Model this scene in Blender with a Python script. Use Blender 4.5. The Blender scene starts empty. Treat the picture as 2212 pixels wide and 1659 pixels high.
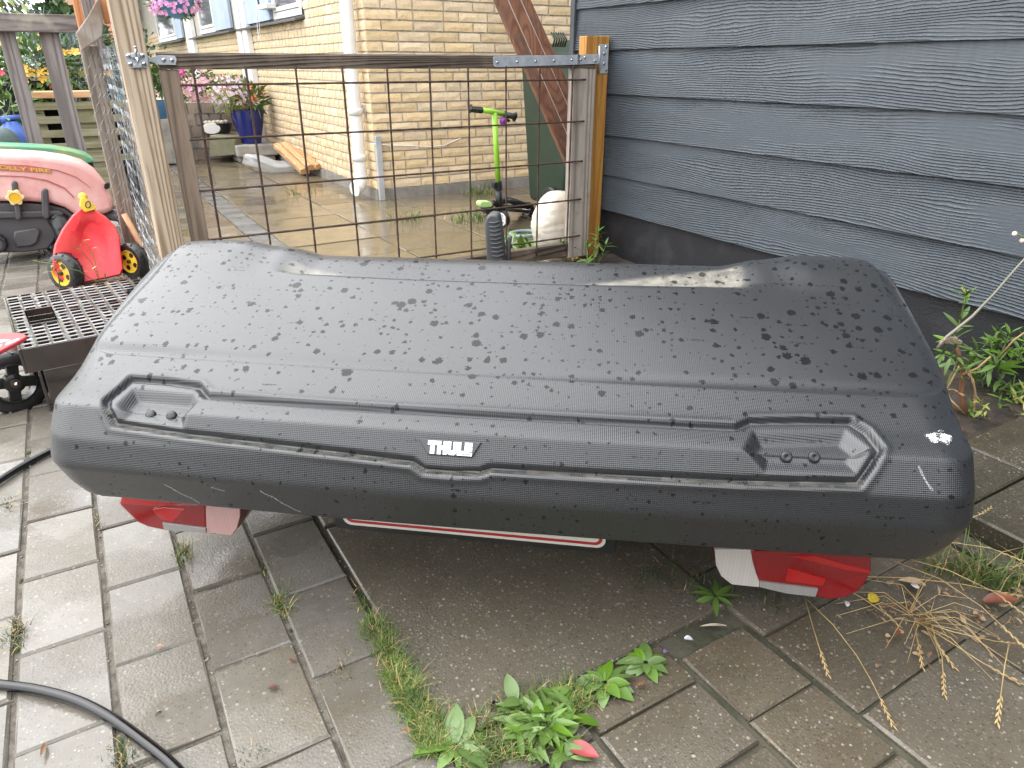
import bpy, bmesh, math, random
import numpy as np
from mathutils import Vector, Matrix, Quaternion, noise

random.seed(7)
rnd = random.Random(11)
SC = bpy.context.scene
COL = SC.collection
R = math.radians

# ------------------------------------------------------------------ camera
CAM_H = .93
PITCH, YAW, FPX = R(24.4), R(30.8), 1521.0
cam = bpy.data.objects.new('camera', bpy.data.cameras.new('camera'))
COL.objects.link(cam)
cam.location = (0, 0, CAM_H)
cam.rotation_euler = (R(90) - PITCH, 0, -YAW)
cam.data.sensor_width = 36
cam.data.lens = 36 * FPX / 2212
cam.data.clip_start = .02
cam.data.clip_end = 600
SC.camera = cam

# ------------------------------------------------------------------ sky, sun, exposure (overcast)
SUN_EL, SUN_AZ = R(56), R(312)          # azimuth from +Y, clockwise
w = bpy.data.worlds.new('World')
SC.world = w
w.use_nodes = True
nt = w.node_tree
nt.nodes.clear()
sky = nt.nodes.new('ShaderNodeTexSky')
sky.sky_type = 'NISHITA'
sky.sun_disc = False
sky.sun_elevation = SUN_EL
sky.sun_rotation = SUN_AZ
sky.dust_density = 4
sky.air_density = 1.5
hsv = nt.nodes.new('ShaderNodeHueSaturation')
hsv.inputs['Saturation'].default_value = .12
bg = nt.nodes.new('ShaderNodeBackground')
bg.inputs['Strength'].default_value = .13
out = nt.nodes.new('ShaderNodeOutputWorld')
nt.links.new(sky.outputs[0], hsv.inputs['Color'])
veil = nt.nodes.new('ShaderNodeMix'); veil.data_type = 'RGBA'      # even cloud cover
veil.inputs[0].default_value = .78
veil.inputs[7].default_value = (7.6, 7.75, 8.0, 1)
nt.links.new(hsv.outputs[0], veil.inputs[6])
nt.links.new(veil.outputs[2], bg.inputs[0])
nt.links.new(bg.outputs[0], out.inputs[0])
sun = bpy.data.objects.new('sun', bpy.data.lights.new('sun', 'SUN'))
COL.objects.link(sun)
sun.data.energy = .5
sun.data.angle = R(75)
sun.data.color = (1, .97, .93)
sun.location = (-3, 5, 8)
sun.rotation_euler = (R(90) - SUN_EL, 0, -SUN_AZ + math.pi)
SC.view_settings.view_transform = 'Standard'
SC.view_settings.look = 'None'
SC.view_settings.gamma = 1
SC.view_settings.use_curve_mapping = False
SC.view_settings.exposure = 2.05
SC.render.engine = 'CYCLES'
SC.cycles.max_bounces = 8
SC.cycles.use_denoising = True

# ------------------------------------------------------------------ measuring the place: photograph points to points of the world
SP, CP, SY, CY = math.sin(PITCH), math.cos(PITCH), math.sin(YAW), math.cos(YAW)
def ray(x, y):
    dx = (x - 1106) / FPX; v = (y - 829.5) / FPX
    F = CP - v * SP; D = SP + v * CP
    return Vector((F * SY + dx * CY, F * CY - dx * SY, -D))
def gz(x, y, z=0.0):
    r = ray(x, y); t = (z - CAM_H) / r.z
    return Vector((r.x * t, r.y * t, z))
def gY(x, y, Y):
    r = ray(x, y); t = Y / r.y
    return Vector((r.x * t, Y, CAM_H + r.z * t))
def gX(x, y, X):
    r = ray(x, y); t = X / r.x
    return Vector((X, r.y * t, CAM_H + r.z * t))

# ------------------------------------------------------------------ mesh builder
def frame(d, up=Vector((0, 0, 1))):
    d = Vector(d).normalized()
    if abs(d.dot(up)) > .98: up = Vector((0, 1, 0)) if abs(d.y) < .9 else Vector((1, 0, 0))
    s = d.cross(up).normalized()
    return d, s, s.cross(d).normalized()

class MB:
    def __init__(self): self.v, self.f = [], []
    def add(self, vs, fs):
        n = len(self.v)
        self.v += [tuple(p) for p in vs]
        self.f += [tuple(i + n for i in q) for q in fs]
        return self
    def hexa(self, p):   # 8 points: bottom 0-3, top 4-7
        return self.add(p, [(3, 2, 1, 0), (4, 5, 6, 7), (0, 1, 5, 4), (1, 2, 6, 5), (2, 3, 7, 6), (3, 0, 4, 7)])
    def box(self, x0, x1, y0, y1, z0, z1):
        return self.hexa([(x0, y0, z0), (x1, y0, z0), (x1, y1, z0), (x0, y1, z0), (x0, y0, z1), (x1, y0, z1), (x1, y1, z1), (x0, y1, z1)])
    def beam(self, p, q, w, h, up=Vector((0, 0, 1)), w2=None, h2=None):
        p, q = Vector(p), Vector(q)
        d, s, u = frame(q - p, up)
        w2, h2 = w2 or w, h2 or h
        a = [p - s * w / 2 - u * h / 2, p + s * w / 2 - u * h / 2, p + s * w / 2 + u * h / 2, p - s * w / 2 + u * h / 2]
        b = [q - s * w2 / 2 - u * h2 / 2, q + s * w2 / 2 - u * h2 / 2, q + s * w2 / 2 + u * h2 / 2, q - s * w2 / 2 + u * h2 / 2]
        return self.add(a + b, [(0, 1, 2, 3), (7, 6, 5, 4), (4, 5, 1, 0), (5, 6, 2, 1), (6, 7, 3, 2), (7, 4, 0, 3)])
    def tube(self, pts, r, n=8, caps=True, flat=1.0):
        pts = [Vector(p) for p in pts]
        m = len(pts)
        rr = r if isinstance(r, (list, tuple)) else [r] * m
        vs, fs = [], []
        up = Vector((.13, .07, 1))
        for i, p in enumerate(pts):
            d = (pts[min(i + 1, m - 1)] - pts[max(i - 1, 0)])
            d, s, u = frame(d, up); up = u
            for k in range(n):
                a = 2 * math.pi * k / n
                vs.append(p + s * math.cos(a) * rr[i] + u * math.sin(a) * rr[i] * flat)
        for i in range(m - 1):
            for k in range(n):
                k2 = (k + 1) % n
                fs.append((i * n + k, i * n + k2, (i + 1) * n + k2, (i + 1) * n + k))
        if caps:
            fs.append(tuple(range(n - 1, -1, -1))); fs.append(tuple(range((m - 1) * n, m * n)))
        return self.add(vs, fs)
    def lathe(self, prof, c=(0, 0, 0), n=24, mat=None, arc=2 * math.pi, sx=1, sy=1):
        c = Vector(c); m = mat or Matrix.Identity(3)
        vs, fs = [], []
        full = arc > 6.28
        k_n = n if full else n + 1
        for r_, z_ in prof:
            for k in range(k_n):
                a = arc * k / n
                vs.append(c + m @ Vector((r_ * math.cos(a) * sx, r_ * math.sin(a) * sy, z_)))
        for i in range(len(prof) - 1):
            for k in range(n):
                k2 = (k + 1) % k_n
                fs.append((i * k_n + k, i * k_n + k2, (i + 1) * k_n + k2, (i + 1) * k_n + k))
        return self.add(vs, fs)
    def prism(self, poly, depth, inset=0):     # poly: 3D points (planar), depth vector
        depth = Vector(depth)
        poly = [Vector(p) for p in poly]
        n = len(poly)
        back = [p + depth for p in poly]
        return self.add(poly + back, [tuple(range(n)), tuple(range(2 * n - 1, n - 1, -1))] + [(i, i + n, (i + 1) % n + n, (i + 1) % n) for i in range(n)])
    def ball(self, c, rx, ry=None, rz=None, n=10, m=None, jit=0, seed=0):
        ry, rz = ry or rx, rz or rx
        c = Vector(c); m = m or Matrix.Identity(3)
        k = max(3, n // 2)
        vs, fs = [], []
        for i in range(k + 1):
            t = math.pi * i / k
            for j in range(n):
                a = 2 * math.pi * j / n
                d = Vector((math.sin(t) * math.cos(a), math.sin(t) * math.sin(a), math.cos(t)))
                s = 1 + (jit * noise.noise(d * 2 + Vector((seed, seed * 1.7, 0))) if jit else 0)
                vs.append(c + m @ Vector((d.x * rx * s, d.y * ry * s, d.z * rz * s)))
        for i in range(k):
            for j in range(n):
                j2 = (j + 1) % n
                fs.append((i * n + j, (i + 1) * n + j, (i + 1) * n + j2, i * n + j2))
        return self.add(vs, fs)
    def leaf(self, p, d, L, W, droop=.3, fold=.25, roll=0, segs=4):
        p = Vector(p); d, s, u = frame(d)
        if roll:
            q = Quaternion(d, roll); s = q @ s; u = q @ u
        vs, fs = [], []
        for i in range(segs + 1):
            t = i / segs
            wv = W * (math.sin(math.pi * min(1, t * .92 + .06)) ** .8) * .5 * (1 - .25 * t)
            c = p + d * L * t * (1 - .15 * droop * t) - u * droop * L * t * t * .6
            vs += [c - s * wv + u * fold * wv, c, c + s * wv + u * fold * wv]
        for i in range(segs):
            a = i * 3
            fs += [(a, a + 1, a + 4, a + 3), (a + 1, a + 2, a + 5, a + 4)]
        return self.add(vs, fs)
    def blade(self, p, d, L, W, bend=.4, segs=3, side=None):
        p = Vector(p); d, s, u = frame(d)
        a = rnd.uniform(0, 6.28) if side is None else side
        b = Vector((math.cos(a), math.sin(a), 0))
        s = Vector((-math.sin(a), math.cos(a), 0))
        vs, fs = [], []
        for i in range(segs + 1):
            t = i / segs
            c = p + d * L * t + b * bend * L * t * t - Vector((0, 0, 1)) * bend * .5 * L * t * t * t
            wv = W * .5 * (1 - t * .9)
            vs += [c - s * wv, c + s * wv]
        for i in range(segs):
            fs.append((2 * i, 2 * i + 1, 2 * i + 3, 2 * i + 2))
        return self.add(vs, fs)
    def mesh(self, name, m=None, smooth=False):
        me = bpy.data.meshes.new(name)
        me.from_pydata(self.v, [], self.f)
        if m: me.materials.append(m)
        if smooth:
            me.polygons.foreach_set('use_smooth', [True] * len(me.polygons))
        me.update()
        return me

def wloc(o):
    p = Vector(o.location)
    while o.parent: o = o.parent; p = p + Vector(o.location)
    return p
def link(name, me, parent=None, world=True):
    o = bpy.data.objects.new(name, me)
    COL.objects.link(o)
    if parent is not None:
        o.parent = parent
        if world: o.location = -wloc(parent)
    return o
def build(mb, name, m, parent=None, smooth=False, bevel=0, world=True, segs=2, autos=None, kind=None):
    o = link(name, mb.mesh(name, m, smooth or bool(autos)), parent, world)
    if autos:
        me = o.data
        bm = bmesh.new(); bm.from_mesh(me)
        for e in bm.edges:
            if len(e.link_faces) == 2 and e.calc_face_angle(0) > R(autos): e.smooth = False
        bm.to_mesh(me); bm.free()
    if bevel:
        b = o.modifiers.new('bevel', 'BEVEL')
        b.width = bevel; b.segments = segs; b.limit_method = 'ANGLE'; b.angle_limit = R(35)
    if kind: o['kind'] = kind
    return o
def thing(name, loc, label, cat, group=None, rot=None):
    o = bpy.data.objects.new(name, None)
    COL.objects.link(o)
    o.empty_display_size = .05
    o.location = loc
    if rot: o.rotation_euler = rot
    return tag(o, label, cat, group)
def tag(o, label=None, cat=None, group=None, kind=None):
    if label: o['label'] = label
    if cat: o['category'] = cat
    if group: o['group'] = group
    if kind: o['kind'] = kind
    return o
def lerp(a, b, t): return a + (b - a) * t

# ------------------------------------------------------------------ materials
ALB = .85      # wet surfaces: darker than the dry colours written below
class NT:
    def __init__(self, name):
        self.m = bpy.data.materials.new(name); self.m.use_nodes = True
        self.t = self.m.node_tree; self.t.nodes.clear()
        self.out = self.n('ShaderNodeOutputMaterial')
        self.b = self.n('ShaderNodeBsdfPrincipled')
        self.l(self.b.outputs[0], self.out.inputs[0])
    def n(self, typ, **kw):
        x = self.t.nodes.new(typ)
        for k, v in kw.items(): setattr(x, k, v)
        return x
    def l(self, a, b): self.t.links.new(a, b)
    def setv(self, sock, v):
        if hasattr(v, 'node'): self.l(v, sock)
        else: sock.default_value = v
    def math(self, op, a, b=None, c=None, clamp=False):
        x = self.n('ShaderNodeMath', operation=op); x.use_clamp = clamp
        self.setv(x.inputs[0], a)
        if b is not None: self.setv(x.inputs[1], b)
        if c is not None: self.setv(x.inputs[2], c)
        return x.outputs[0]
    def coords(self, scale=(1, 1, 1), rand=True, kind='Object', rot=(0, 0, 0)):
        tc = self.n('ShaderNodeTexCoord')
        v = tc.outputs[kind]
        if rand:
            oi = self.n('ShaderNodeObjectInfo')
            k = self.math('MULTIPLY', oi.outputs['Random'], 37.0)
            a = self.n('ShaderNodeVectorMath', operation='ADD')
            self.l(v, a.inputs[0]); self.l(k, a.inputs[1]); v = a.outputs[0]
        mp = self.n('ShaderNodeMapping')
        mp.inputs['Scale'].default_value = scale
        mp.inputs['Rotation'].default_value = rot
        self.l(v, mp.inputs[0])
        return mp.outputs[0]
    def noise(self, vec, scale, det=4, rough=.55, dist=0):
        x = self.n('ShaderNodeTexNoise')
        self.l(vec, x.inputs['Vector'])
        x.inputs['Scale'].default_value = scale; x.inputs['Detail'].default_value = det
        x.inputs['Roughness'].default_value = rough; x.inputs['Distortion'].default_value = dist
        return x.outputs['Fac']
    def voro(self, vec, scale, feature='F1', rnd_=1):
        x = self.n('ShaderNodeTexVoronoi', feature=feature)
        self.l(vec, x.inputs['Vector']); x.inputs['Scale'].default_value = scale
        x.inputs['Randomness'].default_value = rnd_
        return x
    def mapr(self, v, a, b, c=0.0, d=1.0, smooth=False):
        x = self.n('ShaderNodeMapRange'); x.clamp = True
        if smooth: x.interpolation_type = 'SMOOTHSTEP'
        self.setv(x.inputs[0], v)
        for i, q in enumerate((a, b, c, d)): self.setv(x.inputs[i + 1], q)
        return x.outputs[0]
    def mix(self, f, a, b, blend='MIX'):
        x = self.n('ShaderNodeMix', data_type='RGBA', blend_type=blend)
        self.setv(x.inputs[0], f)
        for s, v in ((x.inputs[6], a), (x.inputs[7], b)):
            if isinstance(v, tuple): s.default_value = (*v[:3], 1)
            else: self.l(v, s)
        return x.outputs[2]
    def bump(self, h, strength, dist=.01, prev=None):
        x = self.n('ShaderNodeBump')
        x.inputs['Strength'].default_value = strength; x.inputs['Distance'].default_value = dist
        self.l(h, x.inputs['Height'])
        if prev is not None: self.l(prev, x.inputs['Normal'])
        return x.outputs[0]
    def objvar(self, col, amt, sat=None):
        oi = self.n('ShaderNodeObjectInfo')
        h = self.n('ShaderNodeHueSaturation')
        self.l(col, h.inputs['Color'])
        self.l(self.mapr(oi.outputs['Random'], 0, 1, 1 - amt, 1 + amt), h.inputs['Value'])
        if sat:
            k = self.math('FRACT', self.math('MULTIPLY', oi.outputs['Random'], 13.7))
            self.l(self.mapr(k, 0, 1, 1 - sat, 1 + sat), h.inputs['Saturation'])
        return h.outputs[0]
    def done(self, col, rough, nrm=None, alb=ALB, **kw):
        if isinstance(col, tuple): col = tuple(c * alb for c in col[:3])
        elif alb != 1: col = self.mix(1.0, col, (alb, alb, alb), 'MULTIPLY')
        self.setv(self.b.inputs['Base Color'], (*col[:3], 1) if isinstance(col, tuple) else col)
        self.setv(self.b.inputs['Roughness'], rough)
        if nrm is not None: self.l(nrm, self.b.inputs['Normal'])
        for k, v in kw.items(): self.setv(self.b.inputs[k], v)
        return self.m

def mat(name, col, rough=.5, col2=None, scale=6, det=5, lo=.38, hi=.62, stretch=(1, 1, 1), bump=0, bscale=80, var=0, sat=None, rvar=0, dirt=None, **kw):
    N = NT(name)
    v = N.coords(stretch)
    f = N.noise(v, scale, det)
    c = N.mix(N.mapr(f, lo, hi), col, col2 or tuple(x * .8 for x in col))
    if dirt:
        v2 = N.coords((1, 1, 1))
        c = N.mix(N.math('MULTIPLY', N.mapr(N.noise(v2, dirt[1], 6, .65), .48, .72), dirt[2]), c, dirt[0])
    if var: c = N.objvar(c, var, sat)
    r_ = rough
    if rvar: r_ = N.mapr(N.noise(v, scale * 1.7, 4), .3, .7, max(.03, rough - rvar), rough + rvar)
    nb = None
    if bump: nb = N.bump(N.noise(v, bscale, 4), bump, .004)
    return N.done(c, r_, nb, **kw)

def wood(name, c1, c2, axis='z', scale=38, rough=.62, bump=.35, dark=None, rings=150, var=.08, dirt=None):
    N = NT(name)
    st = {'x': (.07, 1, 1), 'y': (1, .07, 1), 'z': (1, 1, .07)}[axis]
    v = N.coords(st)
    low = N.noise(N.coords(tuple(x * (1 if x == 1 else .55) for x in st)), scale * .16, 2, .45)
    f1 = N.noise(v, scale, 3, .6)
    f2 = N.noise(v, scale * 4, 3, .7)
    ring = N.math('ADD', N.math('MULTIPLY', N.math('SINE', N.math('ADD', N.math('MULTIPLY', low, rings), N.math('MULTIPLY', f1, 2.2))), .5), .5)
    ring = N.math('POWER', ring, 2.2)
    f = N.math('ADD', N.math('MULTIPLY', f1, .45), N.math('MULTIPLY', ring, .5))
    c = N.mix(N.mapr(f, .2, .75), c1, c2)
    c = N.mix(N.mapr(f2, .52, .75, 0, .55), c, tuple(x * .55 for x in c2))
    big = N.noise(N.coords((1, 1, 1)), 5, 5, .6)
    if dark: c = N.mix(N.mapr(big, .5, .66, 0, .85), c, dark)
    if dirt: c = N.mix(N.mapr(N.noise(N.coords((1, 1, 1)), 9, 5, .7), .52, .7, 0, dirt[1]), c, dirt[0])
    if var: c = N.objvar(c, var)
    nb = N.bump(N.math('ADD', f, N.math('MULTIPLY', f2, .6)), bump, .004)
    return N.done(c, rough, nb)

def concrete(name, col, col2, rough, agg=170, aggamt=.5, wet=(.12, .45), wetscale=3, var=.1, stain=None, bump=.25, lo=.44, hi=.58, pits=True):
    """Wet concrete with visible sand and pebbles; smooth film of water in low places."""
    N = NT(name)
    v = N.coords((1, 1, 1))
    c = N.mix(N.mapr(N.noise(v, 9, 6, .65), .3, .7), col, col2)
    if stain: c = N.mix(N.mapr(N.noise(v, stain[1], 5, .6), .45, .68, 0, stain[2]), c, stain[0])
    vo = N.voro(v, agg)
    rc = N.n('ShaderNodeSeparateColor'); N.l(vo.outputs['Color'], rc.inputs[0])
    ramp = N.n('ShaderNodeValToRGB'); ramp.color_ramp.interpolation = 'CONSTANT'
    e = ramp.color_ramp.elements
    e[0].position = 0; e[0].color = (.03, .028, .025, 1)
    for i, (p_, q) in enumerate([(.25, (.13, .115, .09)), (.55, (.2, .18, .15)), (.8, (.33, .27, .18)), (.9, (.5, .48, .44)), (.96, (.30, .16, .07))]):
        if i == 0: e[1].position = p_; e[1].color = (*q, 1)
        else:
            x = e.new(p_); x.color = (*q, 1)
    N.l(rc.outputs[0], ramp.inputs[0])
    size = N.mapr(rc.outputs[1], 0, 1, .16, .5)
    grain = N.math('LESS_THAN', vo.outputs['Distance'], size)
    c = N.mix(N.math('MULTIPLY', grain, aggamt), c, ramp.outputs[0])
    vb = N.voro(v, agg * .36)
    rb = N.n('ShaderNodeSeparateColor'); N.l(vb.outputs['Color'], rb.inputs[0])
    big = N.math('MULTIPLY', N.math('GREATER_THAN', rb.outputs[0], .8), N.math('LESS_THAN', vb.outputs['Distance'], .22))
    c = N.mix(N.math('MULTIPLY', big, min(1, aggamt * 1.3)), c, N.mix(rb.outputs[1], (.12, .1, .08), (.5, .45, .36)))
    if var: c = N.objvar(c, var, .12)
    wn = N.mapr(N.noise(N.coords((1, 1, 1), rand=False), wetscale, 4, .55), lo, hi, smooth=True)
    r_ = N.mapr(wn, 0, 1, wet[1], wet[0])
    fine = N.noise(v, agg * 1.6, 3)
    h = N.math('ADD', N.math('MULTIPLY', fine, .5), N.math('MULTIPLY', N.math('SUBTRACT', .5, vo.outputs['Distance']), .8))
    h = N.math('MULTIPLY', h, N.mapr(wn, 0, 1, 1, .3))
    nb = N.bump(h, bump, .003)
    nb = N.bump(N.noise(v, 14, 3), .12, .012, nb)
    return N.done(c, r_, nb)

MT = {}
MT['paver'] = concrete('paver_concrete', (.188, .174, .150), (.135, .122, .102), .4, agg=210, aggamt=.3, wet=(.12, .42), stain=((.12, .095, .06), 6, .5), var=.12)
MT['slab'] = concrete('exposed_aggregate', (.128, .108, .078), (.098, .082, .058), .5, agg=215, aggamt=.5, wet=(.3, .55), var=.1, bump=.35)
MT['patio'] = concrete('wet_patio_concrete', (.21, .165, .10), (.14, .115, .075), .2, agg=190, aggamt=.15, wet=(.03, .22), wetscale=2.2, var=.22, bump=.08)
MT['strip'] = concrete('grey_strip_concrete', (.18, .175, .16), (.14, .133, .122), .3, agg=190, aggamt=.2, wet=(.1, .35), var=.12, bump=.12)
MT['terrace'] = concrete('terrace_concrete', (.062, .054, .037), (.045, .040, .027), .45, agg=190, aggamt=.35, wet=(.35, .6), var=.06, bump=.25)
MT['sand'] = mat('joint_sand', (.17, .15, .12), .9, (.075, .066, .052), scale=40, bump=.8, bscale=300)
MT['soil'] = mat('garden_soil', (.055, .04, .028), .9, (.02, .016, .012), scale=20, bump=1, bscale=90)
MT['moss'] = mat('moss', (.09, .10, .025), .9, (.035, .045, .012), scale=60, bump=1, bscale=200)
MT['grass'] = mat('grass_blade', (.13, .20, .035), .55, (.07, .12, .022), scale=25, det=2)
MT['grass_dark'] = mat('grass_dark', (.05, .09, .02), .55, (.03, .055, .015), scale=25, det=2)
MT['straw'] = mat('dry_straw', (.52, .38, .17), .6, (.38, .25, .10), scale=25, det=2)
MT['lawn'] = mat('lawn_green', (.16, .25, .05), .8, (.08, .14, .03), scale=30)
MT['galv'] = mat('galvanised_steel', (.55, .57, .60), .38, (.36, .38, .41), scale=30, lo=.3, hi=.7, metal=None) if False else None
def metal(name, col, rough, col2=None, scale=20, metallic=1.0):
    N = NT(name); v = N.coords()
    return N.done(N.mix(N.mapr(N.noise(v, scale, 4), .35, .65), col, col2 or tuple(x * .7 for x in col)), N.mapr(N.noise(v, scale * 2, 3), .3, .7, rough * .8, rough * 1.3), N.bump(N.noise(v, 120, 2), .05, .002), Metallic=metallic)
MT['galv'] = metal('galvanised_steel', (.56, .59, .63), .45, (.40, .43, .47), 30, .3)
MT['zinc'] = metal('bright_zinc', (.8, .82, .85), .18)
MT['rust'] = mat('rusty_rebar', (.085, .045, .03), .75, (.05, .028, .02), scale=60, bump=.6, bscale=250)
MT['black_plastic'] = mat('black_plastic', (.012, .012, .013), .38, (.02, .02, .021), scale=15, bump=.1, bscale=200)
MT['rubber'] = mat('rubber', (.012, .012, .012), .33, (.02, .02, .02), scale=30, rvar=.1, bump=.15, bscale=90)
MT['white_paint'] = mat('white_paint', (.80, .80, .79), .35, (.74, .74, .72), scale=5, dirt=((.5, .47, .4), 12, .25), alb=1)
MT['glass'] = NT('window_glass').done((.16, .17, .18), .06)
MT['chrome'] = MT['zinc']
# ================================================================== GROUND AND PAVING
MT['earth'] = mat('earth', (.10, .09, .065), .95, (.05, .045, .03), scale=4, bump=.6)
g = MB().box(-150, 150, -150, 150, -1.0, -.075)
tag(build(g, 'ground', MT['earth']), kind='structure')
drive = tag(build(MB().box(-2.6, .285, -1.0, 5.1, -.07, -.0055), 'driveway', MT['sand']), kind='structure')

def paver_mesh(lx, ly, h, cham, seed, m, rough=.0012, nx=2, ny=2):
    r_ = random.Random(seed)
    vs, fs = [], []
    def ring(dx, dy, z):
        return [(-lx / 2 + dx, -ly / 2 + dy, z), (lx / 2 - dx, -ly / 2 + dy, z), (lx / 2 - dx, ly / 2 - dy, z), (-lx / 2 + dx, ly / 2 - dy, z)]
    j = lambda p, a: tuple(c + r_.uniform(-a, a) for c in p)
    b = ring(0, 0, -h)
    s = [j(p, rough) for p in ring(0, 0, -cham)]
    t = [j(p, rough * .7) for p in ring(cham, cham, 0)]
    mid = []
    for i in range(4):
        a, c = t[i], t[(i + 1) % 4]
        mid.append(j(tuple((a[k] + c[k]) / 2 for k in range(3)), rough * .6))
    ctr = (0, 0, -rough)
    vs = b + s + t + mid + [ctr]
    for i in range(4):
        k = (i + 1) % 4
        fs += [(i, k, 4 + k, 4 + i), (4 + i, 4 + k, 8 + k, 12 + i, 8 + i), (8 + i, 12 + i, 16, 12 + (i + 3) % 4)]
    me = bpy.data.meshes.new('paver'); me.from_pydata(vs, [], fs); me.materials.append(m); me.update()
    return me
def lay(parent, name, meshes, x, y, z=0, rz=0, tilt=.006, rot180=True):
    o = bpy.data.objects.new(name, rnd.choice(meshes)); COL.objects.link(o); o.parent = parent
    p = wloc(parent)
    o.location = Vector((x, y, z + rnd.uniform(-.0022, .0022))) - p
    o.rotation_euler = (rnd.uniform(-tilt, tilt), rnd.uniform(-tilt, tilt), rz + rnd.uniform(-.006, .006) + (math.pi if rot180 and rnd.random() < .5 else 0))
    return o
PX, PY = .1412, .2245
pm = [paver_mesh(PX - .008, PY - .006, .05, .004, s, MT['paver']) for s in range(6)]
hm = [paver_mesh(PX - .008, PY / 2 - .006, .05, .004, s, MT['paver']) for s in range(2)]
for i in range(-9, 4):
    xc = -.1275 + PX * (i - .5)
    off = (.995, .885)[(i % 2)] if i != 1 else .885
    off = {0: .995, 1: .885, 2: 1.013, 3: .912}.get(i, (1.009, .89)[i % 2])
    for k in range(-4, 18):
        y0 = off + PY * k
        yc = y0 + PY / 2
        if yc < .35 and xc < 0: continue
        if xc < -.5 and yc < .8: continue
        if xc < -.75 and yc < 1.6: continue
        lay(drive, 'paver', pm, xc, yc)
# right hand: big exposed aggregate slab and small square pavers
yard = tag(build(MB().box(.287, 1.55, -.9, 2.75, -.07, -.0105), 'yard', mat('dark_moss_soil', (.095, .088, .06), .85, (.05, .05, .03), scale=14, bump=.7)), kind='structure')
bigm = [paver_mesh(.575, .62, .05, .003, 3, MT['slab'])]
lay(yard, 'concrete_slab', bigm, .592, .995, .002, 0, .002, False)
lay(yard, 'concrete_slab', bigm, .592, 1.63, 0, 0, .004)
lay(yard, 'concrete_slab', bigm, .592, 2.26, 0, 0, .004)
sm = [paver_mesh(.147, .147, .05, .003, s, MT['slab'], .002) for s in range(4)]
smL = [paver_mesh(.20, .131, .05, .003, s + 9, MT['slab'], .002) for s in range(3)]
smR = [paver_mesh(.302, .183, .05, .003, s + 20, MT['slab'], .003) for s in range(3)]
for k in range(-3, 1):
    lay(yard, 'paver', sm, .793, .56 + .153 * k, -.001)
for k in range(-4, 1):
    lay(yard, 'paver', smL, .604, .513 + .137 * k + (0 if k < 0 else 0), -.001)
    lay(yard, 'paver', smL, .394, .513 + .137 * k, -.001)
nar = [paver_mesh(.20, .088, .05, .003, 31, MT['slab'], .002)]
lay(yard, 'paver', nar, .604, .630, -.001); lay(yard, 'paver', nar, .394, .630, -.001)
for k in range(-3, 8):
    for j in range(2):
        lay(yard, 'paver', smR, 1.035 + .307 * j, .50 + .188 * k, -.002 - .002 * j, tilt=.003)

# raised terrace of square tiles along the dark shed
terr = tag(build(MB().box(1.49, 2.26, -1.2, .772, -.07, .008), 'terrace', MT['sand']), kind='structure')
tm = [paver_mesh(.292, .292, .05, .004, s + 40, MT['terrace'], .0012) for s in range(3)]
for i in range(3):
    for k in range(-5, 1):
        wx = 1.630 + .3 * i
        if wx > 2.2: continue
        lay(terr, 'tile', tm, wx, .448 + .3 * k + (.0 if i == 0 else 0), .053, tilt=.004)
for k in range(-5, 1):
    pass
for i in range(3):
    lay(terr, 'tile', [paver_mesh(.292, .165, .05, .004, 50 + i, MT['terrace'])], 1.630 + .3 * i if i < 2 else 2.1, .684, .051, tilt=.004) if i < 2 else None
kerbm = paver_mesh(.05, .49, .08, .006, 60, MT['terrace'])
for k in range(4):
    lay(terr, 'kerb_stone', [kerbm], 1.453, .34 - .5 * k, .012, tilt=.004)
# flower bed along the shed
bed = MB()
nb_ = 26
for i in range(nb_):
    for j in range(9):
        x = 1.40 + .88 * j / 8; y = .775 + 2.1 * i / (nb_ - 1)
        bed.v.append((x, y, .004 + .03 * noise.noise(Vector((x * 7, y * 7, 0))) + .025 * max(0, (x - 1.6) / .5)))
for i in range(nb_ - 1):
    for j in range(8):
        a = i * 9 + j; bed.f.append((a, a + 1, a + 10, a + 9))
tag(build(bed, 'flower_bed', MT['soil'], smooth=True), kind='structure')

# patio behind the gate
patio = tag(build(MB().box(-.6, 9, 2.76, 16, -.07, -.008), 'patio', MT['sand']), kind='structure') if False else tag(build(MB().box(.29, 9, 2.76, 16, -.07, -.012), 'patio', MT['sand']), kind='structure')
pl = [paver_mesh(.525, .39, .05, .004, s + 70, MT['patio'], .0015) for s in range(5)]
ps = [paver_mesh(.132, .195, .05, .003, s + 80, MT['strip'], .001) for s in range(3)]
for k in range(0, 17):
    y = 2.98 + .4 * k
    for c in range(0, 9):
        x = 1.19 + .533 * c
        if x > 1.75 and y > 5.25: continue
        if x > 3.6 and y < 3.3: continue
        if c > 5: continue
        lay(patio, 'slab', pl, x, y, 0, tilt=.005)
    lay(patio, 'slab', pl, .79 - .533 / 2, y, 0, tilt=.005) if y > 2.9 else None
for k in range(0, 26):
    lay(patio, 'paver', ps, .857, 2.86 + .2 * k, -.002, tilt=.005)

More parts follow.
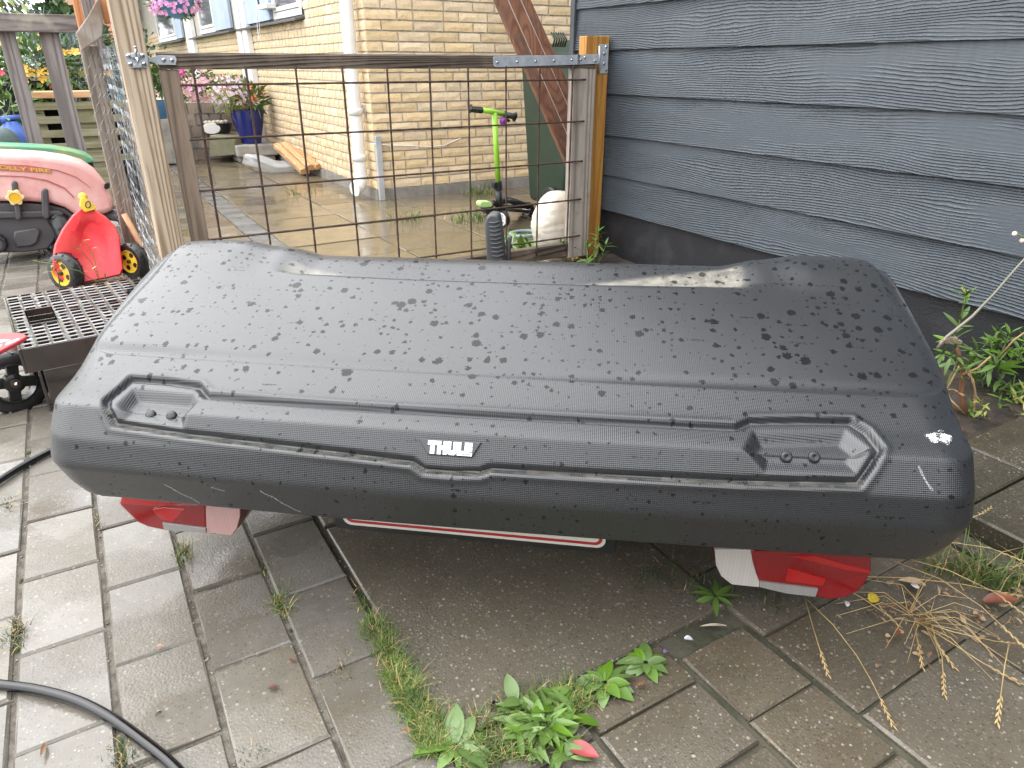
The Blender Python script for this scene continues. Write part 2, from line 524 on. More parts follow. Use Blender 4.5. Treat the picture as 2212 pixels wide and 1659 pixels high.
# ================================================================== DARK TIMBER SHED
def siding():
    N = NT('dark_fibre_cement')
    sx_ = N.n('ShaderNodeSeparateXYZ'); N.l(N.coords(), sx_.inputs[0])
    low = N.noise(N.coords((1, .42, 1.6)), 3.0, 2, .5)
    wig = N.noise(N.coords((1, 1, .6)), 20, 4, .65)
    ph = N.math('ADD', N.math('MULTIPLY', sx_.outputs[2], 700), N.math('ADD', N.math('MULTIPLY', low, 75), N.math('MULTIPLY', wig, 4.5)))
    h = N.math('POWER', N.math('ADD', N.math('MULTIPLY', N.math('SINE', ph), .5), .5), 3)
    patch = N.mapr(N.noise(N.coords((1, .5, 2.4)), 3.4, 3), .40, .58, .04, 1)
    h = N.math('MULTIPLY', N.math('MULTIPLY', h, patch), N.mapr(N.noise(N.coords((1, 3, 40)), 5, 3), .3, .6, .4, 1))
    cross = N.noise(N.coords((1, 30, 2)), 3, 3)
    c = N.mix(N.mapr(h, .1, .9), (.055, .068, .081), (.074, .090, .106))
    c = N.mix(N.mapr(cross, .45, .75, 0, .35), c, (.05, .06, .073))
    c = N.objvar(c, .06)
    nb = N.bump(h, .85, .005)
    nb = N.bump(N.noise(N.coords((1, .25, 1)), 170, 3), .25, .002, nb)
    return N.done(c, N.mapr(cross, .3, .7, .42, .58), nb)
MT['siding'] = siding()
WX = 2.26
shed = thing('garden_shed', (WX + .5, 1, 0), 'shed clad in dark blue grey wood grained planks at right', 'shed')
zb = [gX(1305, y, WX).z for y in (451, 375, 290, 202, 108, 16)]
ex = (zb[-1] - zb[0]) / 5
zs = zb + [zb[-1] + ex * (k + 1) for k in range(8)]
Y0, Y1 = -1.6, 3.16
for z in zs:
    p = MB()
    hgt = ex + .022
    vs, fs = [], []
    ny = 10
    for i in range(ny + 1):
        y = lerp(Y0, Y1, i / ny)
        wob = .0015 * noise.noise(Vector((y * 1.3, z * 9, 0)))
        zo = .003 * noise.noise(Vector((y * .8, z * 5, 4)))
        vs += [(WX - .017 + wob, y, z + zo), (WX - .002 + wob, y, z + hgt), (WX + .006, y, z + hgt), (WX - .006, y, z + zo)]
    for i in range(ny):
        a = i * 4
        for k in range(4):
            fs.append((a + k, a + (k + 1) % 4, a + 4 + (k + 1) % 4, a + 4 + k))
    fs += [(0, 3, 2, 1), (ny * 4, ny * 4 + 1, ny * 4 + 2, ny * 4 + 3)]
    p.add(vs, fs)
    build(p, 'plank', MT['siding'], shed, bevel=.0015)
MT['trim'] = mat('dark_trim_paint', (.06, .07, .082), .5, (.045, .052, .062), scale=8, bump=.2)
build(MB().box(WX - .004, WX + .10, Y1 + .002, Y1 + .028, .2, 3.0), 'corner_trim', MT['trim'], shed, bevel=.002)
build(MB().box(WX - .026, WX - .019, Y1 - .004, Y1 + .03, .2, 3.0), 'corner_trim', MT['trim'], shed)
memb = MB()
for i in range(40):
    for j in range(6):
        y = lerp(Y0, Y1, i / 39); z = lerp(-.05, zb[0] + .03, j / 5)
        memb.v.append((WX + .012 + .008 * noise.noise(Vector((y * 4, z * 5, 1))) + .003 * noise.noise(Vector((y * 18, z * 14, 2))), y, z))
for i in range(39):
    for j in range(5):
        a = i * 6 + j; memb.f.append((a, a + 1, a + 7, a + 6))
MT['membrane'] = mat('black_membrane', (.016, .017, .02), .5, (.04, .04, .045), scale=9, lo=.5, hi=.8, bump=.4, bscale=120)
build(memb, 'plinth_membrane', MT['membrane'], shed, smooth=True)
build(MB().box(WX + .03, 5.2, Y0, Y1 - .01, .0, 3.02), 'wall', MT['trim'], shed)
build(MB().box(WX - .22, 5.4, Y0 - .1, Y1 + .15, 3.03, 3.12), 'roof', MT['black_plastic'], shed)

# ================================================================== YELLOW BRICK HOUSE
def brickmat():
    N = NT('yellow_brick')
    v = N.coords()
    c = N.mix(N.mapr(N.noise(v, 14, 5), .35, .65), (.76, .595, .375), (.68, .52, .32))
    c = N.mix(N.mapr(N.noise(v, 60, 4), .5, .75, 0, .5), c, (.46, .32, .17))
    c = N.objvar(c, .12, .12)
    nb = N.bump(N.noise(v, 60, 5, .6, 1.5), .55, .006)
    return N.done(c, .8, nb, alb=1)
MT['brick'] = brickmat()
MT['mortar'] = mat('mortar', (.62, .57, .50), .9, (.48, .44, .38), scale=30, bump=.5, bscale=200)
HX, HY = 1.90, 5.15
CH = .0667
house = thing('brick_house', (HX + 2, HY + 2, 0), 'yellow brick house with white windows and pale blue shutters behind the gate', 'house')
zpl = gY(1132, 384, HY).z
zpl = round(zpl, 3)
build(MB().box(HX + .009, 7, HY + .009, 21, -.05, 2.75), 'wall', MT['mortar'], house)
MT['plinth'] = mat('plinth_render', (.30, .28, .25), .85, (.22, .2, .17), scale=12, bump=.5, bscale=120)
build(MB().box(HX - .006, 7.01, HY - .006, 21.01, -.05, zpl), 'plinth', MT['plinth'], house)
build(MB().box(HX - .5, 7.5, HY - .45, 21.5, 2.76, 2.9), 'eaves', MT['white_paint'], house)
rf = MB(); rf.add([(HX - .6, HY - .55, 2.91), (7.6, HY - .55, 2.91), (7.6, 21.6, 2.91), (HX - .6, 21.6, 2.91), (4.6, HY + 1.5, 4.6), (4.6, 19.5, 4.6)], [(0, 1, 4), (1, 2, 5, 4), (2, 3, 5), (3, 0, 4, 5), (3, 2, 1, 0)])
build(rf, 'roof', mat('roof_tile', (.12, .06, .04), .8), house)
def brick_mesh(L, D, seed, axis):
    r_ = random.Random(seed)
    h = CH - .012
    nx = 5; nz = 3
    vs, fs = [], []
    for j in range(nz):
        for i in range(nx):
            edge = i in (0, nx - 1) or j in (0, nz - 1)
            u = -L / 2 + L * i / (nx - 1); q = -h / 2 + h * j / (nz - 1)
            d = r_.uniform(.001, .004) if not edge else r_.uniform(-.002, .001)
            vs.append((u + (r_.uniform(-.003, .003) if edge and i in (0, nx - 1) else 0), -d, q + (r_.uniform(-.0015, .0015) if edge else 0)))
    for j in range(nz - 1):
        for i in range(nx - 1):
            a = j * nx + i; fs.append((a, a + 1, a + nx + 1, a + nx))
    border = [i for i in range(nx)] + [nx * (j + 1) - 1 for j in range(1, nz)] + [nx * (nz - 1) + i for i in range(nx - 2, -1, -1)] + [nx * j for j in range(nz - 2, 0, -1)]
    n0 = len(vs)
    for b in border: vs.append((vs[b][0], D, vs[b][2]))
    for k in range(len(border)):
        k2 = (k + 1) % len(border)
        fs.append((border[k2], border[k], n0 + k, n0 + k2))
    if axis == 'y':    # face towards -X
        vs = [(p[1], -p[0], p[2]) for p in vs]
    me = bpy.data.meshes.new('brick'); me.from_pydata(vs, [], fs); me.materials.append(MT['brick']); me.update()
    return me
BR = {}
for ax in 'xy':
    for L in (.228, .17, .108):
        BR[ax, L] = [brick_mesh(L, .02, hash((ax, L)) % 1000 + s, ax) for s in range(4)]
# openings of the side wall: (y0, y1, z0)
def hs(x, y): return gX(x, y, HX)
wins = []
sillC = (hs(523, 59), hs(655, 24)); sillB = (hs(417, 78), hs(508, 56)); sillA = (hs(344, 97), hs(399, 78))
wins = [(sillC[1].y, sillC[0].y, min(sillC[0].z, sillC[1].z)), (sillB[1].y, sillB[0].y, sillB[0].z), (sillA[1].y, sillA[0].y, sillA[0].z)]
zsill = sum(w_[2] for w_ in wins) / 3
cand = []
nrow = 21
for r_i in range(nrow):
    z = zpl + .006 + CH * (r_i + .5)
    x = HX + .002; toggle = r_i % 2
    rr = random.Random(r_i * 7 + 3)
    first = True
    while x < 4.2:
        L = (.228 if toggle else .108) if first else rr.choice([.228, .228, .228, .17, .108])
        first = False
        cand.append((Vector((x + L / 2, HY - .001, z)), 'x', L)); x += L + .012
    y = HY + .004; first = True
    while y < 20.5:
        L = (.108 if toggle else .17) if first else rr.choice([.108, .108, .108, .17])
        first = False
        yc = y + L / 2
        if not any(a - .06 < yc < b + .06 and z > zsill - .03 for a, b, c_ in wins):
            cand.append((Vector((HX - .001, yc, z)), 'y', L))
        y += L + .012
def inview(p):
    F = p.x * SY + p.y * CY; Rr = p.x * CY - p.y * SY; D = CAM_H - p.z
    zc = F * CP + D * SP; x = 1106 + FPX * Rr / zc; y = 829.5 + FPX * (D * CP - F * SP) / zc
    return zc, -30 < x < 1262 and y > -25
ranked = []
for c in cand:
    zc, iv = inview(c[0])
    ranked.append((-(c[2] if c[1] == 'x' else c[2] * .45) / zc if iv else 9, c))
ranked.sort(key=lambda t: t[0])
rest = MB()
for n_, (s_, (p, ax, L)) in enumerate(ranked):
    if n_ < 298 and s_ < 9:
        o = bpy.data.objects.new('brick', rnd.choice(BR[ax, L])); COL.objects.link(o); o.parent = house
        o.location = p - wloc(house)
    else:
        me = rnd.choice(BR[ax, L])
        rest.add([Vector(v.co) + p for v in me.vertices], [tuple(q.vertices) for q in me.polygons])
build(rest, 'brickwork', MT['brick'], house, kind='stuff')

MT['shutter'] = mat('pale_blue_paint', (.50, .60, .76), .45, (.44, .54, .70), scale=6)
MT['slate'] = mat('slate', (.13, .125, .125), .6, (.08, .08, .08), scale=18, bump=.3)
def sill(a, b):
    y0, y1 = a.y, b.y
    m = MB(); z = zsill
    m.hexa([(HX - .075, y0, z - .035), (HX - .075, y1, z - .035), (HX + .01, y1, z - .012), (HX + .01, y0, z - .012), (HX - .075, y0, z - .018), (HX - .075, y1, z - .018), (HX + .01, y1, z + .005), (HX + .01, y0, z + .005)])
    return build(m, 'window_sill', MT['slate'], house, bevel=.002)
def window(xa, xb, shut):
    """xa, xb: photo columns of the frame's edges just above the sill; shut: columns of the shutter"""
    y1 = gX(xa[0], xa[1], HX).y; y0 = gX(xb[0], xb[1], HX).y
    z0, z1 = zsill + .012, zsill + 1.15
    fr = MB()
    t = .055
    fr.box(HX - .012, HX + .005, y0, y1, z0, z0 + t); fr.box(HX - .012, HX + .005, y0, y1, z1 - t, z1)
    fr.box(HX - .014, HX + .005, y0, y0 + t, z0, z1); fr.box(HX - .014, HX + .005, y1 - t, y1, z0, z1)
    f_ = build(fr, 'window', MT['white_paint'], house, bevel=.003)
    sh = MB(); a, b = y0 + t, y1 - t; s = .04
    sh.box(HX - .022, HX + .004, a + .004, b - .004, z0 + t + .004, z0 + t + s); sh.box(HX - .022, HX + .004, a + .004, a + s, z0 + t + s, z1 - t); sh.box(HX - .022, HX + .004, b - s, b - .004, z0 + t + s, z1 - t)
    build(sh, 'sash', MT['white_paint'], f_, bevel=.003)
    build(MB().box(HX - .004, HX + .003, a + s, b - s, z0 + t + s, z1 - t), 'pane', MT['glass'], f_)
def shutter(xa, xb):
    y1 = gX(xa[0], xa[1], HX).y; y0 = gX(xb[0], xb[1], HX).y
    n = 4
    s_ = build(MB().box(HX - .018, HX - .002, y0, y1, zsill + .02, zsill + 1.1), 'shutter', MT['shutter'], house)
    for k in range(n):
        a = lerp(y0, y1, k / n) + .004; b = lerp(y0, y1, (k + 1) / n) - .004
        build(MB().box(HX - .032, HX - .019, a, b, zsill + .015, zsill + 1.12), 'board', MT['shutter'], s_, bevel=.003)
sill(*sillC); sill(*sillB); sill(*sillA)
window((593, 32), (654, 20), None); window((435, 68), (467, 55), None); window((346, 90), (383, 78), None)
shutter((540, 49), (590, 37)); shutter((469, 63), (504, 55)); shutter((385, 78), (398, 74))
for cols in (((519, 112), (528, 112)), ((531, 112), (540, 112)), ((409, 112), (422, 112))):
    a = gX(*cols[0], HX - .05); b = gX(*cols[1], HX - .05)
    build(MB().box(HX - .06, HX - .003, min(a.y, b.y), max(a.y, b.y), .05, 2.75), 'door_jamb', MT['white_paint'], house, bevel=.004)
# downpipe and cable duct at the corner
pa, pb = gX(780, 380, HX - .07), gX(747, 2, HX - .07)
py = HY + .13
dp = MB(); dp.tube([(HX - .075, py, 2.75), (HX - .075, py, .16)], .046, 20)
dpo = build(dp, 'downpipe', MT['white_paint'], house, autos=40)
for z in (.62, .30):
    build(MB().lathe([(.047, -.025), (.052, -.025), (.053, .02), (.047, .025)], (HX - .075, py, z), 20), 'collar', MT['white_paint'], dpo, smooth=True)
el = MB(); pts = []
for i in range(9):
    a = R(90) * i / 8
    pts.append((HX - .075 - .07 * (1 - math.cos(a)), py - .03 * (1 - math.cos(a)), .17 - .09 * math.sin(a)))
el.tube(pts, [.05] * 6 + [.048, .05, .053], 20)
build(el, 'elbow', MT['white_paint'], dpo, autos=50)
build(MB().box(HX - .03, HX + .0, py - .012, py + .012, .60, .66), 'bracket', MT['galv'], dpo)
build(MB().box(HX + .002, HX + .045, HY - .035, HY - .004, 0, .46), 'cable_duct', mat('grey_duct', (.52, .53, .54), .45), house, bevel=.004)
cable = [gY(p[0], p[1], HY - .012) for p in [(800, 310), (845, 314), (893, 315), (930, 317), (960, 314), (995, 298)]]
build(MB().tube(cable, .0035, 6), 'cable', MT['white_paint'], house, smooth=True)

# ================================================================== CARGO BOX
EU = Vector((.9938 * CY - .111 * SY, -.9938 * SY - .111 * CY, 0))
EW = Vector((.111 * CY + .9938 * SY, -.111 * SY + .9938 * CY, 0))
EU.normalize(); EW.normalize()
U0 = -.163
NPX = lambda a: np.array(a, float)
key_p = NPX([0, .04, .12, .22, .27, .36, .52, .60, .72, .80, 1])
KS = dict(
 z=NPX([.252, .243, .272, .3155, .326, .3665, .4150, .4205, .4295, .4352, .4560]),
 wf=NPX([.960, .928, .917, .9005, .9015, .911, .940, .955, .992, 1.008, 1.060]),
 a=NPX([.700, .734, .747, .753, .753, .752, .752, .751, .749, .748, .747]),
 wb=NPX([1.66, 1.69, 1.70, 1.71, 1.71, 1.70, 1.67, 1.66, 1.63, 1.61, 1.59]))
# resample the front profile evenly along its length
arc = np.concatenate([[0], np.cumsum(np.hypot(np.diff(KS['z']), np.diff(KS['wf'])))])
NR = 132
ss = np.linspace(0, arc[-1], NR)
PR = {k: np.interp(ss, arc, v) for k, v in KS.items()}
def sm1(a, n=2):
    b = a.copy()
    for _ in range(n):
        c = b.copy(); c[1:-1] = (b[:-2] + 2 * b[1:-1] + b[2:]) / 4; b = c
    return b
PR = {k: sm1(v, 3) for k, v in PR.items()}
sA = np.concatenate([[0], np.cumsum(np.hypot(np.diff(PR['z']), np.diff(PR['wf'])))])
BOW, SKEW = .014, .015
def bowf(un): return BOW * un ** 2 - SKEW * un
def zt(w_):
    t = np.clip((w_ - 1.021) / .42, 0, 1)
    l1 = .4385 + .325 * (w_ - 1.021) + .04 * t * (1 - t)
    l2 = .583 - .55 * (w_ - 1.440)
    k = .035
    h = np.clip(.5 + .5 * (l2 - l1) / k, 0, 1)
    return l2 * (1 - h) + l1 * h - k * h * (1 - h)
ss3 = lambda x: np.clip(x, 0, 1) ** 2 * (3 - 2 * np.clip(x, 0, 1))
def acrease(w_): return .746 + .016 * np.sin(np.clip((w_ - 1.03) / .42, 0, 1.3) * 2.6) - .014 * np.clip((w_ - 1.021) / .42, 0, 1.3)
NF, NSD, NC = 560, 90, 26
def contour(a, wf, wb, rf, rb):
    """unit contour (u in -1..1 of a) starting at the middle of the front left corner, anticlockwise seen from above: front, right, back, left"""
    pts = []
    def arcp(cx, cy, r_, a0, a1, n): return [(cx + r_ * math.cos(t), cy + r_ * math.sin(t)) for t in np.linspace(a0, a1, n)]
    q = math.pi / 4
    fl = arcp(-a + rf, wf + rf, rf, -3 * q, -2 * q, NC)
    fr = arcp(a - rf, wf + rf, rf, -2 * q, -q, NC)
    st = [(x, wf) for x in np.linspace(-a + rf, a - rf, NF - 2 * NC + 2)][1:-1]
    front = fl + st + fr
    r1 = arcp(a - rf, wf + rf, rf, -q, 0, 12)
    r2 = arcp(a - rb, wb - rb, rb, 0, q, 12)
    st = [(a, y) for y in np.linspace(wf + rf, wb - rb, NSD - 24 + 2)][1:-1]
    right = r1 + st + r2
    b1 = arcp(a - rb, wb - rb, rb, q, 2 * q, NC); b2 = arcp(-a + rb, wb - rb, rb, 2 * q, 3 * q, NC)
    st = [(x, wb) for x in np.linspace(a - rb, -a + rb, NF - 2 * NC + 2)][1:-1]
    back = b1 + st + b2
    left = [(-x, y) for x, y in right][::-1]
    return np.array(front[:-1] + right[:-1] + back[:-1] + left[:-1])
rings = []
zc_front = PR['z'][-1]
for i in range(NR):
    a, wf, wb, z = PR['a'][i], PR['wf'][i], PR['wb'][i], PR['z'][i]
    gfrac = max(0, (z - .318) / (zc_front - .318))
    c = contour(a, wf, wb, lerp(.072, .075, gfrac), lerp(.14, .13, gfrac))
    un = c[:, 0] / a
    w_ = c[:, 1]
    fr_ = 1 - np.clip((w_ - wf) / .25, 0, 1)
    w2 = w_ + bowf(un) * fr_
    side = np.clip((w_ - wf - .0) / .10, 0, 1)
    ac = acrease(w_)
    tt = gfrac ** 1.15
    aa = np.where(gfrac > 0, .753 + (ac - .753) * tt, a)
    aa = a * (1 - side) + aa * side
    aa = np.minimum(aa, a + .0)
    if gfrac <= 0: zz = np.full(len(c), z)
    else:
        zz = .318 + gfrac * (zt(w_) - .012 * side - .318) * 1.0
        fz = np.full(len(c), z)
        zz = fz * (1 - side) + zz * side
    rings.append(np.stack([U0 + un * aa, w2, zz, un], 1))
G = np.stack(rings)                       # NR x NA x 4
NA = G.shape[1]
# top cap: Coons patch
bd = G[-1]
iF = np.arange(0, NF); iR = np.arange(NF - 1, NF - 1 + NSD); iB = np.arange(NF + NSD - 2, NF + NSD - 2 + NF)[::-1]; iL = (np.arange(2 * NF + NSD - 3, 2 * NF + NSD - 3 + NSD) % NA)[::-1]
Fc, Rc, Bc, Lc = bd[iF], bd[iR], bd[iB], bd[iL]
s_ = np.linspace(0, 1, NF)[:, None, None]; t_ = np.linspace(0, 1, NSD)[None, :, None]
cap = (1 - t_) * Fc[:, None] + t_ * Bc[:, None] + (1 - s_) * Lc[None] + s_ * Rc[None] - ((1 - s_) * (1 - t_) * Fc[0] + s_ * (1 - t_) * Fc[-1] + (1 - s_) * t_ * Bc[0] + s_ * t_ * Bc[-1])
cu, cw = cap[..., 0], cap[..., 1]
dside = acrease(cw) - np.abs(cu - U0)
zed = zt(cw) - .012 * np.exp(-np.maximum(dside, 0) / .035) + .012 * ss3((cw - 1.30) / .10) * ss3((np.abs(cu - U0) - .50) / .09)
zed = zed - .0 
rec = ss3((cw - (1.318 + .012 * ((cu - U0) / .5) ** 2)) / .022) * ss3((.50 - np.abs(cu - U0 - .01)) / .09)
zed = zed - .016 * rec
edge = np.minimum(np.minimum(np.arange(NF)[:, None], NF - 1 - np.arange(NF)[:, None]) * .0026, np.minimum(np.arange(NSD)[None], NSD - 1 - np.arange(NSD)[None]) * .005)
bl = ss3(edge / .03)
bl_front = ss3((np.arange(NSD)[None] * .005) / .02) * np.ones((NF, 1))
cap[..., 2] = cap[..., 2] * (1 - bl) + zed * bl
# ---- panel outline, from the photograph to (u, s) on the front
def front_us(x, y):
    r = ray(x, y)
    prev = None
    for i in range(NR):
        z = PR['z'][i]; t = (z - CAM_H) / r.z
        P_ = Vector((r.x * t, r.y * t, 0))
        u, w_ = P_.dot(EU), P_.dot(EW)
        d = w_ - (PR['wf'][i] + bowf((u - U0) / .75))
        if i > 14 and prev is not None and prev[0] * d <= 0:
            k = prev[0] / (prev[0] - d + 1e-12)
            return (lerp(prev[1], u, k), lerp(sA[i - 1], sA[i], k))
        if i >= 14: prev = (d, u)
    i = NR - 1
    t = (PR['z'][i] - CAM_H) / r.z; P_ = Vector((r.x * t, r.y * t, 0))
    u, w_ = P_.dot(EU), P_.dot(EW)
    return (u, sA[-1] + (w_ - PR['wf'][i] - bowf((u - U0) / .75)) * 1.05)
PAN = [(282, 817), (360, 822), (428, 832), (447, 853), (600, 866), (780, 879), (1000, 891), (1300, 907), (1592, 921), (1622, 908), (1740, 907), (1838, 909), (1872, 930), (1900, 965), (1884, 1005), (1856, 1044), (1600, 1040), (1320, 1027), (1060, 1013), (1036, 1022), (970, 1022), (915, 1017), (890, 998), (740, 979), (560, 957), (400, 938), (245, 915), (232, 888), (230, 862)]
POCK_L = [(286, 832), (425, 846), (434, 862), (396, 932), (262, 912), (245, 872)]
POCK_R = [(1625, 925), (1828, 922), (1884, 966), (1858, 1030), (1650, 1026), (1600, 968)]
def sdf(poly, U, S):
    poly = np.array(poly); n = len(poly)
    d = np.full(U.shape, 1e9); inside = np.zeros(U.shape, bool)
    for i in range(n):
        a, b = poly[i], poly[(i + 1) % n]
        e = b - a; px, py_ = U - a[0], S - a[1]
        t = np.clip((px * e[0] + py_ * e[1]) / (e @ e), 0, 1)
        d = np.minimum(d, np.hypot(px - e[0] * t, py_ - e[1] * t))
        c_ = ((a[1] <= S) & (b[1] > S)) | ((b[1] <= S) & (a[1] > S))
        with np.errstate(divide='ignore', invalid='ignore'):
            xi = a[0] + (S - a[1]) / (b[1] - a[1] + 1e-15) * e[0]
        inside ^= c_ & (U < xi)
    return np.where(inside, d, -d)
front_cols = iF
Uf = G[:, front_cols, 0]; Sf = np.repeat(sA[:, None], len(front_cols), 1)
pan = [front_us(*p) for p in PAN]
sd = sdf(pan, Uf, Sf)
pl_ = sdf([front_us(*p) for p in POCK_L], Uf, Sf); pr_ = sdf([front_us(*p) for p in POCK_R], Uf, Sf)
disp = -.012 * np.exp(-(sd / .0048) ** 2) - .0022 * ss3(sd / .006) + .0018 * np.exp(-((sd + .010) / .006) ** 2)
disp += -.017 * ss3(pl_ / .024) - .017 * ss3(pr_ / .024)
# normals of the front grid
P3 = G[:, front_cols, :3]
du = np.gradient(P3, axis=1); ds = np.gradient(P3, axis=0)
nr = np.cross(du, ds); nr /= np.linalg.norm(nr, axis=2, keepdims=True) + 1e-12
fade = ss3((sA[-1] - Sf) / .004)
P3 = P3 + nr * (disp * fade)[..., None]
G[:, front_cols, :3] = P3
dirtv = np.zeros((NR, NA))
low = np.where((sd < -.001) & (sd > -.0055), .45, 0)
mids = np.interp(Uf, [p[0] for p in pan[16:28][::-1]], [p[1] for p in pan[16:28][::-1]])
low *= (np.abs(Sf - mids) < .012)
dirtv[:, front_cols] = low
uu = cu - U0
capd = ss3((cw - 1.325) / .008) * np.maximum(ss3((1.330 + .11 * (uu - .06) / .40 - cw) / .02) * (uu > .02) * ss3((.475 - uu) / .03), .75 * ss3((1.330 + .07 * (-.22 - uu) / .24 - cw) / .02) * (uu < -.2) * ss3((uu + .47) / .03))
# world coordinates, faces, uv
def toW(A):
    E1 = np.array(EU); E2 = np.array(EW)
    W = A[..., 0:1] * E1 + A[..., 1:2] * E2
    W[..., 2] = A[..., 2]
    return W.reshape(-1, 3)
V1 = toW(G); inner = cap[1:-1, 1:-1]
V2 = toW(inner)
idx = np.arange(NR * NA).reshape(NR, NA)
f1 = np.stack([idx[:-1], np.roll(idx, -1, 1)[:-1], np.roll(idx, -1, 1)[1:], idx[1:]], -1).reshape(-1, 4)
cid = np.zeros((NF, NSD), int)
top = idx[-1]
cid[1:-1, 1:-1] = NR * NA + np.arange((NF - 2) * (NSD - 2)).reshape(NF - 2, NSD - 2)
cid[:, 0] = top[iF]; cid[:, -1] = top[iB]; cid[0, :] = top[iL]; cid[-1, :] = top[iR]
f2 = np.stack([cid[:-1, :-1], cid[1:, :-1], cid[1:, 1:], cid[:-1, 1:]], -1).reshape(-1, 4)
VV = np.concatenate([V1, V2]); FF = np.concatenate([f1, f2])
me = bpy.data.meshes.new('shell')
me.vertices.add(len(VV)); me.vertices.foreach_set('co', VV.astype(np.float32).ravel())
me.loops.add(FF.size); me.loops.foreach_set('vertex_index', FF.astype(np.int32).ravel())
me.polygons.add(len(FF)); me.polygons.foreach_set('loop_start', np.arange(0, FF.size, 4, dtype=np.int32)); me.polygons.foreach_set('loop_total', np.full(len(FF), 4, np.int32))
me.polygons.foreach_set('use_smooth', np.ones(len(FF), bool))
me.update(calc_edges=True)
# unwrapped metres: u along, t across the profile
tcoord = np.concatenate([np.repeat(sA[:, None], NA, 1).ravel(), (sA[-1] + (inner[..., 1] - 1.060) * 1.05).ravel()])
ucoord = np.concatenate([G[..., 0].ravel(), inner[..., 0].ravel()])
sidew = np.concatenate([G[..., 1].ravel(), inner[..., 1].ravel()])
at = me.attributes.new('along', 'FLOAT_VECTOR', 'POINT')
at.data.foreach_set('vector', np.stack([ucoord, np.where(np.concatenate([np.tile(np.isin(np.arange(NA), iF), NR), np.ones(inner.shape[0] * inner.shape[1], bool)]), tcoord, sidew), np.zeros_like(ucoord)], 1).astype(np.float32).ravel())
ad = me.attributes.new('dirt', 'FLOAT', 'POINT')
ad.data.foreach_set('value', np.concatenate([dirtv.ravel(), capd[1:-1, 1:-1].ravel()]).astype(np.float32))

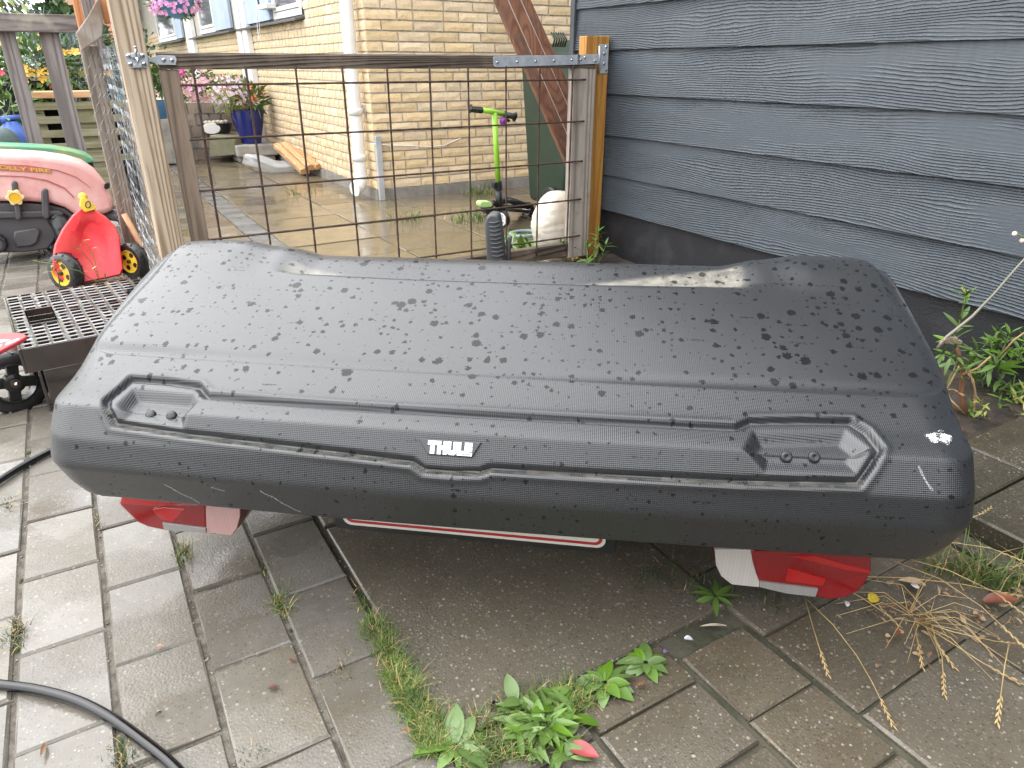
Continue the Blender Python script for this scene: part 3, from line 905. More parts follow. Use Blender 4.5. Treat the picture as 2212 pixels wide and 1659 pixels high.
def boxmat():
    N = NT('textured_black_plastic')
    at_ = N.n('ShaderNodeAttribute', attribute_name='along')
    v = at_.outputs['Vector']
    def mapped(s):
        m_ = N.n('ShaderNodeMapping'); m_.inputs['Scale'].default_value = s; N.l(v, m_.inputs[0]); return m_.outputs[0]
    # wet marks of rain drops: star shaped, of several sizes
    wob = N.n('ShaderNodeTexNoise'); N.l(v, wob.inputs['Vector']); wob.inputs['Scale'].default_value = 260; wob.inputs['Detail'].default_value = 2
    sub = N.n('ShaderNodeVectorMath', operation='SUBTRACT'); N.l(wob.outputs['Color'], sub.inputs[0]); sub.inputs[1].default_value = (.5, .5, .5)
    scl = N.n('ShaderNodeVectorMath', operation='SCALE'); N.l(sub.outputs[0], scl.inputs[0]); scl.inputs['Scale'].default_value = .0115
    add = N.n('ShaderNodeVectorMath', operation='ADD'); N.l(v, add.inputs[0]); N.l(scl.outputs[0], add.inputs[1])
    sep_ = N.n('ShaderNodeSeparateXYZ'); N.l(v, sep_.inputs[0])
    wet = None
    for sc, mn, mx, pr in ((36, .02, .32, .6), (64, .06, .30, .55), (18, .02, .20, .4)):
        m_ = N.n('ShaderNodeMapping'); m_.inputs['Location'].default_value = (sc * .013, sc * .07, 0); m_.inputs['Scale'].default_value = (1, .9, 1); N.l(add.outputs[0], m_.inputs[0])
        vo = N.n('ShaderNodeTexVoronoi', voronoi_dimensions='2D'); N.l(m_.outputs[0], vo.inputs['Vector']); vo.inputs['Scale'].default_value = sc
        sp = N.n('ShaderNodeSeparateColor'); N.l(vo.outputs['Color'], sp.inputs[0])
        size = N.math('MULTIPLY', N.math('MULTIPLY', N.mapr(N.math('POWER', sp.outputs[0], 2.4), 0, 1, mn, mx), N.math('LESS_THAN', sp.outputs[1], pr)), N.mapr(sep_.outputs[1], float(sA[-1]) - .08, float(sA[-1]), .55, 1))
        d = N.math('SUBTRACT', size, vo.outputs['Distance'])
        k = N.mapr(d, 0, .03)
        wet = k if wet is None else N.math('MAXIMUM', wet, k)
    # smeared streaks lying along the box
    st = N.voro(mapped((7, 62, 1)), 1.6); ss_ = N.n('ShaderNodeSeparateColor'); N.l(st.outputs['Color'], ss_.inputs[0])
    streak = N.math('MULTIPLY', N.math('LESS_THAN', ss_.outputs[0], .1), N.mapr(st.outputs['Distance'], .30, .22))
    streak = N.math('MULTIPLY', streak, N.mapr(N.noise(v, 160, 3), .5, .62))
    wet = N.math('MAXIMUM', wet, streak)
    # diamond grain of the plastic
    ds_ = N.n('ShaderNodeSeparateXYZ'); N.l(v, ds_.inputs[0])
    fx = N.math('SINE', N.math('MULTIPLY', N.math('ADD', ds_.outputs[0], ds_.outputs[1]), 1050))
    fy = N.math('SINE', N.math('MULTIPLY', N.math('SUBTRACT', ds_.outputs[0], ds_.outputs[1]), 1050))
    grain = N.math('MULTIPLY', fx, fy)
    grain_dry = N.math('MULTIPLY', grain, N.mapr(wet, 0, 1, 1, .5))
    big = N.noise(v, 4, 4)
    c = N.mix(N.mapr(big, .3, .7), (.020, .021, .023), (.016, .017, .019))
    c = N.mix(N.math('MULTIPLY', N.mapr(N.noise(v, 700, 2), .70, .78), .5), c, (.3, .3, .3))
    c = N.mix(N.math('MULTIPLY', wet, .8), c, (.008, .0085, .009))
    da = N.n('ShaderNodeAttribute', attribute_name='dirt')
    dm = N.math('MULTIPLY', da.outputs['Fac'], N.mapr(N.noise(v, 35, 5, .7), .34, .62, .15, .62))
    dm = N.math('MULTIPLY', dm, N.mapr(wet, 0, 1, 1, .2))
    c = N.mix(dm, c, (.34, .31, .25))
    # white scuff by the right hand corner and a few scratches
    def blob(x, y, rx, ry):
        ex_ = N.math('DIVIDE', N.math('SUBTRACT', ds_.outputs[0], x), rx); ey_ = N.math('DIVIDE', N.math('SUBTRACT', ds_.outputs[1], y), ry)
        return N.mapr(N.math('ADD', N.math('MULTIPLY', ex_, ex_), N.math('MULTIPLY', ey_, ey_)), 1, .2)
    scu = front_us(2030, 945)
    k = N.mapr(N.math('ADD', blob(scu[0], scu[1], .026, .019), N.math('ADD', N.math('MULTIPLY', N.math('SUBTRACT', N.noise(v, 75, 3), .5), 2.6), N.math('MULTIPLY', N.math('SUBTRACT', N.noise(v, 600, 3), .5), 2.2))), .85, .98)
    k = N.math('MULTIPLY', k, N.math('GREATER_THAN', blob(scu[0], scu[1], .030, .022), .02))
    c = N.mix(k, c, (.8, .8, .8))
    sa, sb = front_us(330, 1045), front_us(440, 1075)
    def scratch(x0, y0, x1, y1, wd):
        ex, ey = x1 - x0, y1 - y0; L = math.hypot(ex, ey); ex /= L; ey /= L
        px = N.math('SUBTRACT', ds_.outputs[0], x0); py_ = N.math('SUBTRACT', ds_.outputs[1], y0)
        al = N.math('ADD', N.math('MULTIPLY', px, ex), N.math('MULTIPLY', py_, ey))
        ac = N.math('SUBTRACT', N.math('MULTIPLY', px, -ey), N.math('MULTIPLY', py_, -ex))
        ac = N.math('ADD', ac, N.math('MULTIPLY', N.math('SUBTRACT', N.noise(v, 18, 2), .5), .02))
        k = N.math('MULTIPLY', N.math('LESS_THAN', N.math('ABSOLUTE', ac), wd), N.math('MULTIPLY', N.math('GREATER_THAN', al, 0), N.math('LESS_THAN', al, L)))
        return N.math('MULTIPLY', k, N.mapr(N.noise(v, 500, 2), .4, .6))
    for (xa, ya), (xb, yb) in (((355, 1046), (430, 1088)), ((560, 1062), (650, 1106)), ((455, 1052), (485, 1058)), ((1985, 1005), (2015, 1060))):
        q0, q1 = front_us(xa, ya), front_us(xb, yb)
        c = N.mix(N.math('MULTIPLY', scratch(*q0, *q1, .0014), .7), c, (.45, .46, .48))
    rgh = N.mapr(wet, 0, 1, .33, .2)
    rgh = N.math('ADD', rgh, N.math('MULTIPLY', dm, .3))
    grain_dry = N.math('MULTIPLY', grain_dry, N.mapr(ds_.outputs[1], float(sA[-1]) - .06, float(sA[-1]) + .03, 1, .38))
    nb = N.bump(grain_dry, .36, .0006)
    nb = N.bump(N.noise(v, 9, 3), .04, .01, nb)
    return N.done(c, rgh, nb, alb=1, **{'Specular IOR Level': N.mapr(wet, 0, 1, .5, .24), 'Coat Weight': N.mapr(wet, 0, 1, .42, .0), 'Coat Roughness': N.mapr(wet, 0, 1, .28, .15), 'Coat IOR': 1.5, 'Coat Normal': nb})
MT['box'] = boxmat()
me.materials.append(MT['box'])
cc = EU * U0 + EW * 1.2
cargo = thing('cargo_box', (cc.x, cc.y, 0), 'black textured plastic rear cargo box with rain spots and tail lamps below', 'cargo box')
shell = link('lid', me, cargo)
def W3(u, w_, z): return EU * u + EW * w_ + Vector((0, 0, z))
# surface point and normal under a photograph point of the front
def front_pt(x, y, off=0.0):
    u, s = front_us(x, y)
    j = int(np.argmin(np.abs(Uf[60] - u))); i = int(np.argmin(np.abs(sA - s)))
    p = P3[i, j]; n = nr[i, j]
    if off is None: return p, n
    q = p + n * off
    return W3(*q)
def dirW(n): return (EU * n[0] + EW * n[1] + Vector((0, 0, n[2]))).normalized()
for (x, y) in ((311, 885), (354, 892), (1707, 988), (1769, 988)):
    p, n = front_pt(x, y, None)
    nn = dirW(n); d, s, u_ = frame(nn)
    m_ = Matrix((s, u_, d)).transposed()
    rv = MB().lathe([(.0088, -.002), (.0088, .0015), (.0078, .0035), (.005, .005), (.002, .0052) if x < 900 else (.003, .0035), (0.0001, .0053) if x < 900 else (.0001, .003)], W3(*p), 16, m_)
    build(rv, 'rivet', MT['black_plastic'], cargo, smooth=True)
# badge with lettering
bc = [front_pt(x, y, .0) for x, y in ((905, 948), (1042, 955.5), (1021, 989), (922, 983))]
ex_ = (bc[1] - bc[0]).normalized(); nn = ex_.cross(bc[3] - bc[0]).normalized()
if nn.z < 0: nn = -nn
ctr = sum(bc, Vector()) / 4
bc = [p - nn * (p - ctr).dot(nn) + nn * .0015 for p in bc]
MT['badge'] = mat('grey_badge', (.05, .052, .056), .4, (.04, .042, .046))
badge = build(MB().prism([p + nn * .003 for p in bc], -nn * .006), 'badge', MT['badge'], cargo, bevel=.0012)
ey_ = nn.cross(ex_)
def LET(px, py): return None
lx0 = (front_pt(926, 954, 0) - ctr).dot(ex_); lx1 = (front_pt(1020, 985, 0) - ctr).dot(ex_)
Hh = .5 * ((bc[0] - bc[3]).length) * .74
yb = -Hh * .98; yt = Hh * .92
def poly(pts): return MB().prism([ctr + nn * .0058 + ex_ * x + ey_ * y for x, y in pts], -nn * .0012)
Wd = lx1 - lx0; u_ = Wd / 19.4
hh = yt - yb
letters = []
x = lx0
def rect(m_, a, b, c, d): m_.prism([ctr + nn * .0058 + ex_ * q + ey_ * r_ for q, r_ in ((a, c), (b, c), (b, d), (a, d))], -nn * .0012)
T = MB(); rect(T, x, x + 4.1 * u_, yt - hh * .32, yt); rect(T, x + 1.1 * u_, x + 3.0 * u_, yb, yt - hh * .32); x += 4.2 * u_
Hm = MB(); rect(Hm, x, x + 1.6 * u_, yb, yt); rect(Hm, x + 2.6 * u_, x + 4.2 * u_, yb, yt); rect(Hm, x + 1.6 * u_, x + 2.6 * u_, yb + hh * .34, yb + hh * .66); x += 4.35 * u_
Um = MB(); a = x
Um.prism([ctr + nn * .0058 + ex_ * q + ey_ * r_ for q, r_ in ((a, yt), (a, yb + hh * .28), (a + .35 * u_, yb + hh * .1), (a + 1.1 * u_, yb), (a + 3.1 * u_, yb), (a + 3.85 * u_, yb + hh * .1), (a + 4.2 * u_, yb + hh * .28), (a + 4.2 * u_, yt), (a + 2.6 * u_, yt), (a + 2.6 * u_, yb + hh * .34), (a + 1.6 * u_, yb + hh * .34), (a + 1.6 * u_, yt))], -nn * .0012); x += 4.35 * u_
Lm = MB(); rect(Lm, x, x + 1.6 * u_, yb, yt); rect(Lm, x + 1.6 * u_, x + 3.1 * u_, yb, yb + hh * .36); x += 3.2 * u_
Em = MB(); rect(Em, x, x + 1.5 * u_, yb, yt)
for k in (0, .345, .70): rect(Em, x + 1.5 * u_, x + 3.3 * u_, yb + hh * k, yb + hh * (k + .30 if k else .26))
MT['white_print'] = mat('white_print', (.85, .85, .85), .4, (.82, .82, .82), alb=1)
for q in (T, Hm, Um, Lm, Em): build(q, 'letter', MT['white_print'], badge)
# small country line under the name
cu_ = bpy.data.curves.new('small_lettering', 'FONT'); cu_.body = 'SWEDEN'; cu_.size = hh * .2; cu_.extrude = .0002
tob = bpy.data.objects.new('tmp', cu_); COL.objects.link(tob)
bpy.context.view_layer.update()
tme = bpy.data.meshes.new_from_object(tob.evaluated_get(bpy.context.evaluated_depsgraph_get()))
bpy.data.objects.remove(tob)
xs = [v.co.x for v in tme.vertices]; sx_ = 5.6 * u_ / (max(xs) - min(xs))
for v_ in tme.vertices: v_.co = ctr + nn * (.0063 + v_.co.z) + ex_ * (lx1 - 5.9 * u_ + v_.co.x * sx_) + ey_ * (yb + hh * .05 + v_.co.y)
tme.materials.append(MT['badge'])
link('small_lettering', tme, badge)
# tray, platform, pedal, lamps, number plate
tr = MB()
tr.add([W3(U0 + x, y, z) for z in (.262, .235) for x, y in ((-.68, .96), (.68, .96), (.68, 1.55), (-.68, 1.55))], [(3, 2, 1, 0), (4, 5, 6, 7), (0, 1, 5, 4), (1, 2, 6, 5), (2, 3, 7, 6), (3, 0, 4, 7)])
build(tr, 'tray', MT['black_plastic'], cargo, bevel=.008)
pf = MB()
for q in (1.14, 1.48): pf.beam(W3(U0 - .62, q, .205), W3(U0 + .62, q, .205), .05, .05)
for q in (-.4, 0, .4): pf.beam(W3(U0 + q, 1.06, .19), W3(U0 + q, 1.6, .19), .05, .035)
pf.beam(W3(U0, 1.2, .19), W3(U0, 1.85, .12), .06, .06)
for sx_ in (-.30, .30):
    for q in (1.38, 1.58): pf.beam(W3(U0 + sx_, q, .2), W3(U0 + sx_, q, .0), .05, .05)
build(pf, 'platform_frame', MT['black_plastic'], cargo, bevel=.004)
LW = 1.035
def atW(x, y, w_):
    r = ray(x, y); e = Vector((r.x, r.y, 0)).dot(EW); t = w_ / e
    return Vector((r.x * t, r.y * t, CAM_H + r.z * t))
MT['red_lens'] = NT('red_lens').done((.26, .008, .012), .12, **{'Coat Weight': .5, 'Coat Roughness': .05})
MT['red_hot'] = NT('red_reflector').done((.44, .012, .014), .2, **{'Coat Weight': .6})
def lensmat(name, col, sc):
    N = NT(name); v = N.coords(rand=False)
    x_ = N.n('ShaderNodeTexVoronoi', distance='CHEBYCHEV'); N.l(v, x_.inputs['Vector']); x_.inputs['Scale'].default_value = sc; x_.inputs['Randomness'].default_value = 0
    return N.done(N.mix(N.mapr(x_.outputs['Distance'], .1, .5), col, tuple(q * .78 for q in col)), .15, N.bump(x_.outputs['Distance'], .2, .002), **{'Coat Weight': .6, 'Coat Roughness': .05})
MT['clear_lens'] = lensmat('clear_lens', (.62, .58, .54), 260)
MT['rosy_lens'] = lensmat('rosy_lens', (.60, .36, .34), 260)
MT['strip_lens'] = lensmat('strip_lens', (.36, .34, .33), 300)
MT['red_grid'] = lensmat('red_grid_lens', (.27, .009, .012), 260)
def lamp(outline, parts, label=None):
    base = MB().prism([atW(x, y, LW) for x, y in outline], EW * .07)
    lo = build(base, 'tail_lamp', MT['red_lens'], cargo, bevel=.006, segs=3, autos=40)
    for nm, pts, m_, pr_o in parts:
        build(MB().prism([atW(x, y, LW - pr_o) for x, y in pts], EW * (pr_o + .004)), nm, m_, lo, bevel=.0012)
    return lo
lamp([(255, 1090), (263, 1060), (520, 1060), (519, 1118), (512, 1144), (500, 1158), (462, 1156), (440, 1152), (352, 1147), (318, 1140), (296, 1130)],
     [('reversing_lens', [(444, 1062), (519, 1062), (518, 1116), (511, 1143), (499, 1157), (446, 1151)], MT['rosy_lens'], .0015),
      ('clear_strip', [(350, 1129), (444, 1141), (445, 1151.5), (354, 1146)], MT['strip_lens'], .004),
      ('side_reflector', [(329, 1100), (352, 1096), (400, 1100), (372, 1130), (345, 1120)], MT['red_hot'], .002),
      ('brake_lens', [(352, 1090), (442, 1090), (443, 1139), (352, 1127), (330, 1098)], MT['red_grid'], .0012),
      ('top_ridge', [(258, 1088), (266, 1072), (380, 1080), (440, 1088), (330, 1094)], MT['red_hot'], .0035)])
lamp([(1543, 1185), (1883, 1195), (1884, 1238), (1862, 1274), (1832, 1292), (1792, 1298), (1762, 1291), (1700, 1284), (1640, 1270), (1580, 1264), (1557, 1246), (1546, 1222)],
     [('reversing_lens', [(1544, 1187), (1622, 1187), (1626, 1212), (1634, 1240), (1641, 1258), (1640, 1269), (1581, 1263), (1558, 1245), (1547, 1222)], MT['clear_lens'], .003),
      ('clear_strip', [(1642, 1257), (1768, 1273), (1762, 1290), (1700, 1283), (1641, 1269)], MT['strip_lens'], .004),
      ('side_reflector', [(1703, 1227), (1786, 1251), (1778, 1266), (1698, 1256)], MT['red_hot'], .003),
      ('brake_lens', [(1630, 1190), (1880, 1190), (1878, 1236), (1770, 1270), (1645, 1254), (1634, 1224)], MT['red_grid'], .0012),
      ('top_ridge', [(1700, 1200), (1760, 1200), (1880, 1233), (1880, 1239), (1830, 1233)], MT['red_hot'], .0022)])
# lamp carrier bar and number plate
bar = MB(); p0, p1 = atW(500, 1085, LW + .05), atW(1560, 1185, LW + .05)
bar.beam(p0 + Vector((0, 0, .05)), p1 + Vector((0, 0, .05)), .05, .05); build(bar, 'lamp_carrier', MT['black_plastic'], cargo, bevel=.004)
PW = 1.05
a, b = atW(742, 1132, PW), atW(1307, 1185, PW)
exq = (b - a).normalized(); ezq = Vector((0, 0, 1)); nq = exq.cross(ezq).normalized()
if nq.dot(EW) > 0: nq = -nq
Lq = (b - a).length
def rrect(x0, x1, z0, z1, r_, n=5, off=0):
    P_ = []
    for cx, cz, a0 in ((x1 - r_, z0 + r_, -90), (x1 - r_, z1 - r_, 0), (x0 + r_, z1 - r_, 90), (x0 + r_, z0 + r_, 180)):
        for k in range(n + 1):
            t = R(a0 + 90 * k / n); P_.append(a + exq * (cx + r_ * math.cos(t)) + ezq * (cz + r_ * math.sin(t)) + nq * off)
    return P_
MT['plate_white'] = mat('plate_white', (.72, .69, .62), .35, (.68, .65, .58))
MT['plate_red'] = mat('plate_red', (.42, .02, .03), .35, (.40, .02, .03))
plate = build(MB().prism(rrect(0, Lq, 0, .105, .016), -nq * .002), 'number_plate', MT['plate_white'], cargo)
o1, o2 = rrect(.006, Lq - .006, .006, .099, .013, off=.0008), rrect(.0115, Lq - .0115, .0115, .0935, .009, off=.0008)
n_ = len(o1)
bord = MB().add(o1 + o2 + [p - nq * .0015 for p in o1] + [p - nq * .0015 for p in o2], [f for i in range(n_) for f in ((i, (i + 1) % n_, n_ + (i + 1) % n_, n_ + i), (2 * n_ + i, 2 * n_ + (i + 1) % n_, (i + 1) % n_, i), (n_ + i, n_ + (i + 1) % n_, 3 * n_ + (i + 1) % n_, 3 * n_ + i))])
build(bord, 'border', MT['plate_red'], plate)
hold = MB(); hold.prism([p - nq * .004 for p in rrect(-.02, Lq + .02, -.014, .13, .01)], -nq * .02)
build(hold, 'plate_holder', MT['black_plastic'], cargo, bevel=.003)
# foot pedal behind the box
fp = MB()
pw = 1.76
cols_ = [(1052, 545, 1090), (1049, 505, 1084), (1047, 480, 1080), (1050, 467, 1077), (1058, 462, 1074)]
pedf, pedb = [], []
ptsf = [atW(*q) for q in ((1053, 600, pw), (1049, 520, pw), (1046, 482, pw), (1050, 469, pw), (1060, 463, pw), (1076, 464, pw), (1080, 482, pw), (1085, 520, pw), (1090, 600, pw))]
MT['grey_rubber'] = mat('grey_ribbed_rubber', (.075, .078, .082), .5, (.055, .057, .06), scale=14)
pedal = build(MB().prism(ptsf, EW * .05), 'foot_pedal', MT['grey_rubber'], cargo, bevel=.006, segs=3, autos=40)
for k in range(9):
    y = 481 + k * 9
    rb = MB(); pa_, pb_ = atW(1056 + k * .9, y, pw - .002), atW(1080 + k * 1.1, y - 3, pw - .002); mid_ = atW(1068 + k, y + 1, pw - .003)
    rb.tube([pa_, mid_, pb_], .0022, 6); build(rb, 'rib', MT['grey_rubber'], pedal, smooth=True)
la = MB(); la.tube([atW(1098, 600, 1.78), atW(1099, 535, 1.78), atW(1101, 515, 1.78), atW(1104, 510, 1.78)], [.006, .006, .006, .004], 8)
build(la, 'release_lever', MT['grey_rubber'], cargo, smooth=True)
# ================================================================== GATE AND FENCE
GY = 2.82
def P(x, y, Y=GY): return gY(x, y, Y)
MT['rail_wood'] = wood('weathered_dark_rail', (.13, .095, .068), (.035, .024, .018), 'x', 30, .7, .9, rings=230, dark=(.19, .145, .105))
MT['stile_wood'] = wood('weathered_brown_wood', (.27, .205, .15), (.15, .105, .075), 'z', 32, .7, .55)
MT['pale_stile'] = wood('weathered_grey_wood', (.40, .35, .30), (.22, .18, .145), 'z', 26, .7, .5, dark=(.22, .13, .075))
MT['post_wood'] = wood('pale_grained_wood', (.56, .45, .33), (.27, .18, .105), 'z', 17, .6, .5, var=0, rings=330)
MT['orange_wood'] = wood('orange_lasur_wood', (.50, .25, .055), (.36, .155, .03), 'z', 30, .45, .25)
MT['fresh_orange'] = wood('fresh_red_timber', (.60, .25, .09), (.40, .14, .05), 'z', 24, .6, .3)
MT['grey_board'] = wood('silvered_board', (.30, .265, .255), (.16, .135, .125), 'z', 24, .75, .5)
MT['grey_rail'] = wood('silvered_rail', (.26, .225, .21), (.12, .095, .085), 'x', 24, .75, .5, dark=(.40, .36, .29))
MT['green_slat'] = wood('algae_slat', (.36, .33, .21), (.24, .22, .12), 'x', 24, .75, .4, dirt=((.22, .24, .06), .6))
MT['pine'] = wood('fresh_pine', (.72, .45, .24), (.55, .30, .14), 'x', 26, .6, .3)

gate = thing('garden_gate', (P(800, 500).x, GY, 0), 'wooden garden gate filled with rusty steel mesh between two posts', 'gate')
x0, x1 = P(342, 130).x, P(1287, 130).x
zt_, zb_ = P(342, 113).z, P(342, 150).z
# top rail with a worn uneven edge
rl = MB(); vs, fs = [], []
n = 40
for i in range(n + 1):
    x = lerp(x0, x1, i / n)
    e = lambda k, a: a * noise.noise(Vector((x * 9, k, 3)))
    vs += [(x, GY + e(1, .002), zb_ + e(2, .0035)), (x, GY + e(3, .003), zt_ - .006 + e(4, .003)), (x, GY + .006, zt_ + e(5, .002)), (x, GY + .044, zt_ + e(6, .003)), (x, GY + .046, zb_)]
for i in range(n):
    a = i * 5
    for k in range(5): fs.append((a + k, a + (k + 1) % 5, a + 5 + (k + 1) % 5, a + 5 + k))
fs += [(4, 3, 2, 1, 0), tuple(n * 5 + k for k in range(5))]
rl.add(vs, fs); build(rl, 'top_rail', MT['rail_wood'], gate)
ls = MB(); ls.box(P(346, 152).x, P(387, 152).x, GY + .004, GY + .05, .06, zb_ - .001); build(ls, 'stile', MT['stile_wood'], gate, bevel=.004)
rs = MB(); rs.box(P(1242, 150).x, P(1289, 150).x, GY + .004, GY + .05, .05, zb_ - .001); build(rs, 'stile', MT['pale_stile'], gate, bevel=.004)
bs = MB(); bs.box(P(387, 152).x + .001, P(1242, 150).x - .001, GY + .006, GY + .048, .06, .125); build(bs, 'bottom_rail', MT['rail_wood'], gate, bevel=.004)
xv0, xv9 = P(413, 152, GY - .004).x, P(1238, 150, GY - .004).x
def rebar(a, b, r_=.0042):
    d = b - a; n = int(d.length / .035); pts = [a + d * i / n for i in range(n + 1)]
    return MB().tube(pts, [r_ * (1 + .12 * (-1) ** i) for i in range(n + 1)], 6)
for i in range(10):
    x = lerp(xv0, xv9, i / 9) + rnd.uniform(-.004, .004)
    build(rebar(Vector((x + .003, GY - .004, zb_ + .01)), Vector((x + rnd.uniform(-.006, .006), GY - .004, .09))), 'mesh_bar', MT['rust'], gate, smooth=True)
xl, xr = P(442, 186).x - .055, P(1258, 171).x + .0
xl = P(389, 150).x - .0
for k in range(5):
    z = .868 - .1766 * k
    a = Vector((xl - .01, GY - .012, z + rnd.uniform(-.002, .002))); b = Vector((P(1262, 171).x, GY - .012, z))
    build(rebar(a, b), 'mesh_bar', MT['rust'], gate, smooth=True)
def bolt(x, y, Y, par, r_=.0075, m_='zinc'):
    p = gY(x, y, Y)
    mb = MB(); mt_ = Matrix(((1, 0, 0), (0, 0, -1), (0, 1, 0)))
    mb.lathe([(r_, -.001), (r_, .001), (r_ * .8, .0035), (r_ * .35, .005), (.0001, .0052)], p, 12, mt_)
    mb.box(p.x - r_ * .7, p.x + r_ * .7, p.y - .0056, p.y - .0048, p.z - .0007, p.z + .0007)
    return build(mb, 'screw', MT[m_], par, smooth=False)
def plate_(pts, Y, th=.004): return MB().prism([gY(x, y, Y) for x, y in pts], Vector((0, th, 0)))
SY_ = GY - .006
strap = build(plate_([(1066, 124), (1070, 122), (1240, 118.5), (1294, 117), (1294, 137.5), (1240, 140), (1072, 145.5), (1067, 143)], SY_, .005), 'hinge_strap', MT['galv'], gate, bevel=.0008)
for x, y in ((1074, 134.5), (1117, 133.5), (1156.5, 132.5), (1196.5, 131), (1235, 129.5), (1254, 129), (1263, 124), (1285, 131.5)): bolt(x, y, SY_, strap, .0062)
build(MB().box(P(1245, 130).x, P(1250, 130).x, SY_ - .003, SY_ - .0005, P(1245, 140).z, P(1245, 118).z), 'strap_seam', MT['zinc'], strap)
ltc = build(plate_([(327, 123), (345, 119), (377, 120.5), (382, 127), (380, 140.5), (345, 140), (327, 133.5), (316, 133), (313, 128)], SY_, .004), 'latch_bar', MT['galv'], gate, bevel=.0008)
for x, y in ((353.5, 129.5), (371, 130.5)): bolt(x, y, SY_, ltc, .0075)
lb = MB(); lb.tube([gY(x, y, SY_ - .004) for x, y in ((316, 130), (305, 131), (296, 130))], .006, 8); build(lb, 'latch_pin', MT['zinc'], ltc, smooth=True)

PYF = 2.79
gp = thing('gate_post', (gY(262, 130, PYF).x, PYF + .05, 0), 'tall pale square post with strong grain carrying the gate latch', 'post')
pxl, pxr = gY(262, 130, PYF).x, gY(322, 130, PYF).x
pxl = gY(260.5, 130, PYF).x
build(MB().box(pxl, pxr, PYF, PYF + .09, -.05, 1.75), 'post_shaft', MT['post_wood'], gp, bevel=.006)
lp = build(plate_([(271, 118), (275, 114), (311, 114), (319, 121), (320, 141), (316, 147), (281, 147), (273, 131)], PYF - .004, .0038), 'latch_plate', MT['galv'], gp, bevel=.0008)
for x, y in ((278.5, 120.5), (307, 120.5), (282.5, 138.5), (311, 138.5)): bolt(x, y, PYF - .004, lp, .0085)
ct = MB(); a, b = gY(289, 148, PYF - .008), gY(301, 115, PYF - .008)
ct.box(a.x, b.x, PYF - .016, PYF - .0045, gY(290, 147, PYF).z, gY(290, 137, PYF).z); ct.box(a.x, b.x, PYF - .016, PYF - .0045, gY(290, 126, PYF).z, gY(290, 114, PYF).z)
build(ct, 'latch_catch', MT['galv'], lp, bevel=.003)
kn = MB(); kn.tube([gY(294, 126, PYF - .02), gY(293, 112, PYF - .02), gY(292, 104, PYF - .02)], .003, 8); kn.ball(gY(291.5, 102, PYF - .02), .005, n=8); kn.tube([gY(294, 124, PYF - .02), gY(299, 131, PYF - .02), gY(296, 136, PYF - .02)], .004, 8)
build(kn, 'latch_lever', MT['zinc'], lp, smooth=True)

HPY = 2.80
hp = thing('hinge_post', (gY(1290, 130, HPY).x, HPY + .1, 0), 'narrow orange stained post fixed to the dark shed beside the gate', 'post')
hx0, hx1 = gY(1266.5, 85, 2.875).x, min(gY(1316, 85, 2.875).x, WX - .02)
build(MB().box(hx0, hx1, 2.872, 2.93, -.02, gY(1290, 78, 2.875).z), 'post_shaft', MT['orange_wood'], hp, bevel=.003)
hpl = build(plate_([(1295, 96), (1315, 95), (1313, 158), (1294, 159)], 2.868, .0035), 'hinge_plate', MT['galv'], hp, bevel=.0008)
for x, y in ((1309, 101.5), (1305, 116), (1304.5, 137.5), (1309, 151.5)): bolt(x, y, 2.868, hpl, .007)
build(MB().tube([gY(1295, 99, 2.862), gY(1294, 157, 2.862)], .0055, 10), 'hinge_knuckle', MT['galv'], hpl, smooth=True)

# chicken wire fence left of the gate post
FY = 3.8
fx0, fx1 = gY(174, 109, FY).x, gY(212, 103, FY).x
wf_ = thing('wire_fence', (fx0, FY, 0), 'grey fence post with galvanised chicken wire stretched to the gate post', 'fence')
build(MB().box(fx0, fx1, FY, FY + .075, -.05, gY(190, 98, FY).z), 'post_shaft', wood('grey_post_wood', (.34, .285, .23), (.19, .15, .115), 'z', 30, .7, .5), wf_, bevel=.004)
# hexagonal netting from the gate post back to this post
A0, A1 = Vector((pxl - .004, PYF + .03, 0)), Vector((fx1 + .004, FY - .006, 0))
A2 = Vector((fx0 + .002, FY - .006, 0))
def netpt(s, z):
    Ltot = (A1 - A0).length
    if s <= Ltot: p = A0.lerp(A1, s / Ltot); nrm_ = Vector((1, 0, 0))
    else: p = A1.lerp(A2, min(1.2, (s - Ltot) / (A2 - A1).length)); nrm_ = Vector((0, -1, 0))
    w_ = .012 * noise.noise(Vector((s * 5, z * 4, 0))) + .004 * noise.noise(Vector((s * 21, z * 17, 5)))
    return p + nrm_ * w_ + Vector((0, 0, z + .006 * noise.noise(Vector((s * 9, z * 9, 9)))))
net = MB()
hxw, hxh = .034, .038
ztop = gY(240, 95, 3.3).z
ns = int(((A1 - A0).length + .1) / hxw)
for i in range(ns):
    s = i * hxw
    pts = []
    k = 0; z = .02
    while z < ztop:
        o_ = (0, 0, hxw / 2 - .001, hxw / 2 - .001)[k % 4]
        pts.append(netpt(s + (o_ if i % 2 == 0 else hxw / 2 - o_) * .96 + (0 if i % 2 == 0 else hxw / 2 * .04), z))
        z += hxh * (.5 if k % 2 else .5); k += 1
    net.tube(pts, .00062, 3, caps=False)
    pts2 = [netpt(s + hxw - ((0, 0, hxw / 2 - .001, hxw / 2 - .001)[(q) % 4]) * .96, .02 + hxh * .5 * q) for q in range(k)]
    net.tube(pts2, .00062, 3, caps=False)
build(net, 'wire_netting', mat('netting_wire', (.42, .44, .46), .4, (.3, .31, .33), Metallic=.8), wf_, kind='stuff')
wb_ = MB().prism([gY(x, y, FY - .10) for x, y in ((164, 71), (190, 35), (214, -8), (224, 48), (221, 79), (177, 110))], Vector((0, .075, 0)))
br_ = thing('timber_brace', gY(195, 60, FY - .08), 'slanting weathered timber offcut at the top of the wire fence post', 'timber')
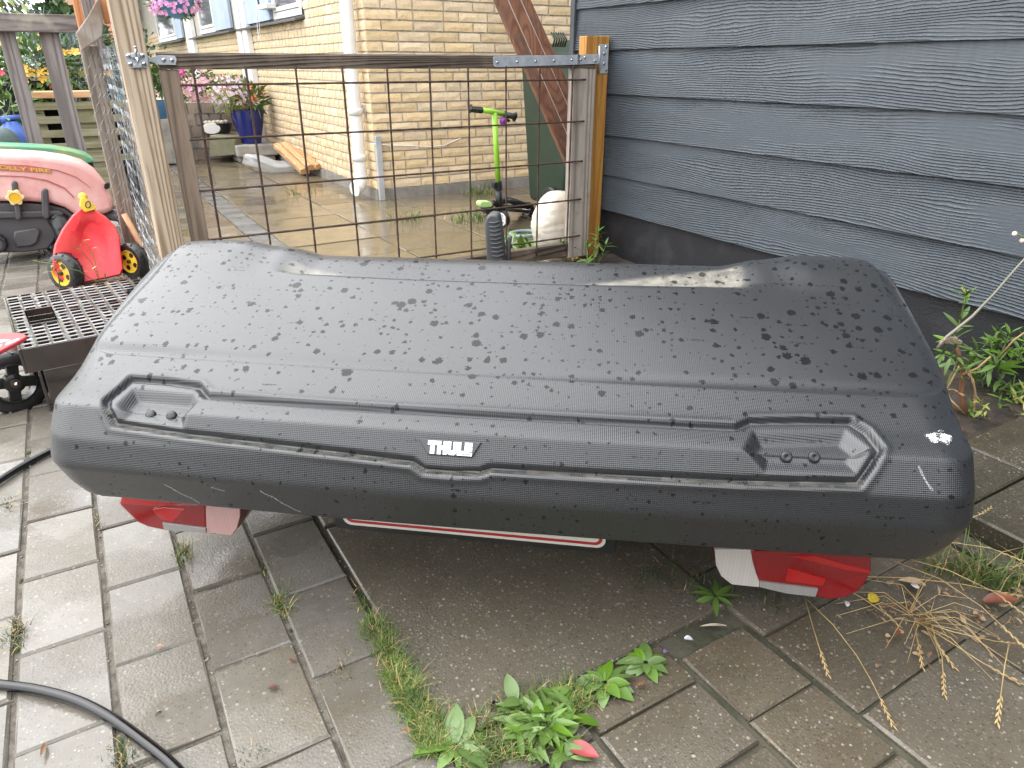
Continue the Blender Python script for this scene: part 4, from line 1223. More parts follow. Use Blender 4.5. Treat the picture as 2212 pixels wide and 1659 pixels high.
build(wb_, 'beam', MT['pale_stile'], br_, bevel=.004)
o2 = MB().prism([gY(x, y, FY - .02) for x, y in ((212, -20), (236, -20), (240, 50), (226, 50), (215, 20))], Vector((0, .06, 0)))
t_ = thing('orange_timber', gY(228, 40, FY), 'fresh orange timber end between brace and gate post', 'timber')
build(o2, 'beam', MT['fresh_orange'], t_, bevel=.003)
o3 = MB(); q0, q1 = gY(161, 20, 4.15).x, gY(178, 20, 4.15).x
o3.box(q0, q1, 4.15, 4.22, -.05, 1.6)
t_ = thing('red_timber_post', (q0, 4.15, 0), 'thin reddish upright post behind the grey wire fence post', 'post')
build(o3, 'post_shaft', MT['fresh_orange'], t_, bevel=.003)
o4 = MB(); q0, q1 = gY(179, 20, 4.3).x, gY(208, 20, 4.3).x
o4.box(q0, q1, 4.3, 4.36, .9, 1.6)
t_ = thing('grey_timber', (q0, 4.3, .9), 'grey board rising behind the slanting brace', 'timber')
build(o4, 'board', MT['grey_board'], t_, bevel=.003)

# board fence
BY = 5.2
bf = thing('board_fence', (gY(80, 200, BY).x, BY, 0), 'silvery grey fence of two wide boards under a top rail', 'fence')
build(MB().box(gY(-60, 50, BY).x, gY(166, 50, BY).x, BY - .055, BY - .002, gY(80, 70, BY).z, gY(80, 31, BY).z), 'rail', MT['grey_rail'], bf, bevel=.004)
for xa, xb in ((-4, 33), (84, 127)):
    build(MB().box(gY(xa, 74, BY).x, gY(xb, 74, BY).x, BY, BY + .03, .02, gY(80, 60, BY).z), 'board', MT['grey_board'], bf, bevel=.003)

# pallet planter behind it
QY = 5.75
pp = thing('pallet_planter', (gY(130, 300, QY).x, QY, 0), 'slatted pallet planter with greenish slats behind the board fence', 'planter')
xa, xb = gY(50, 260, QY).x, gY(214, 230, QY).x + .05
for ya, yb in ((220, 237), (251, 267), (281, 297), (310, 323), (340, 354)):
    build(MB().box(xa, xb + .1, QY, QY + .02, gY(130, yb, QY).z, gY(130, ya, QY).z), 'slat', MT['green_slat'], pp, bevel=.002)
for xc in (80, 189):
    c_ = gY(xc, 260, QY).x
    build(MB().box(c_ - .05, c_ + .05, QY + .021, QY + .09, .02, gY(130, 222, QY).z), 'upright', MT['green_slat'], pp, bevel=.002)
build(MB().box(xa, xb + .1, QY + .1, QY + .7, .0, gY(130, 225, QY).z), 'dark_backing', mat('black_backing', (.006, .006, .006), .9), pp)  # near-black box put in for the shaded inside, keeps slat gaps dark
lz0, lz1 = gY(130, 213, QY - .02).z, gY(130, 197, QY - .02).z
tb = thing('pine_beam', (xa, QY, lz0), 'fresh pale beam lying on top of the pallet planter', 'timber')
build(MB().box(gY(58, 205, QY).x, gY(203, 205, QY).x, QY - .03, QY + .12, lz0 + .003, lz1), 'beam', MT['pine'], tb, bevel=.005)
# plants and things behind the fence
def foliage(mb, c, rad, n, L, W, up=.4, seed=0, shell=.55, droop=.4):
    r_ = random.Random(seed)
    c = Vector(c)
    for _ in range(n):
        while True:
            d = Vector((r_.uniform(-1, 1), r_.uniform(-1, 1), r_.uniform(-1, 1)))
            if shell < d.length < 1: break
        k = 1 + .3 * noise.noise(d * 2.2 + Vector((seed, 0, 0)))
        p = c + Vector((d.x * rad[0], d.y * rad[1], d.z * rad[2])) * k
        dd = (d.normalized() + Vector((r_.uniform(-.7, .7), r_.uniform(-.7, .7), up + r_.uniform(-.6, .6)))).normalized()
        l = L * r_.uniform(.6, 1.3)
        s = dd.cross(Vector((r_.uniform(-1, 1), r_.uniform(-1, 1), r_.uniform(.2, 1)))).normalized() * W * .5 * r_.uniform(.7, 1.2)
        m_ = p + dd * l * .5 + Vector((0, 0, -.08 * l * droop))
        e_ = p + dd * l + Vector((0, 0, -.5 * l * droop))
        mb.add([p, m_ - s, e_, m_ + s], [(0, 1, 2, 3)])
    return mb
def leafmat(name, a, b, rough=.5, var=0):
    N = NT(name); geo = N.n('ShaderNodeNewGeometry')
    c = N.mix(geo.outputs['Random Per Island'], a, b)
    if var: c = N.objvar(c, var, .2)
    m_ = N.done(c, rough)
    return m_
MT['leaf'] = leafmat('green_leaf', (.055, .12, .022), (.13, .22, .04))
MT['leaf_dark'] = leafmat('dark_leaf', (.025, .06, .018), (.07, .13, .03))
MT['leaf_tree'] = leafmat('tree_leaf', (.22, .30, .08), (.42, .50, .17))
MT['leaf_blue'] = leafmat('blue_grey_leaf', (.10, .15, .14), (.24, .30, .28))
MT['leaf_bright'] = leafmat('bright_leaf', (.07, .15, .025), (.14, .24, .045), .4, .15)
MT['leaf_yellow'] = leafmat('yellowing_leaf', (.22, .30, .05), (.42, .42, .10))
MT['bark'] = mat('bark', (.12, .09, .06), .85, (.06, .045, .03), scale=20, stretch=(1, 1, .2), bump=.6)
MT['stem'] = mat('green_stem', (.14, .20, .05), .5, (.10, .15, .04))
def petalmat(name, a, b): return leafmat(name, a, b, .5)
MT['pink'] = petalmat('pink_petal', (.72, .24, .52), (.80, .42, .66)); MT['magenta'] = petalmat('magenta_petal', (.62, .05, .25), (.70, .12, .35))
MT['lilac'] = petalmat('lilac_petal', (.74, .58, .76), (.86, .74, .86)); MT['orange'] = petalmat('orange_petal', (.85, .38, .04), (.90, .58, .08))
MT['coral'] = petalmat('coral_petal', (.85, .20, .08), (.88, .32, .16)); MT['red_petal'] = petalmat('red_petal', (.6, .03, .08), (.7, .08, .14)); MT['brown_petal'] = petalmat('brown_petal', (.12, .05, .03), (.24, .10, .05)); MT['dusty'] = petalmat('dusty_rose_petal', (.52, .30, .22), (.74, .40, .50))
def flower(mb, p, r_, nrm_=None, n=5, cup=.2):
    p = Vector(p); d, s, u = frame(nrm_ or (rnd.uniform(-.5, .5), -1, rnd.uniform(0, .8)))
    for k in range(n):
        a = 2 * math.pi * k / n + rnd.uniform(-.2, .2)
        q = s * math.cos(a) + u * math.sin(a); t = s * -math.sin(a) + u * math.cos(a)
        mb.add([p, p + q * r_ * .6 + t * r_ * .38 + d * r_ * cup * .5, p + q * r_ + d * r_ * cup, p + q * r_ * .6 - t * r_ * .38 + d * r_ * cup * .5], [(0, 1, 2, 3)])
def scatter_flowers(c, rad, n, r_, seed, front=True, cup=.25):
    mb = MB(); q = random.Random(seed); c = Vector(c)
    for _ in range(n):
        a = q.uniform(0, 6.28); t = q.uniform(-.5, 1)
        d = Vector((math.cos(a) * math.sqrt(max(0, 1 - t * t)), math.sin(a) * math.sqrt(max(0, 1 - t * t)), t))
        if front and d.y > .3: d.y = -d.y
        p = c + Vector((d.x * rad[0], d.y * rad[1], d.z * rad[2])) * q.uniform(.85, 1.1)
        flower(mb, p, r_ * q.uniform(.7, 1.2), d + Vector((0, -.6, .2)), 5, cup)
    return mb
def plant(name, label, cat, c, rad, fol, blooms=(), leafm='leaf', seed=1, n=500, L=.05, W=.02, stem=True, up=.4, shell=.4, group=None):
    base = Vector((c[0], c[1], c[2] - rad[2]))
    t = thing(name, base, label, cat, group)
    build(foliage(MB(), c, rad, n, L, W, up, seed, shell), 'foliage', MT[leafm], t)
    if stem:
        s = MB()
        for k in range(5):
            s.tube([base, Vector(c) * .4 + base * .6 + Vector((rnd.uniform(-.3, .3) * rad[0], rnd.uniform(-.3, .3) * rad[1], 0)), Vector(c) + Vector((rnd.uniform(-.6, .6) * rad[0], rnd.uniform(-.6, .6) * rad[1], rnd.uniform(0, .5) * rad[2]))], [.006, .004, .002], 5)
        build(s, 'stems', MT['stem'], t, smooth=True)
    for i, (m_, k, r_) in enumerate(blooms):
        if k <= 30:
            for q in range(k): build(scatter_flowers(c, rad, 1, r_, seed * 71 + i * 37 + q), 'bloom', MT[m_], t)
        else: build(scatter_flowers(c, rad, k, r_, seed * 7 + i), 'blooms', MT[m_], t, kind='stuff')
    return t
c_ = gY(85, 147, 6.2); plant('flower_plant', 'leafy plant with yellow, orange and red blooms in the trough behind the fence', 'plant', c_, (.30, .2, .20), 0, (('orange', 26, .028), ('red_petal', 6, .03)), 'leaf', 3, 700, .06, .03)
c_ = gY(165, 152, 6.2); plant('flower_plant', 'sparser plant with orange blooms right of the second fence board', 'plant', c_, (.22, .15, .2), 0, (('orange', 14, .03),), 'leaf_blue', 4, 300, .08, .012)
tr_ = thing('flower_trough', gY(95, 178, 6.15), 'cream rimmed dark trough holding the orange flowers', 'planter')
a, b = gY(55, 185, 6.1), gY(118, 168, 6.1)
build(MB().box(a.x, b.x, 6.1, 6.4, a.z, b.z - .02), 'trough_body', mat('dark_trough', (.06, .06, .07), .6), tr_, bevel=.004)
build(MB().box(a.x - .02, b.x + .02, 6.08, 6.42, b.z - .019, b.z + .01), 'rim', mat('cream_rim', (.62, .58, .46), .6), tr_, bevel=.004)
c_ = gY(95, 140, 7.2); plant('grass_shrub', 'blue grey arching ornamental grass behind the flowers', 'shrub', c_, (.42, .4, .27), 0, (), 'leaf_blue', 5, 1500, .18, .014, up=.3, shell=.2)
c_ = gY(165, 118, 8.0); plant('green_shrub', 'dark green shrub between fence and reddish post', 'shrub', c_, (.30, .4, .42), 0, (), 'leaf_dark', 6, 1600, .10, .05, shell=.3)
c_ = gY(14, 228, 5.5); plant('young_plant', 'pale green young plant left of the first fence board', 'plant', c_, (.09, .08, .12), 0, (), 'leaf_bright', 8, 70, .10, .035, shell=.1)
blk = thing('black_tub', (gY(10, 250, 6.3).x, 6.5, 0), 'large black tub in shade behind the left fence board', 'tub')
build(MB().lathe([(.40, 0), (.46, .78), (.48, .80), (.44, .80), (.40, .70), (.0001, .68)], (gY(22, 250, 6.3).x, 6.7, .0), 24), 'tub_body', MT['black_plastic'], blk, autos=40)
# blue watering can
jc = gY(31, 290, 5.45)
can = thing('watering_can', (jc.x, jc.y, 0), 'blue plastic watering can half hidden by the left fence board', 'watering can')
MT['blue_plastic'] = mat('blue_plastic', (.10, .20, .62), .35, (.08, .16, .52))
build(MB().lathe([(.02, jc.z - .07), (.07, jc.z - .065), (.082, jc.z - .02), (.07, jc.z + .035), (.04, jc.z + .065), (.034, jc.z + .075)], (jc.x, jc.y, 0), 20), 'can_body', MT['blue_plastic'], can, autos=50)
build(MB().tube([(jc.x - .05, jc.y - .01, jc.z + .085), (jc.x + .06, jc.y, jc.z + .10)], [.022, .012], 10), 'spout', MT['blue_plastic'], can, smooth=True)
bc_ = gY(6, 308, 5.0)
bl_ = thing('garden_ball', (bc_.x, bc_.y, 0), 'grey green round ball ornament at the left edge', 'ornament')
build(MB().ball(bc_, .085, n=28), 'ball', mat('verdigris', (.09, .13, .13), .6, (.05, .07, .07), scale=9, bump=.5), bl_, smooth=True)
build(MB().lathe([(.05, 0), (.03, .04), (.03, bc_.z - .07)], (bc_.x, bc_.y, 0), 16), 'pedestal', MT['black_plastic'], bl_, smooth=True)

# what stands far down the garden, seen through the netting
path = tag(build(MB().box(-2.6, .288, 5.102, 11, -.07, -.013), 'garden_path', MT['sand']), kind='structure')
MT['pale_slab'] = concrete('pale_wet_slab', (.46, .45, .43), (.36, .35, .33), .2, agg=190, aggamt=.1, wet=(.04, .2), var=.1, bump=.06)
pw_ = [paver_mesh(.40, .20, .05, .004, s + 130, MT['pale_slab'], .001) for s in range(3)]
for k in range(22):
    for c in range(3):
        lay(path, 'slab', pw_, .085 - .408 * c + (.0), 5.22 + .206 * k, 0, tilt=.004)
lw = MB(); a, b = gz(262, 272), gz(330, 205)
tag(build(MB().box(-4, 1.5, 10.2, 16, -.05, .012), 'lawn', MT['lawn']), kind='structure')
gb = MB()
for _ in range(5000): gb.blade((rnd.uniform(-.6, 1.3), 10.2 + 5 * rnd.random() ** 1.5, .01), (rnd.uniform(-.3, .3), rnd.uniform(-.3, .3), 1), rnd.uniform(.03, .08), .006, .4, 2)
tag(build(gb, 'grass', MT['grass']), 'short lawn grass far behind the wire netting', 'grass', kind='stuff')
wsx0, wsx1 = gY(205, 150, 13).x, gY(297, 150, 13).x
ws = thing('white_shed', (wsx0, 13, 0), 'pale grey garden shed with dark eaves far behind the wire netting', 'shed')
build(MB().box(wsx0, wsx1, 13, 14.5, .0, gY(260, 112, 13).z), 'wall', mat('pale_boards', (.62, .63, .65), .6, (.5, .51, .53), scale=5), ws)
build(MB().box(wsx0 - .1, wsx1 + .1, 12.9, 14.6, gY(260, 112, 13).z + .003, gY(260, 97, 13).z), 'fascia', MT['black_plastic'], ws)
build(MB().prism([(wsx0 - .2, 12.85, gY(260, 97, 13).z + .004), (wsx1 + .05, 12.85, gY(260, 97, 13).z + .004), (wsx1 + .05, 13.8, gY(260, 97, 13).z + .7), (wsx0 - .2, 13.8, gY(260, 97, 13).z + .7)], (0, .05, .04)), 'roof', mat('red_roof', (.42, .16, .09), .75, (.3, .11, .06), scale=12), ws)
build(MB().box(lerp(wsx0, wsx1, .15), lerp(wsx0, wsx1, .85), 12.98, 12.998, gY(260, 160, 13).z, gY(260, 154, 13).z), 'trim_board', MT['white_paint'], ws)
bk = gY(246, 206, 11); bkt = thing('blue_bucket', (bk.x, bk.y, 0), 'light blue bucket on the lawn seen through the netting', 'bucket')
build(MB().lathe([(.0001, .02), (.08, .02), (.105, bk.z + .08), (.11, bk.z + .085), (.1, bk.z + .08)], (bk.x, bk.y, 0), 18), 'bucket_body', mat('light_blue_plastic', (.16, .45, .75), .4), bkt, autos=40)
rb_ = gY(276, 245, 10.5); rbt = thing('red_toy', (rb_.x, rb_.y, 0), 'small red and black toy lying on the lawn', 'toy')
build(MB().ball((rb_.x + .02, rb_.y, .11), .09, .07, .09, n=14), 'toy_body', mat('red_plastic_far', (.6, .05, .05), .4), rbt, smooth=True)
build(MB().ball((rb_.x - .07, rb_.y - .02, .12), .05, .06, .07, n=12), 'toy_wheel', MT['rubber'], rbt, smooth=True)

# trees
def tree(loc, h, rad, label, seed, leafm='leaf_tree', n=5200):
    r_ = random.Random(seed); loc = Vector(loc)
    t = thing('tree', loc, label, 'tree', 'trees beyond the garden')
    tk = MB(); c = loc + Vector((0, 0, h * .62))
    tk.tube([loc, loc + Vector((.05, 0, h * .3)), loc + Vector((0, .1, h * .7))], [.16, .12, .05], 8)
    cr = MB()
    for k in range(11):
        d = Vector((r_.uniform(-1, 1), r_.uniform(-1, 1), r_.uniform(-.7, 1))).normalized()
        e = c + Vector((d.x * rad * .62, d.y * rad * .62, d.z * h * .3))
        tk.tube([loc + Vector((0, .03, h * r_.uniform(.28, .55))), (c + e) / 2 + Vector((0, 0, -.1)), e], [.06, .035, .012], 5)
        foliage(cr, e, (rad * .5, rad * .5, h * .17), n // 11, .22, .10, .1, seed + k, .1, .5)
    build(tk, 'trunk', MT['bark'], t, smooth=True)
    build(cr, 'crown', MT[leafm], t)
tree((-2.2, 16, 0), 5.2, 2.2, 'light green tree behind the board fence at the far left', 21)
tree((.3, 20, 0), 5.5, 2.0, 'greyer tree right of the gap of white sky', 22, 'leaf_blue')
tree((-5.4, 15, 0), 5.0, 2.2, 'tree at the left edge, outermost of the three', 23)
hg = thing('hedge', (-2, 12.5, 0), 'dark hedge along the far end of the garden', 'hedge')
hf = MB()
for k in range(9): foliage(hf, (-5 + .75 * k, 12.6, .75), (.6, .4, .75), 520, .12, .06, .2, 60 + k, .3)
build(hf, 'foliage', MT['leaf_dark'], hg)

# ================================================================== TOYS ON THE LEFT
TY = 4.35
MT['pink_plastic'] = mat('faded_pink_plastic', (.80, .47, .44), .5, (.72, .36, .34), scale=5, stretch=(1, 1, .3), dirt=((.86, .70, .64), 6, .7))
MT['grey_plastic'] = mat('dark_grey_plastic', (.085, .085, .09), .5, (.06, .06, .065), scale=8)
MT['yellow_plastic'] = mat('yellow_plastic', (.85, .58, .04), .4, (.75, .46, .03), scale=8)
MT['cream_plastic'] = mat('cream_plastic', (.85, .68, .32), .45)
trac = thing('toy_tractor', (gY(60, 440, TY).x, TY, 0), 'faded pink toy pedal tractor with dark grey chassis at left', 'toy tractor')
def sh(pts, Y, th, name, m_, par, bev=.004, segs=2): return build(MB().prism([gY(x, y, Y) for x, y in pts], Vector((0, th, 0))), name, m_, par, bevel=bev, segs=segs, autos=40)
hood = sh([(-60, 334), (-20, 331), (40, 333), (90, 336), (140, 343), (178, 354), (205, 372), (225, 395), (236, 412), (244, 432), (247, 448), (243, 458), (225, 463), (192, 466), (170, 466), (158, 462), (140, 449), (110, 440), (60, 436), (-60, 436)], TY, .26, 'hood', MT['pink_plastic'], trac, .03, 4)
sh([(-60, 352), (60, 357), (125, 367), (165, 382), (195, 405), (197, 407), (165, 384), (125, 369.5), (60, 359), (-60, 354)], TY - .004, .006, 'moulded_line', mat('dull_red', (.5, .16, .15), .5), hood, 0)
sh([(-60, 377), (50, 380), (100, 388), (140, 405), (160, 425), (159, 428), (138, 408), (98, 391), (50, 382.5), (-60, 379)], TY - .004, .006, 'moulded_line', bpy.data.materials['dull_red'], hood, 0)
sh([(226, 397), (236, 394), (238, 405), (230, 410), (225, 405)], TY - .003, .01, 'lamp_hole', MT['black_plastic'], hood, .001)
sh([(-30, 355.5), (50, 357), (112, 366), (111, 374.5), (50, 371), (-30, 368)], TY - .0035, .004, 'name_sticker', mat('sticker_red', (.52, .14, .13), .5, (.58, .24, .2), scale=14), hood, 0)
cu2 = bpy.data.curves.new('name_lettering', 'FONT'); cu2.body = 'OLLY FIRE'; cu2.size = 1; cu2.offset = .025; cu2.extrude = .02
tob = bpy.data.objects.new('tmp', cu2); COL.objects.link(tob); bpy.context.view_layer.update()
tme = bpy.data.meshes.new_from_object(tob.evaluated_get(bpy.context.evaluated_depsgraph_get())); bpy.data.objects.remove(tob)
xs = [v.co.x for v in tme.vertices]; ysv = [v.co.y for v in tme.vertices]
a_, b_, h_ = gY(-1, 365.5, TY - .005), gY(110, 373.5, TY - .005), gY(-1, 356, TY - .005)
for v_ in tme.vertices:
    tx = (v_.co.x - min(xs)) / (max(xs) - min(xs)); ty = (v_.co.y - min(ysv)) / (max(ysv) - min(ysv))
    q = a_.lerp(b_, tx) + Vector((0, 0, (h_.z - a_.z) * ty * lerp(1, .86, tx)))
    v_.co = (q.x, TY - .006 - v_.co.z * .05, q.z)
tme.materials.append(mat('sticker_yellow', (.72, .47, .06), .5)); link('name_lettering', tme, hood)
ch_ = sh([(-60, 438), (60, 438), (108, 442), (140, 450), (158, 464), (225, 466), (226, 474), (165, 478), (140, 487), (128, 495), (118, 520), (104, 538), (60, 545), (-60, 548)], TY + .03, .18, 'chassis', MT['grey_plastic'], trac, .012, 3)
sh([(30, 500), (78, 492), (88, 500), (80, 525), (68, 532), (36, 535), (28, 515)], TY + .012, .03, 'cover_panel', MT['grey_plastic'], ch_, .008)
sh([(-40, 458), (128, 455), (140, 462), (128, 470), (-40, 474)], TY + .008, .03, 'frame_rib', MT['grey_plastic'], ch_, .008)
sh([(24, 396), (31, 390), (38, 395), (47, 470), (42, 477), (34, 475)], TY - .016, .05, 'bracket', MT['grey_plastic'], trac, .008)
sh([(89, 413), (96, 407), (104, 410), (108, 470), (103, 474), (95, 473), (90, 460)], TY - .016, .05, 'bracket', MT['grey_plastic'], trac, .008)
kc = gY(32, 427, TY - .03)
kb = MB(); pts = []
for k in range(36):
    a = 2 * math.pi * k / 36; r_ = .036 + .005 * math.cos(6 * a); pts.append(kc + Vector((r_ * math.cos(a), 0, r_ * math.sin(a))))
kb.prism(pts, (0, .018, 0)); knob = build(kb, 'star_knob', MT['cream_plastic'], trac, bevel=.004)
build(MB().lathe([(.0001, 0), (.022, 0), (.024, .003)], kc + Vector((0, -.0015, 0)), 18, Matrix(((1, 0, 0), (0, 0, -1), (0, 1, 0)))), 'knob_cap', MT['yellow_plastic'], knob)
tb_ = MB(); tb_.tube([gY(225, 463, TY + .1), gY(262, 468, TY + .02)], .03, 10); tb_.box(*[gY(x, 463, TY).x for x in (255, 277)], TY + .0, TY + .05, gY(260, 470, TY).z, gY(260, 459, TY).z); tb_.box(*[gY(x, 463, TY).x for x in (252, 279)], TY + .0, TY + .05, gY(260, 487, TY).z, gY(260, 477, TY).z)
build(tb_, 'tow_hitch', MT['grey_plastic'], trac, bevel=.004)
def wheel_mb(c, axis, r_, wd, n=28, rim=.62):
    d, s, u = frame(axis); m_ = Matrix((s, u, d)).transposed()
    tyre = MB().lathe([(r_ * rim, -wd * .5), (r_ * .86, -wd * .5), (r_ * .97, -wd * .3), (r_, -wd * .1), (r_, wd * .1), (r_ * .97, wd * .3), (r_ * .86, wd * .5), (r_ * rim, wd * .5), (r_ * rim, -wd * .5)], c, n, m_)
    for k in range(n):
        if k % 2: continue
        a = 2 * math.pi * k / n
        q = s * math.cos(a) + u * math.sin(a); t = s * -math.sin(a) + u * math.cos(a)
        for sg in (-1, 1):
            b0 = Vector(c) + q * r_ * .985 + d * wd * .05 * sg; b1 = Vector(c) + q * r_ * .93 + d * wd * .42 * sg + t * r_ * .10
            tyre.beam(b0, b1, r_ * .07, r_ * .06, q)
    return tyre, (d, s, u, m_)
def toy_wheel(par, c, axis, r_, wd, hub_m, holes=4, name='wheel'):
    c = Vector(c)
    ty, (d, s, u, m_) = wheel_mb(c, axis, r_, wd)
    wo = build(ty, name, MT['rubber'], par, autos=50)
    build(MB().lathe([(.0001, -.012), (r_ * .2, -.012), (r_ * .25, wd * .22), (r_ * .62, wd * .30), (r_ * .64, wd * .5), (r_ * .6, wd * .5), (r_ * .55, wd * .34), (r_ * .22, wd * .36), (.0001, wd * .38)], c, 28, m_), 'hub', hub_m, wo, autos=40)
    for k in range(holes):
        a = 2 * math.pi * (k + .3) / holes
        q = c + (s * math.cos(a) + u * math.sin(a)) * r_ * .39 + d * (wd * .365)
        build(MB().lathe([(.0001, .001), (r_ * .13, .001), (r_ * .15, -.002)], q, 14, m_), 'hub_hole', MT['rubber'], wo)
    build(MB().lathe([(r_ * .1, wd * .3), (r_ * .1, wd * .55), (.0001, wd * .58)], c, 12, m_), 'hub_cap', MT['rubber'], wo)
    return wo
toy_wheel(trac, gY(121, 507, TY + .1) , (-.9, -.4, 0), .155, .09, MT['grey_plastic'])
toy_wheel(trac, gY(-8, 525, TY - .0), (-.2, -1, 0), .05, .04, MT['grey_plastic'], 0)
grn = thing('green_toy_hull', (gY(100, 335, 4.8).x, 4.8, 0), 'green plastic toy shell with mossy top behind the pink tractor', 'toy')
MT['green_plastic'] = mat('green_plastic', (.09, .30, .16), .45, (.11, .34, .2), scale=6, dirt=((.45, .42, .10), 5, .7))
sh([(-40, 312), (10, 314), (60, 316), (110, 319), (150, 325), (185, 334), (202, 345), (203, 351), (190, 353), (150, 349), (100, 344), (-40, 334)], 4.72, .2, 'hull', MT['green_plastic'], grn, .02, 3)
sh([(172, 354), (202, 352), (203, 372), (196, 374), (180, 362)], 4.74, .16, 'underside', MT['black_plastic'], grn, .004)
gst = MB(); gst.box(gY(-20, 400, 4.8).x, gY(180, 400, 4.8).x, 4.74, 4.9, .0, gY(100, 340, 4.74).z); build(gst, 'base', MT['black_plastic'], grn, bevel=.01)

# red toy trailer tipped up on end
MT['red_plastic'] = mat('red_plastic', (.86, .045, .06), .38, (.74, .03, .045), scale=6, dirt=((.86, .36, .25), 4, .35), alb=1)
RY = 3.60
trl = thing('toy_trailer', (gY(195, 600, RY).x, RY + .1, 0), 'red plastic toy trailer tub tipped on end with yellow hubs', 'toy trailer')
OUT = [(150, 613), (124, 602), (113, 585), (112, 560), (118, 528), (134, 495), (156, 465), (176, 447), (203, 452), (228, 467), (248, 487), (259, 508), (262, 540), (267, 580), (262, 594), (232, 601), (178, 612)]
INN = [(168, 598), (148, 590), (140, 580), (142, 560), (152, 528), (163, 498), (172, 478), (184, 465), (203, 464), (222, 476), (238, 494), (248, 513), (252, 540), (255, 572), (250, 584), (230, 590), (190, 597)]
DEEP = [(185, 572), (172, 568), (170, 560), (170, 548), (174, 525), (180, 503), (185, 490), (192, 482), (203, 481), (214, 487), (224, 500), (230, 515), (233, 535), (235, 550), (232, 560), (220, 568), (200, 572)]
def lean(x, y, Y): return gY(x, y, Y + (560 - y) * .0004)
rings_ = [[lean(lerp(x, 192, .10), lerp(y, 540, .10), RY + .20) for x, y in OUT], [lean(x, y, RY + .06) for x, y in OUT], [lean(lerp(x, 192, .03), lerp(y, 540, .03), RY) for x, y in OUT], [lean(x, y, RY + .004) for x, y in INN], [lean(x, y, RY + .03) for x, y in DEEP]]
tm_ = MB(); n = len(OUT)
for r_ in rings_: tm_.v += [tuple(p) for p in r_]
for k in range(len(rings_) - 1):
    for i in range(n):
        j = (i + 1) % n; tm_.f.append((k * n + i, k * n + j, (k + 1) * n + j, (k + 1) * n + i))
tm_.f += [tuple(range(n - 1, -1, -1)), tuple(range((len(rings_) - 1) * n, len(rings_) * n))]
tub = build(tm_, 'tub', MT['red_plastic'], trl, bevel=.012, segs=3, autos=75)
yc = MB().prism([lean(x, y, RY - .015) for x, y in ((157, 430), (170, 424), (188, 446), (186, 452), (168, 461), (156, 446))][::-1], (0, .05, 0))
yc = MB().prism([lean(x, y, RY - .015) for x, y in ((174, 427), (183, 426), (190, 434), (208, 449), (207, 453), (184, 459), (172, 447))], (0, .06, 0))
cpl = build(yc, 'coupling', MT['yellow_plastic'], trl, bevel=.006, segs=3, autos=40)
build(MB().ball(lean(179, 425, RY + .01), .018, n=14), 'coupling_knob', MT['yellow_plastic'], cpl, smooth=True)
tie = [lean(190 + 5.5 * math.cos(R(a)), 442 + 7 * math.sin(R(a)), RY - .022) for a in range(0, 361, 30)]
build(MB().tube(tie, .0022, 6), 'cable_tie', MT['black_plastic'], cpl, smooth=True)
toy_wheel(trl, gY(143, 588, RY - .0) , (-.80, -.62, .05), .088, .055, MT['yellow_plastic'])
toy_wheel(trl, gY(288, 563, RY + .03), (-.80, -.62, .05), .083, .055, MT['yellow_plastic'])
ax_ = MB(); ax_.tube([gY(150, 590, RY + .05), gY(283, 565, RY + .08)], .012, 10); build(ax_, 'axle', MT['black_plastic'], trl, smooth=True)

# leaning broom stick
bs_ = thing('wooden_stick', gz(340, 602), 'bare orange brown wooden stick leaning against the wire fence', 'stick')
build(MB().tube([gz(345, 612), gY(305, 530, 3.74), gY(268, 462, 3.78)], .0135, 12), 'stick', wood('stick_wood', (.50, .25, .12), (.32, .13, .06), 'z', 22, .5, .4, dark=(.55, .36, .2)), bs_, smooth=True)

# upturned perforated crate
CZ = .205
A_, B_, C_ = gz(50, 636, CZ), gz(45, 754, CZ), gz(217, 722, CZ)
e1 = (C_ - B_).normalized(); e2 = Vector((0, 0, 1)).cross(e1)
Lb = (A_ - B_).dot(e2)
L1 = .42
crate = thing('black_crate', (B_ + e1 * .2 + e2 * Lb / 2) * 1, 'dark brown perforated plastic crate standing upside down', 'crate')
crate.location.z = 0
MT['crate'] = mat('brown_black_plastic', (.030, .022, .021), .14, (.045, .033, .031), scale=14, rvar=.07, **{'Specular IOR Level': .8, 'Coat Weight': .6, 'Coat IOR': 1.8, 'Coat Roughness': .12}, dirt=((.12, .04, .03), 9, .35))
nc, nr_ = 11, 17
g_ = MB()
cw_, chh = L1 / nc, Lb / nr_
def cp(a, b, z=0): return B_ + e1 * a + e2 * b + Vector((0, 0, z))
skip = lambda i, j: (i in (1, 2) and 6 <= j <= 10) or (i in (9, 10) and 9 <= j <= 11)
for i in range(nc):
    for j in range(nr_):
        a0, a1, b0, b1 = i * cw_, (i + 1) * cw_, j * chh, (j + 1) * chh
        if skip(i, j): continue
        mx, my = cw_ * (.12 if (i + j // 9) % 3 else .22), chh * .17
        ins = [(a0 + mx * 1.5, b0 + my), (a1 - mx * 1.5, b0 + my), (a1 - mx, b0 + chh * .5), (a1 - mx * 1.5, b1 - my), (a0 + mx * 1.5, b1 - my), (a0 + mx, b0 + chh * .5)]
        ou = [(a0, b0), (a1, b0), (a1, b0 + chh * .5), (a1, b1), (a0, b1), (a0, b0 + chh * .5)]
        dz = rnd.uniform(-.0007, .0007)
        vs = [cp(*p) for p in ou] + [cp(*p, .0008 + dz) for p in ins] + [cp(*p, -.008) for p in ins]
        fs = [(k, (k + 1) % 6, 6 + (k + 1) % 6, 6 + k) for k in range(6)] + [(6 + k, 6 + (k + 1) % 6, 12 + (k + 1) % 6, 12 + k) for k in range(6)]
        g_.add(vs, fs)
build(g_, 'perforated_top', MT['crate'], crate)
